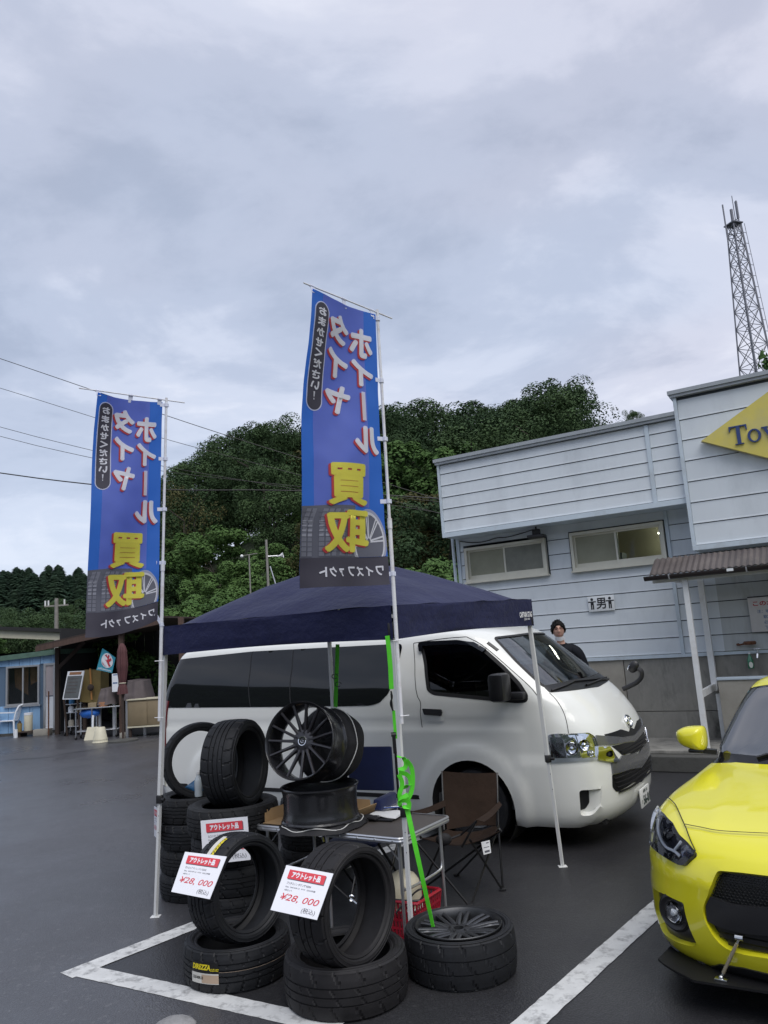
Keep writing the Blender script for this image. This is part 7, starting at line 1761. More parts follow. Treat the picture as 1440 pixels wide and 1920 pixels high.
M_leafd = leaf_mat('dark_foliage', (0.026, 0.052, 0.024), (0.066, 0.108, 0.044)); M_leafm = leaf_mat('vine_foliage', (0.045, 0.092, 0.026), (0.085, 0.15, 0.045)); M_leafo = leaf_mat('turning_foliage', (0.055, 0.060, 0.022), (0.085, 0.078, 0.032)); M_cedar = leaf_mat('cedar_foliage', (0.030, 0.058, 0.038), (0.052, 0.088, 0.054)); M_bark = mat('bark', (0.06, 0.05, 0.04), .9, var=.3)
def crown_mesh(name, seed, m, nleaf, blobs, leaf, spread=(1, 1, 1), fill=.45, z0=.35, z1=.95):
    """leaf-sized folded faces on many overlapping clumps; unit height, radius about .4"""
    rnd = random.Random(seed); cl = []
    for i in range(blobs):
        t = rnd.random(); z = lerp(z0, z1, t); rr = .36 * math.sin(PI * min(1, max(.12, (z - z0 + .12) / (z1 - z0 + .22)))) ** .6; a = rnd.uniform(0, 2 * PI); q = rr * math.sqrt(rnd.random()); cl.append((Vector((q * math.cos(a) * spread[0], q * math.sin(a) * spread[1], z)), rnd.uniform(.075, .15) * (1.1 - .35 * t)))
    vs, fs = [], []
    for i in range(nleaf):
        c, r = cl[i % blobs]; d = Vector((rnd.gauss(0, 1), rnd.gauss(0, 1), rnd.gauss(.25, .9))).normalized(); p = c + d * r * (fill + (1 - fill) * rnd.random() ** .4)
        n = (d + Vector((rnd.gauss(0, .45), rnd.gauss(0, .45), rnd.gauss(.35, .45)))).normalized(); a = n.orthogonal().normalized(); a = Matrix.Rotation(rnd.uniform(0, 6.28), 3, n) @ a; b = n.cross(a); L = leaf * rnd.uniform(.6, 1.35)
        k = len(vs); vs += [p - a * L, p + b * L * .55 - n * L * .18, p + a * L, p - b * L * .55 - n * L * .18]; fs += [(k, k + 1, k + 2), (k, k + 2, k + 3)]
    me = bpy.data.meshes.new(name); me.from_pydata(vs, [], fs); me.materials.append(m); me.update(); return me
def trunk_mesh(name, seed, h=.55, r=.022):
    rnd = random.Random(seed); m_ = MB(); p = [Vector((0, 0, -.05))]; 
    for k in range(5): p.append(p[-1] + Vector((rnd.uniform(-.02, .02), rnd.uniform(-.02, .02), h / 5 + .01)))
    m_.tube(p, [r * (1 - .12 * k) for k in range(6)], 7)
    for k in range(5):
        a = rnd.uniform(0, 6.28); b = p[2 + k % 4]; e = b + Vector((.26 * math.cos(a), .26 * math.sin(a), rnd.uniform(.14, .32))); m_.tube([b, b.lerp(e, .5) + Vector((0, 0, .03)), e], [r * .5, r * .35, r * .15], 5)
    return m_.mesh(name, M_bark, 60)
LEAF = 17000
VARS = {'dark': [(crown_mesh('crown', s, M_leafd, LEAF, b + 14, .0105, (1, 1, 1), .55, z0, 1.0), trunk_mesh('trunk', s)) for s, b, z0 in ((1, 42, .30), (2, 34, .25), (3, 50, .38))],
        'turn': [(crown_mesh('crown', s, M_leafo, 12000, 46, .012, (1, 1, 1), .5, .22), trunk_mesh('trunk', s)) for s in (11, 12)],
        'vine': [(crown_mesh('crown', s, M_leafm, 11000, 40, .0165, (1.25, 1.25, 1), .6, .10, .92), trunk_mesh('trunk', s, .4)) for s in (21, 22, 23)],
        'lacy': [(crown_mesh('crown', 31, M_leafo, 2600, 46, .011, (1.2, 1.2, 1), .2, .28, 1.0), trunk_mesh('trunk', 31, .7, .013))]}
INFO = {'dark': ('hill_tree', 'dark green broadleaf tree on the wooded hill', 'tree', 'dark trees on the hill'), 'turn': ('hill_tree', 'brownish green tree turning colour on the wooded hill', 'tree', 'turning trees on the hill'), 'vine': ('vine_covered_tree', 'bright green vine covered bush on the lower hill slope', 'bush', 'vine covered bushes on the slope'), 'lacy': ('sparse_tree', 'sparse lacy tree at the left edge of the hill', 'tree', None)}
def plant(kind, x, y, h, rs, rnd, z=None):
    cm, tm_ = rnd.choice(VARS[kind]); nm, lb, ct, gr = INFO[kind]; e = empty(nm, (x, y, hill_z(x, y) - .1 if z is None else z), rnd.uniform(0, 6.28), lb, ct, gr); e.scale = (h * rs, h * rs, h)
    link('crown', cm, e); link('trunk', tm_, e); return e
rnd = random.Random(5); count = 0
d = 26.5
while d < 60:
    st = 2.3 if d < 36 else 3.0
    a = -17.5
    while a < 18:
        aa = a + rnd.uniform(-1, 1) * 1.2; dd = d + rnd.uniform(-1.2, 1.2); x, y = dd * math.sin(R(aa)), dd * math.cos(R(aa)); z = hill_z(x, y); lim = CAM_H + dd * math.tan(R(interp(SIL, aa))) - z
        el = math.degrees(math.atan2(z - CAM_H, dd))
        up = dd > 43
        if aa > 6.5 and dd < 38: a += math.degrees(st / d); continue
        if up: k = 'dark' if rnd.random() < .9 else 'turn'; h = lim * rnd.uniform(.74, 1.10) if abs(dd - D1) < 4.5 else min(lim * .95, rnd.uniform(6, 8.5))
        elif aa < 1.5: k = 'vine' if rnd.random() < (.80 if dd < 37 else .55) else ('turn' if rnd.random() < .35 else 'dark'); h = rnd.uniform(2.6, 4.2) if k == 'vine' else rnd.uniform(4, 6)
        else: k = 'turn' if rnd.random() < .38 else ('dark' if rnd.random() < .75 else 'vine'); h = rnd.uniform(4.5, 7)
        h = min(h, lim * 1.08)
        if h > 1.2: plant(k, x, y, h, rnd.uniform(.95, 1.3) if k != 'vine' else rnd.uniform(1.0, 1.35), rnd); count += 1
        a += math.degrees(st / d)
    d += 3.6 if d < 40 else 4.0
p = atdist(332, 960, 42); plant('lacy', p.x, p.y, 6.2, 1.0, rnd, z=CAM_H + 42 * math.tan(R(12.0)) - 6.3)
# cedars and broadleaf trees on the far hill
def cedar_mesh(seed):
    rnd = random.Random(seed); vs, fs = [], []
    for i in range(1500):
        t = rnd.random() ** .75; z = lerp(.08, 1.0, t); r = (.15 * (1 - t) ** .8 + .008) * rnd.uniform(.55, 1.15); a = rnd.uniform(0, 6.28); d = Vector((math.cos(a), math.sin(a), 0)); p = d * r + Vector((0, 0, z)); s = Vector((-d.y, d.x, 0)); L = .030 * rnd.uniform(.6, 1.3)
        k = len(vs); vs += [p - d * L * .8 + Vector((0, 0, L * .7)), p + s * L * .5, p + d * L * .9 - Vector((0, 0, L * .5)), p - s * L * .5]; fs += [(k, k + 1, k + 2), (k, k + 2, k + 3)]
    me = bpy.data.meshes.new('crown'); me.from_pydata(vs, [], fs); me.materials.append(M_cedar); me.update(); return me
CED = [cedar_mesh(s) for s in (41, 42, 43)]; CTR = MB().tube([(0, 0, -.03), (0, 0, .9)], [.012, .004], 6).mesh('trunk', M_bark)
for d in (112, 124, 136, 147, 152):
    a = -29.0
    while a < -12.5:
        dd = d + rnd.uniform(-3, 3); aa = a + rnd.uniform(-.3, .3); x, y = dd * math.sin(R(aa)), dd * math.cos(R(aa)); h = rnd.uniform(5.8, 8.2)
        e = empty('cedar_tree', (x, y, far_z(x, y) - .2), rnd.uniform(0, 6.28), 'slender dark cedar on the distant hill', 'tree', 'cedars on the distant hill'); e.scale = (h * 2.1, h * 2.1, h); link('crown', rnd.choice(CED), e); link('trunk', CTR, e); a += math.degrees((1.75 if d > 140 else 2.7) / d)
for d in (74, 82, 91, 101):
    a = -29.0
    while a < -13:
        dd = d + rnd.uniform(-3, 3); aa = a + rnd.uniform(-.6, .6); x, y = dd * math.sin(R(aa)), dd * math.cos(R(aa)); cm, tm_ = rnd.choice(VARS['dark' if rnd.random() < .6 else 'vine']); h = rnd.uniform(4.5, 7.0)
        e = empty('roadside_tree', (x, y, far_z(x, y) - .2), rnd.uniform(0, 6.28), 'rounded green tree at the foot of the distant hill', 'tree', 'rounded trees below the cedars'); e.scale = (h * 1.2, h * 1.2, h); link('crown', cm, e); link('trunk', tm_, e); a += math.degrees(5.2 / d)
# ================================================================== lattice tower with climbing plants
M_tower = mat('tower_steel', (0.16, 0.165, 0.19), .5, metal=.3)
TD = 62.0; tb = atdist(1412, 700, TD); ta = atdist(1374, 420, TD)
tz0, tz1 = 12.0, ta.z; tcx, tcy = tb.x + .25, tb.y
tower = empty('lattice_tower', (tcx, tcy, 0), R(20), 'tall steel lattice radio tower with antennas, leaves climbing its foot', 'tower')
def th_(z): return lerp(1.08, .34, (z - tz0) / (tz1 - tz0))
def tcor(k, z): h = th_(z); return Vector(((-h, h, h, -h)[k], (-h, -h, h, h)[k], z))
zb0 = 2.0
for k in range(4): MB().tube([tcor(k, zb0), tcor(k, tz1)], .055, 6).build('tower_leg', M_tower, tower)
lv = [tz0 - 8 + i * 0 for i in range(0)]
z = zb0; levels = [z]
while z < tz1 - .8: z += th_(z) * 1.3 + .55; levels.append(min(z, tz1))
for a, b in zip(levels, levels[1:]):
    for k in range(4):
        m_ = MB(); m_.tube([tcor(k, a), tcor((k + 1) % 4, b)], .030, 5); m_.tube([tcor((k + 1) % 4, a), tcor(k, b)], .030, 5); m_.tube([tcor(k, b), tcor((k + 1) % 4, b)], .028, 5); tag(m_.build('bracing', M_tower, tower), kind='stuff')
m_ = MB(); m_.bbox((-.5, -.5, tz1 - .05), (.5, .5, tz1 + .05), .02); m_.build('platform', M_tower, tower)
for (x, y, z0, z1, r) in ((-1.0, -.2, tz1 - 1.9, tz1 + 1.4, .055), (.5, .2, tz1 - .2, tz1 + 2.6, .03), (-.38, -.35, tz1 - .1, tz1 + 1.0, .11), (.2, -.38, tz1 - .1, tz1 + 1.8, .05), (.42, -.15, tz1 + .5, tz1 + 1.9, .10), (.78, .15, tz1 - 2.5, tz1 + .9, .022)):
    ant = MB().tube([(x, y, z0), (x, y, z1)], r, 8).build('antenna', M_tower, tower); MB().tube([(0, 0, (z0 + tz1) / 2 if z0 < tz1 - 1 else tz1 + .3), (x, y, (z0 + tz1) / 2 if z0 < tz1 - 1 else tz1 + .3)], .035, 5).build('antenna_arm', M_tower, ant)
m_ = MB()
for s_ in (-.15, .15): m_.tube([tcor(1, zb0) + Vector((.25 + s_, 0, 0)), tcor(1, tz1) + Vector((.25 + s_, 0, 0))], .022, 5)
zz_ = zb0
while zz_ < tz1: q = tcor(1, zz_) + Vector((.25, 0, 0)); m_.bar(q - Vector((.15, 0, 0)), q + Vector((.15, 0, 0)), .03, .03); zz_ += .9
m_.build('ladder', M_tower, tower)
ivm = crown_mesh('climbing_plant', 77, M_leafm, 1500, 26, .030, (1.0, 1.0, 1), .3, .0, 1.0)
iv = empty('climbing_plant', (tcx - .3, tcy - 1.4, 11.8), 0, 'leafy creeper climbing the foot of the lattice tower', 'plant'); iv.scale = (4.6, 4.6, 8.2); link('foliage', ivm, iv); link('stem', trunk_mesh('stem', 78, .9, .010), iv)
bp = atdist(1182, 776, 40); e = plant('dark', bp.x, bp.y, 1.7, 1.0, rnd, z=bp.z - 1.6); e['label'] = 'small dark treetop peeping over the roof of the pale blue building'; e['group'] = ''
del e['group']
# ================================================================== poles and overhead wires
M_polec = mat('concrete_pole', (0.24, 0.23, 0.21), .8, var=.15); M_wire = mat('black_wire', (0.012, 0.012, 0.014), .5)
WY = 27.0
def upole(px, y, ztop, zbot, r, label, arms=(), name='utility_pole', spk=False):
    q = aty(px, 1100, y); o = empty(name, (q.x, y, zbot), 0, label, 'pole'); MB().tube([(0, 0, 0), (0, 0, ztop - zbot)], [r, r * .7], 12).build('post', M_polec, o)
    for z, L in arms: MB().bar((-L, 0, z - zbot), (L, 0, z - zbot), .09, .09).build('crossarm', M_polec, o)
    return o
upole(-560, WY, 13.2, 0, .17, 'concrete utility pole carrying the overhead wires, outside the left edge', ((12.6, .8), (11.4, .8)))
upole(905, WY, aty(905, 905, WY).z, 0, .16, 'utility pole behind the pale blue building at the right end of the wires', ())
WIRES = [([(-560, 468), (-200, 606), (0, 672), (190, 737), (305, 777), (420, 815), (570, 862), (720, 905), (905, 962)], .013, 'uppermost overhead wire sloping down towards the hill'), ([(-560, 560), (0, 727), (190, 787), (310, 824), (560, 890), (905, 985)], .010, 'second overhead wire from the top'), ([(-560, 640), (0, 802), (190, 849), (320, 878), (560, 918), (905, 975)], .010, 'third overhead wire from the top, one of a close pair'), ([(-560, 660), (0, 820), (190, 863), (320, 887), (560, 912), (905, 950)], .010, 'fourth overhead wire from the top, lower of the close pair'), ([(-560, 800), (0, 888), (190, 911), (320, 920), (560, 918), (905, 940)], .022, 'lowest and thickest overhead cable')]
for pts, r, lb in WIRES: tag(MB().tube(chaikin([aty(*q, WY) for q in pts], 2, False), r, 6).build('overhead_wire', M_wire), lb, 'wire', 'overhead wires')
# loudspeaker pole and thin aerial pole above the canopy
LYq = 23.0; q0 = aty(500, 1012, LYq)
lp_ = upole(503, LYq, q0.z, -.2, .05, 'pole with a white horn loudspeaker above the canopy, below the green slope', (), 'loudspeaker_pole')
lq = lp_.location; hq = aty(508, 1043, LYq)
mb = MB(); HMx = Matrix.Translation((.42, 0, hq.z + .2)) @ Matrix.Rotation(R(80), 4, 'Y') @ Matrix.Scale(.42, 4); mb.lathe([(.04, -.28), (.06, -.12), (.10, .0), (.20, .16), (.21, .17), (.19, .165), (.09, .0), (.0, -.1)], 24, HMx); hn = mb.build('horn', M_paper, lp_); MB().tube([(0, 0, hq.z + .2), (.32, 0, hq.z + .2)], .02, 6).build('horn_bracket', M_alu, lp_)
MB().tube([(.08, 0, hq.z - .1), (1.25, 0, -.0)], .02, 5).build('stay_wire', M_alu, lp_)
q1 = aty(467, 1040, LYq); ap = empty('aerial_pole', (q1.x, LYq, -.2), 0, 'thin aerial pole with a short crossbar left of the loudspeaker pole', 'pole'); MB().tube([(0, 0, 0), (0, 0, q1.z + .2)], .022, 7).build('post', M_polec, ap); MB().tube([(-.22, 0, q1.z + .18), (.25, 0, q1.z + .22)], .012, 6).build('crossbar', M_polec, ap); MB().ball((-.22, 0, q1.z + .17), .05, 8, 6).build('sensor', M_paper, ap)
q2 = aty(105, 1122, 48); fp_ = upole(106, 48, q2.z, -.2, .16, 'distant grey utility pole above the big shed roof on the left', ((q2.z - .45, .75),))
for dx in (-.7, -.5, .5): MB().tube([(dx, 0, q2.z - .25), (dx, 0, q2.z + .1)], .05, 6).build('insulator', M_paper, fp_)

# ================================================================== blue hut, open shelter and its clutter
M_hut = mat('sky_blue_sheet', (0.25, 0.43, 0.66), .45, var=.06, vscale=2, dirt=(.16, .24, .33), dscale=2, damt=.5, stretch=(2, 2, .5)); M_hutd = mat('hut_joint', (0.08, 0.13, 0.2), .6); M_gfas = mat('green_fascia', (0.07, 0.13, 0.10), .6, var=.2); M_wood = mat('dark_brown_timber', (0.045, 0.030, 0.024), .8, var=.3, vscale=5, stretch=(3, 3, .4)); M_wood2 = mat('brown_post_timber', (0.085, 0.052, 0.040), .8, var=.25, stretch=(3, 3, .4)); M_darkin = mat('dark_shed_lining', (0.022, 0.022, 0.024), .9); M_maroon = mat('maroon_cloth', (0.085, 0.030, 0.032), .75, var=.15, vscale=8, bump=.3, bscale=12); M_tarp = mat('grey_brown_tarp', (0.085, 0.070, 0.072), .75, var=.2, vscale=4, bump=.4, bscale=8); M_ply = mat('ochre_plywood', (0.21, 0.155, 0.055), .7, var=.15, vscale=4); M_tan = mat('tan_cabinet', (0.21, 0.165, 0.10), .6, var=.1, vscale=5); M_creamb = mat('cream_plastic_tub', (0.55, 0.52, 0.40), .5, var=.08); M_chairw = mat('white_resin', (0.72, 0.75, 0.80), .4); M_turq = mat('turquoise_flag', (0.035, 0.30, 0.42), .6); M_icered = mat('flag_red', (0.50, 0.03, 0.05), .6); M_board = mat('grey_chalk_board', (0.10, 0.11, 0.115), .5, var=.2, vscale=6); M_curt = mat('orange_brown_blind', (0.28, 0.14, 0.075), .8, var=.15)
HYp = 22.2
A = lambda x, y, d=HYp: aty(x, y, d)
hxr, hxl = A(105, 1300).x, A(-260, 1300).x
def hutz(x): return lerp(A(0, 1240).z, A(105, 1227).z, (x - A(0, 1240).x) / (A(105, 1227).x - A(0, 1240).x))
hz0 = A(60, 1372).z
hut = empty('blue_hut', ((hxl + hxr) / 2, HYp, 0), 0, 'small sky blue sheet metal hut with a sliding window and a pale door', 'hut'); HI = -hut.location
wa, wb = A(13, 1250), A(75, 1320); da, db_ = A(83, 1244), A(105, 1368)
def hbox(a, b): return [a[i] + HI[i] for i in range(3)], [b[i] + HI[i] for i in range(3)]
pw = .30; x = hxl; n = 0
while x < hxr - .01:
    x1 = min(x + pw, hxr); zt = hutz((x + x1) / 2)
    segs = [(hz0, zt)]
    if x1 > wa.x and x < wb.x: segs = [(hz0, wb.z), (wa.z, zt)]
    if x1 > da.x + .03: segs = [(da.z, zt)]
    for z0, z1 in segs:
        if z1 - z0 > .03: m_ = MB(); m_.box(*hbox((x + .006, HYp - .02, z0), (x1 - .006, HYp, z1))); m_.box(*hbox((x + .03, HYp - .034, z0), (x + .075, HYp - .02, z1))); m_.build('wall_sheet', M_hut, hut, 0)
    x = x1
m_ = MB(); 
for q in (((hxl, HYp + .003, hz0), (wa.x, HYp + .05, 2.0)), ((wa.x, HYp + .003, hz0), (wb.x, HYp + .05, wb.z)), ((wa.x, HYp + .004, wa.z), (wb.x, HYp + .05, 2.2)), ((wb.x, HYp + .003, hz0), (hxr, HYp + .05, 2.2)), ((hxl, HYp + 2.5, hz0), (hxr, HYp + 2.55, 2.2)), ((hxl, HYp, hz0 - .1), (hxr, HYp + 2.5, hz0 - .02))): m_.box(*hbox(*q))
m_.build('inner_wall', M_hutd, hut, 0)
m_ = MB(); zl, zr_ = hutz(hxl), hutz(hxr + .1); m_.add([Vector((x_, y_, z_)) + HI for x_, y_, z_ in ((hxl, HYp - .15, zl), (hxr + .1, HYp - .15, zr_), (hxr + .1, HYp - .15, zr_ + .14), (hxl, HYp - .15, zl + .14), (hxl, HYp + 2.7, zl), (hxr + .1, HYp + 2.7, zr_), (hxr + .1, HYp + 2.7, zr_ + .14), (hxl, HYp + 2.7, zl + .14))], [(0, 1, 2, 3), (4, 7, 6, 5), (3, 2, 6, 7), (0, 4, 5, 1), (1, 5, 6, 2), (0, 3, 7, 4)]); m_.build('roof', M_gfas, hut, 0)
def hframe(nm, a, b, w, m, y0, y1):
    m_ = MB(); m_.box(*hbox((a.x, y0, b.z), (b.x, y1, b.z + w))); m_.box(*hbox((a.x, y0, a.z - w), (b.x, y1, a.z))); m_.box(*hbox((a.x, y0 + .001, b.z + w), (a.x + w, y1, a.z - w))); m_.box(*hbox((b.x - w, y0 + .001, b.z + w), (b.x, y1, a.z - w))); return m_.build(nm, m, hut, 0)
wf = hframe('window', wa, wb, .05, M_alu, HYp - .06, HYp + .03); xm = (wa.x + wb.x) / 2
MB().box(*hbox((xm - .02, HYp - .04, wb.z + .05), (xm + .02, HYp, wa.z - .05))).build('meeting_stile', M_alu, wf, 0)
for a_, b_, y_ in ((wa.x + .05, xm - .02, .005), (xm + .02, wb.x - .05, -.01)): MB().box(*hbox((a_, HYp + y_, wb.z + .05), (b_, HYp + y_ + .006, wa.z - .05))).build('pane', M_pane, wf, 0)
MB().box(*hbox((wa.x - .04, HYp - .09, wb.z - .04), (wb.x + .04, HYp - .0, wb.z - .005))).build('sill', M_alu, wf, 0)
cz = (wa.z + wb.z) / 2
MB().add([Vector(p) + HI for p in ((wa.x + .05, HYp + .3, wa.z), (xm, HYp + .3, wa.z), (xm, HYp + .3, wb.z + .25), (wa.x + .1, HYp + .3, cz - .05))], [(0, 1, 2, 3)]).build('blind', M_curt, wf, 0)
MB().add([Vector(p) + HI for p in ((xm, HYp + .35, wa.z), (wb.x, HYp + .35, wa.z), (wb.x, HYp + .35, cz + .2), (xm + .05, HYp + .35, cz - .02))], [(0, 1, 2, 3)]).build('blind', M_curt, wf, 0)
df = hframe('door', da, db_, .06, M_alu, HYp - .05, HYp + .03)
M_doorp = mat('pinkish_door_panel', (0.42, 0.38, 0.40), .5, var=.05); zmid = A(95, 1305).z
MB().box(*hbox((da.x + .06, HYp - .02, zmid + .015), (db_.x - .05, HYp, da.z - .06))).build('upper_panel', M_doorp, df, 0); MB().box(*hbox((da.x + .06, HYp - .021, db_.z + .06), (db_.x - .05, HYp, zmid - .015))).build('lower_panel', M_chairw, df, 0); MB().tube([Vector((da.x + .10, HYp - .06, zmid)) + HI, Vector((da.x + .18, HYp - .07, zmid)) + HI], .012, 6).build('handle', M_steel, df)
MB().box(*hbox((hxl, HYp - .02, -.01), (hxr, HYp + 2.5, hz0))).build('plinth', M_concd, hut, 0)
def simple(name, lab, cat, loc, builder, rz=0, group=None): e = empty(name, loc, rz, lab, cat, group); builder(e); return e
# step, tubs, pole, chairs in front of the hut
sa, sb_ = A(68, 1368, 21.7), A(92, 1384, 21.5)
simple('concrete_block', 'grey concrete block used as a step at the hut door', 'block', (sa.x, 21.5, 0), lambda e: MB().bbox((0, 0, 0), (sb_.x - sa.x, .22, .17), .01).build('block', M_concl, e))
p0_, p1_ = A(38, 1374, 21.75), A(68, 1374, 21.75)
simple('timber_platform', 'low dark platform under the cream tub by the hut', 'platform', (p0_.x, 21.5, 0), lambda e: (MB().box((0, 0, .11), (p1_.x - p0_.x, .5, .14)).build('deck', M_wood, e, 0), MB().box((.03, .05, 0), (.1, .45, .109)).build('bearer', M_wood, e, 0)))
ta_, tb_ = A(45, 1341, 21.7), A(60, 1373, 21.7)
def tub(e): h = ta_.z - tb_.z; r = (tb_.x - ta_.x) / 2; MB().lathe([(0, 0), (r * .95, 0), (r, .02), (r, h - .02), (r * .9, h), (0, h)], 20).build('tub_body', M_creamb, e); MB().lathe([(r * 1.03, h - .05), (r * 1.03, h + .01), (0, h + .015)], 20).build('lid', M_chairw, e)
simple('storage_tub', 'tall cream tub with a lid standing against the blue hut', 'tub', ((ta_.x + tb_.x) / 2, 21.72, .141), tub)
def tub2(e): MB().lathe([(0, 0), (.055, 0), (.065, .21), (.06, .22), (0, .22)], 16).build('pot_body', M_ply, e); MB().lathe([(.05, .20), (.03, .28), (.0, .30)], 8).build('plant_stump', M_wood, e)
simple('yellow_pot', 'small yellowish pot next to the tall cream tub', 'pot', (A(40, 1370, 21.7).x, 21.6, .141), tub2)
simple('white_can', 'little white can left of the yellowish pot', 'can', (A(33, 1376, 21.5).x, 21.4, 0), lambda e: MB().lathe([(0, 0), (.05, 0), (.05, .22), (0, .22)], 14).build('can_body', M_chairw, e))
rp0, rp1 = A(91, 1372, 21.4), A(90, 1296, 21.4)
simple('iron_rod', 'thin rusty brown rod standing before the hut door', 'rod', (rp0.x, 21.4, 0), lambda e: MB().tube([(0, 0, 0), (0, 0, rp1.z)], .02, 8).build('rod', M_rust, e))
def resin_chair(e):
    for x in (-.24, .24):
        MB().tube([(x * 1.05, -.24, 0), (x, -.22, .42), (x, -.24, .64)], [.022, .026, .024], 7).build('leg', M_chairw, e); MB().tube([(x * 1.05, .26, 0), (x * .95, .22, .42)], [.022, .026], 7).build('leg', M_chairw, e)
        MB().bar((x, -.27, .65), (x * .98, .24, .64), .05, .028, (0, 0, 1)).build('arm_rest', M_chairw, e)
    MB().bbox((-.23, -.24, .40), (.23, .22, .43), .012).build('seat', M_chairw, e)
    m_ = MB()
    for k in range(6): x = -.15 + k * .06; m_.bar((x * .9, .23, .44), (x, .33, .80), .034, .012, (0, 1, 0))
    m_.tube([(-.22, .23, .43), (-.23, .29, .66), (-.17, .335, .80), (0, .345, .84), (.17, .335, .80), (.23, .29, .66), (.22, .23, .43)], .024, 7); m_.build('back_rest', M_chairw, e)
c1 = gnd(22, 1379); resc = simple('plastic_chair', 'white plastic armchair nearer the cream tub, before the blue hut', 'chair', (c1.x, c1.y - .0, 0), resin_chair, R(-100), 'white plastic chairs by the hut')
c2c = copy_tree(resc); c2c.location = (c1.x - .72, c1.y + .05, 0); c2c.rotation_euler.z = R(-85); c2c['label'] = 'white plastic armchair cut by the left edge before the blue hut'
# big shed roof behind
big = empty('large_shed', (-14, 29, 0), 0, 'large open shed with a broad pale fascia behind the blue hut', 'shed'); BI = -big.location
f0, f1, f2 = A(-300, 1165, 27), A(190, 1187, 27), A(190, 1200, 27); zt0 = A(0, 1180, 27).z; zt1 = A(165, 1186, 27).z; zf0 = A(0, 1196, 27).z; zf1 = A(165, 1198, 27).z
xa_, xb_ = A(-320, 1180, 27).x, A(310, 1190, 27).x
sl = (zt1 - zt0) / (A(165, 1186, 27).x - A(0, 1180, 27).x); zA, zB = zt0 + sl * (xa_ - A(0, 1180, 27).x), zt0 + sl * (xb_ - A(0, 1180, 27).x)
th1 = zt0 - zf0
for k in range(4):
    x0, x1 = lerp(xa_, xb_, k / 4), lerp(xa_, xb_, (k + 1) / 4); m_ = MB(); m_.add([Vector(p) + BI for p in ((x0 + .01, 27, lerp(zA, zB, k / 4) - th1), (x1 - .01, 27, lerp(zA, zB, (k + 1) / 4) - th1), (x1 - .01, 27, lerp(zA, zB, (k + 1) / 4) - .02), (x0 + .01, 27, lerp(zA, zB, k / 4) - .02))] , [(0, 1, 2, 3)]); m_.add([Vector(p) + BI for p in ((x0 + .01, 27.1, lerp(zA, zB, k / 4) - th1), (x1 - .01, 27.1, lerp(zA, zB, (k + 1) / 4) - th1), (x1 - .01, 27.0, lerp(zA, zB, (k + 1) / 4) - th1), (x0 + .01, 27.0, lerp(zA, zB, k / 4) - th1))], [(0, 1, 2, 3)]); m_.build('fascia_board', M_creamb, big, 0)
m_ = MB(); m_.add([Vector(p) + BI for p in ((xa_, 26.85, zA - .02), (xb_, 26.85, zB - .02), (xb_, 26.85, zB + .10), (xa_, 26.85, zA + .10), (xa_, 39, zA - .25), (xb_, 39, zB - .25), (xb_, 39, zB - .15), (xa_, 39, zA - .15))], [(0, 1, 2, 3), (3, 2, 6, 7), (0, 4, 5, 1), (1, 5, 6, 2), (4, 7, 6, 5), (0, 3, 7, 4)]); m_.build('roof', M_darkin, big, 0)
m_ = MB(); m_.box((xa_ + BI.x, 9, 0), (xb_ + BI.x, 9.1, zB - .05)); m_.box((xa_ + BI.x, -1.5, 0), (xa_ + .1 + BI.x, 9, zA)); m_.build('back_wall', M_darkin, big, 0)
for k in range(6):
    x = lerp(xa_, xb_, k / 5) + BI.x; m_ = MB(); m_.box((x - .08, -1.7, 0), (x + .08, -1.55, zB - th1)); m_.build('post', M_wood, big, 0)
# open timber shelter with the lean-to roof
sh_ = empty('timber_shelter', (-7, 22, 0), 0, 'dark open timber shelter with a brown lean-to roof beside the blue hut', 'shelter'); SI = -sh_.location
r0, r1 = A(66, 1213, 20.8), A(300, 1158, 19.2); r0b, r1b = A(66, 1222, 20.8), A(300, 1170, 19.2)
m_ = MB(); m_.add([Vector(p) + SI for p in (r0, r1, r1b, r0b, r0 + Vector((0, .06, 0)), r1 + Vector((0, .06, 0)), r1b + Vector((0, .06, 0)), r0b + Vector((0, .06, 0)))], [(0, 1, 2, 3), (7, 6, 5, 4), (0, 4, 5, 1), (3, 2, 6, 7), (0, 3, 7, 4), (1, 5, 6, 2)]); m_.build('barge_board', M_wood2, sh_, 0)
bk_ = Vector((0, 5.2, .1)); m_ = MB(); q = [r0 + Vector((0, .06, 0)), r1 + Vector((0, .06, 0)), r1 + bk_, r0 + bk_]; m_.add([Vector(p) + SI for p in q] + [Vector(p) + SI + Vector((0, 0, .05)) for p in q], [(0, 3, 2, 1), (4, 5, 6, 7), (0, 1, 5, 4), (1, 2, 6, 5), (2, 3, 7, 6), (3, 0, 4, 7)]); m_.build('roof', M_wood, sh_, 0)
for px_, y_, m0, w in ((108, 21.6, M_wood, .11), (230, 19.9, M_wood2, .12), (345, 19.3, M_wood2, .12)):
    g_ = aty(px_, 1380, y_); zt = lerp(r0.z, r1.z, (g_.x - r0.x) / (r1.x - r0.x)) - .08; MB().box((g_.x - w / 2 + SI.x, y_ - w / 2 + SI.y, 0), (g_.x + w / 2 + SI.x, y_ + w / 2 + SI.y, zt)).build('post', m0, sh_, 0)
g_ = aty(108, 1380, 21.6); MB().bar((g_.x + SI.x, -.4, 1.75), (g_.x + .75 + SI.x, -.4, 2.45), .09, .09).build('brace', M_wood, sh_, 0)
for x0, x1, y_ in ((hxr + .1, -3.2, 25.2),):
    k = 0; xx = x0
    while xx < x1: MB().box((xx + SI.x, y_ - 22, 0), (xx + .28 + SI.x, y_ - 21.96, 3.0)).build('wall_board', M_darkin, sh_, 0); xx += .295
MB().box((hxr + .02 + SI.x, .4, 0), (hxr + .06 + SI.x, 3.2, 2.9)).build('side_wall', M_darkin, sh_, 0)
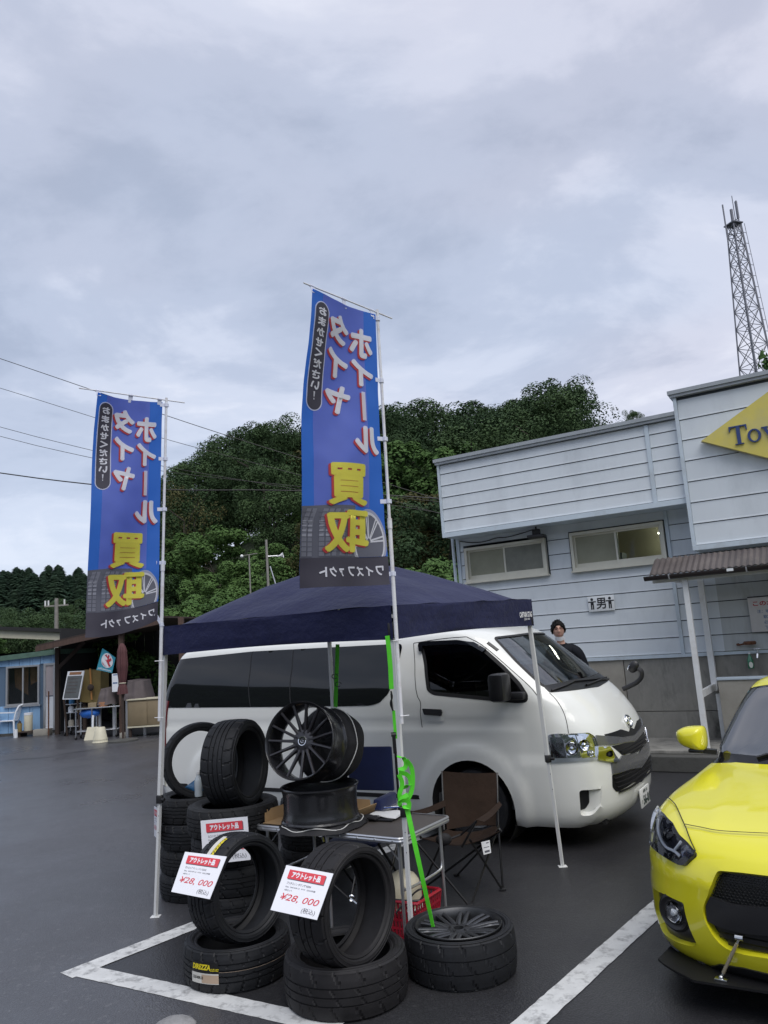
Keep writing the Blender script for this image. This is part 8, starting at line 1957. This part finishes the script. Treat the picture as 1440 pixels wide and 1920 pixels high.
# light patch seen through the far side of the shelter
# menu board and ochre box
mbq = [A(*p, 20.6) for p in ((127, 1259), (158, 1257.5), (148, 1311), (117, 1311.5))]
mo = empty('menu_board', (mbq[3].x, 20.6, 0), 0, 'slanted white framed menu board standing in front of the ochre box', 'board'); MI = -mo.location
def mq(u, v, o=0): return (mbq[0] * (1 - u) + mbq[1] * u) * (1 - v) + (mbq[3] * (1 - u) + mbq[2] * u) * v + Vector((0, -o, 0)) + MI
def slab(nm, m, u0, u1, v0, v1, o, t): MB().add([mq(u0, v0, o), mq(u1, v0, o), mq(u1, v1, o), mq(u0, v1, o), mq(u0, v0, o - t), mq(u1, v0, o - t), mq(u1, v1, o - t), mq(u0, v1, o - t)], [(0, 1, 2, 3), (7, 6, 5, 4), (0, 4, 5, 1), (1, 5, 6, 2), (2, 6, 7, 3), (3, 7, 4, 0)]).build(nm, m, mo, 0)
slab('frame', M_chairw, 0, 1, 0, 1, 0, .05); slab('panel', M_board, .06, .94, .17, .96, .006, .003); slab('header', M_curt, .14, .86, .03, .13, .006, .003)
for k in range(5): slab('chalk_line', M_tarp, .15, .75, .26 + k * .12, .285 + k * .12, .009, .002)
for u in (.1, .9): b_ = mq(u, 1); MB().bar(b_, Vector((b_.x, .2, -MI.z * 0 + .0)) , .04, .04).build('leg', M_wood, mo, 0)
oq = [A(*p, 20.9) for p in ((158, 1256), (189, 1256), (188, 1319), (149, 1316))]
ob = empty('ochre_box', (oq[3].x, 20.9, 0), 0, 'tall ochre plywood box behind the menu board', 'box'); OI = -ob.location
MB().add([p + OI for p in oq] + [p + OI + Vector((0, .6, 0)) for p in oq], [(0, 1, 2, 3), (7, 6, 5, 4), (0, 4, 5, 1), (1, 5, 6, 2), (2, 6, 7, 3), (3, 7, 4, 0)]).build('panel', M_ply, ob, 0)
for u in (.15, .85): p = oq[3].lerp(oq[2], u) + OI; MB().box((p.x - .04, .1, 0), (p.x + .04, .2, p.z)).build('leg', M_wood, ob, 0)
bs = A(169, 1262, 20.8); be = A(172, 1312, 20.8)
br_ = empty('broom', bs, 0, 'orange handled broom hung on the ochre box', 'broom'); MB().tube([(0, 0, .12), be - bs], .022, 7).build('handle', mat('orange_wood', (.42, .19, .05), .6), br_); c_ = A(170, 1289, 20.74) - bs; MB().ball(c_, .09, 12, 8, (1, .6, 1)).build('brush_head', M_wood, br_)
# ice flag
iq = [A(*p, 20.2) for p in ((192, 1215.5), (217.5, 1233), (211, 1262), (180.5, 1256))]
ice = empty('ice_flag', iq[0], 0, 'turquoise shaved ice flag with a red character in a white circle', 'flag'); II = -iq[0]
def iqf(u, v, o=0): return (iq[0] * (1 - u) + iq[1] * u) * (1 - v) + (iq[3] * (1 - u) + iq[2] * u) * v + Vector((0, -o + .03 * math.sin(u * 5), 0)) + II
MB().grid(lambda u, v: iqf(u, v), 10, 8).build('cloth', M_turq, ice, 60)
MB().add([iqf(.52 + .40 * math.cos(t), .42 + .38 * math.sin(t), .012) for t in [2 * PI * k / 28 for k in range(28)]], [tuple(range(28))]).build('white_disc', M_chairw, ice, 0)
vs, fs = text_span('氷', .60, .62, .07); MB().add([iqf(.52 + v[0], .42 - v[1], .022) for v in vs], fs).build('lettering', M_icered, ice, 0)
for k in range(3): MB().add([iqf(lerp(.06, .94, i / 12), .86 + .035 * k + .012 * math.sin(i * 1.5 + k) + w_, .012) for w_ in (0, .014) for i in range(13)], [(i, i + 1, 14 + i, 13 + i) for i in range(12)]).build('wave_print', M_chairw, ice, 0)
# closed maroon parasol
ub, ut = A(231, 1388, 18.6), A(232, 1205, 18.6)
um = empty('closed_parasol', (ub.x, 18.6, 0), 0, 'closed maroon parasol tied with a cord in front of the shelter', 'parasol'); s_ = (A(242, 1250, 18.6).x - A(223, 1250, 18.6).x) / 2
zt, zc_, zb_ = ut.z, A(232, 1280, 18.6).z, A(232, 1301, 18.6).z
def umf(u, v):
    a = 2 * PI * u; z = lerp(zb_, zt, v); r = interp([(0, s_ * .95), (.12, s_ * .8), (.2, s_ * .55), (.27, s_ * .7), (.55, s_ * 1.0), (.80, s_ * .85), (.82, s_ * .9), (.93, s_ * .6), (1, .02)], v); return Vector((r * math.cos(a) * (1 + .13 * math.sin(8 * a)), r * math.sin(a) * (1 + .13 * math.sin(8 * a)), z))
MB().grid(umf, 48, 30).build('canopy', M_maroon, um, 60); MB().tube([(0, 0, .05), (0, 0, zt)], .03, 8).build('pole', M_wood, um); MB().lathe([(0, 0), (.34, 0), (.34, .04), (.06, .07), (0, .07)], 28).build('base', M_concd, um); MB().tube([(.6 * s_ * math.cos(2 * PI * k / 20), .6 * s_ * math.sin(2 * PI * k / 20), lerp(zb_, zt, .21)) for k in range(20)], .012, 5, closed=True).build('cord', M_creamb, um)
# poster, covered stands, cabinet, steel table
pq0, pq1 = A(213, 1263, 19.95), A(225, 1296, 19.95)
po = empty('white_poster', (pq0.x, 19.83, pq1.z), 0, 'white poster fixed to the brown shelter post', 'poster'); MB().box((0, 0, 0), (pq1.x - pq0.x, .01, pq0.z - pq1.z)).build('sheet', M_chairw, po, 0); w__, h__ = pq1.x - pq0.x, pq0.z - pq1.z; MB().box((.02, -.002, h__ * .44), (w__ - .02, -.001, h__ * .52)).build('blue_band', M_blue, po, 0); MB().box((.03, -.002, h__ * .9), (w__ - .02, -.001, h__ * .96)).build('blue_band', M_blue, po, 0)
def mound(nm, lab, px0, px1, py0, py1, y, seed):
    a, b = A(px0, py1, y), A(px1, py0, y); e = empty(nm, ((a.x + b.x) / 2, y, 0), 0, lab, 'covered stand', None); w, h0, h1 = (b.x - a.x) / 2, a.z, b.z
    def f(u, v):
        t = 2 * PI * u; c, s = math.cos(t), math.sin(t); k = (abs(c) ** 4 + abs(s) ** 4) ** -.25; r = lerp(1.0, .72, v) * (1 + .05 * math.sin(9 * t + seed)); return Vector((w * c * k * r, .5 * s * k * r, lerp(h0, h1, v) + .05 * noise.noise(Vector((c * 2, s * 2, v * 3 + seed)))))
    m_ = MB(); m_.grid(f, 40, 10); m_.add([f(i / 40, 1) for i in range(40)] + [Vector((0, 0, h1 + .04))], [(i, (i + 1) % 40, 40) for i in range(40)]); m_.build('tarp', M_tarp, e, 60)
    for sx in (-.7, .7): MB().box((w * sx - .03, -.3, 0), (w * sx + .03, -.24, h0 + .1)).build('leg', M_alu, e, 0)
mound('covered_stand', 'low stand under a dark grey tarp left of the parasol', 189, 226, 1289, 1320, 20.3, 1); mound('covered_stand', 'tall stand under a grey brown tarp right of the parasol', 238, 283, 1274, 1313, 20.1, 2)
ca, cbq = A(238, 1314, 19.4), A(290, 1362, 19.4)
cab = empty('wooden_cabinet', (ca.x, 19.4, 0), 0, 'tan sliding door cabinet behind the rear of the white van', 'cabinet'); wC = cbq.x - ca.x + .3
MB().bbox((0, .02, cbq.z), (wC, .5, ca.z), .01).build('carcass', M_tan, cab); 
for k in range(2): MB().bbox((.03 + k * (wC / 2 - .02), 0, cbq.z + .05), (.03 + (k + 1) * (wC / 2 - .03), .019, ca.z - .05), .004).build('sliding_door', M_tan, cab)
MB().box((0, -.012, cbq.z - .0), (wC, .018, cbq.z + .035)).build('rail', M_creamb, cab, 0); MB().box((-.01, -.015, ca.z), (wC + .01, .52, ca.z + .025)).build('top', M_creamb, cab, 0)
for x in (.05, wC - .05): MB().box((x - .03, .05, 0), (x + .03, .11, cbq.z)).build('leg', M_wood, cab, 0)
t0_, t1_ = gnd(142, 1388), gnd(165, 1369); ztt = A(150, 1328.5, t0_.y).z
st_ = empty('steel_trolley', (t0_.x, t0_.y, 0), R(8), 'steel work trolley on castors with a blue bundle below its top', 'trolley'); LW = A(222, 1350, t0_.y).x - t0_.x
MB().bbox((-.04, -.02, ztt - .03), (LW, .55, ztt), .006).build('table_top', M_steel, st_); MB().bbox((-.02, .02, .18), (LW - .05, .5, .20), .004).build('lower_shelf', M_alu, st_)
for x in (.0, LW * .36, LW - .1):
    for y in (.02, .5): MB().tube([(x, y, .06), (x, y, ztt - .03)], .018, 7).build('leg', M_steel, st_); MB().tube([(x - .015, y, .045), (x + .015, y, .045)], .045, 12).build('castor', M_black, st_)
bd_ = empty('blue_bundle', (t0_.x + .12, t0_.y + .2, .55), 0, 'crumpled bright blue sheet hanging under the trolley top', 'sheet'); m_ = MB(); m_.ball((.15, 0, .10), .2, 14, 10, (1.3, .7, .55)); me = m_.mesh('cloth', mat('bright_blue_sheet', (.02, .13, .50), .5, var=.2), 60)
for v in me.vertices: v.co += Vector((0, 0, .05 * noise.noise(v.co * 12)))
link('cloth', me, bd_); bd_.location.z = ztt - .24
# jars and boxes on the trolley
k_ = 0
for x, m0, lb in ((.35, M_tan, 'small brown box on the steel trolley'), (.62, M_curt, 'reddish box on the steel trolley near the tarp')): e = empty('small_box', (t0_.x + x, t0_.y + .22, ztt), 0, lb, 'box'); MB().bbox((-.1, -.07, 0), (.1, .07, .11), .006).build('box_body', m0, e)
cr0 = gnd(122, 1380); ce = empty('wire_cart', (cr0.x, cr0.y, 0), 0, 'grey wire cart with jars between the hut post and the trolley', 'cart')
for x in (0, .42):
    for y in (0, .35): MB().tube([(x, y, .08), (x, y, .95)], .014, 6).build('upright', M_alu, ce); MB().tube([(x - .012, y, .05), (x + .012, y, .05)], .05, 10).build('castor', M_black, ce)
for z_ in (.22, .58, .8): MB().bbox((-.01, -.01, z_), (.43, .36, z_ + .015), .003).build('shelf', M_alu, ce)
for i_, (x, z_, m0) in enumerate(((.1, .595, M_chairw), (.3, .595, M_creamb), (.12, .815, M_bag), (.3, .235, M_tarp), (.1, .235, M_concl))): e = empty('storage_jar', (cr0.x + x, cr0.y + .15, z_), 0, ('white jar on the middle shelf of the wire cart', 'cream jar on the middle shelf of the wire cart', 'blue jar on the top shelf of the wire cart', 'dark jar on the bottom shelf of the wire cart', 'grey jar on the bottom shelf of the wire cart')[i_], 'jar'); MB().lathe([(0, 0), (.07, 0), (.075, .12), (.05, .16), (0, .16)], 14).build('jar_body', m0, e)
# dustpan, beige bucket
dp = gnd(169, 1388); de = empty('dustpan', (dp.x, dp.y, 0), R(-5), 'beige upright dustpan with a white handle before the trolley', 'dustpan'); MB().add([(-.16, 0, 0), (.14, 0, 0), (.15, .12, .30), (-.13, .12, .30), (-.16, .03, 0), (.14, .03, 0), (.15, .17, .30), (-.13, .17, .30)], [(0, 1, 2, 3), (7, 6, 5, 4), (0, 4, 5, 1), (1, 5, 6, 2), (2, 6, 7, 3), (3, 7, 4, 0)]).build('pan', M_creamb, de, 0); MB().tube([(0, .14, .28), (0, .16, .58)], .028, 8).build('handle', M_chairw, de)
bu = gnd(188, 1392); be_ = empty('upturned_bucket', (bu.x, bu.y, 0), 0, 'beige tapered bucket upside down beside the dustpan', 'bucket'); MB().lathe([(.185, 0), (.19, .012), (.175, .02), (.11, .34), (.10, .35), (0, .35)], 26).build('bucket_body', M_creamb, be_); MB().lathe([(.16, .065), (.172, .065), (.170, .085), (.156, .085)], 26, None, True).build('rim_band', M_creamb, be_)
hl = gnd(236, 1383); simple('drain_block', 'small pale block at the foot of the brown shelter post', 'block', (hl.x, hl.y - .1, 0), lambda e: MB().bbox((-.10, -.06, 0), (.02, .06, .13), .008).build('block', M_concl, e))
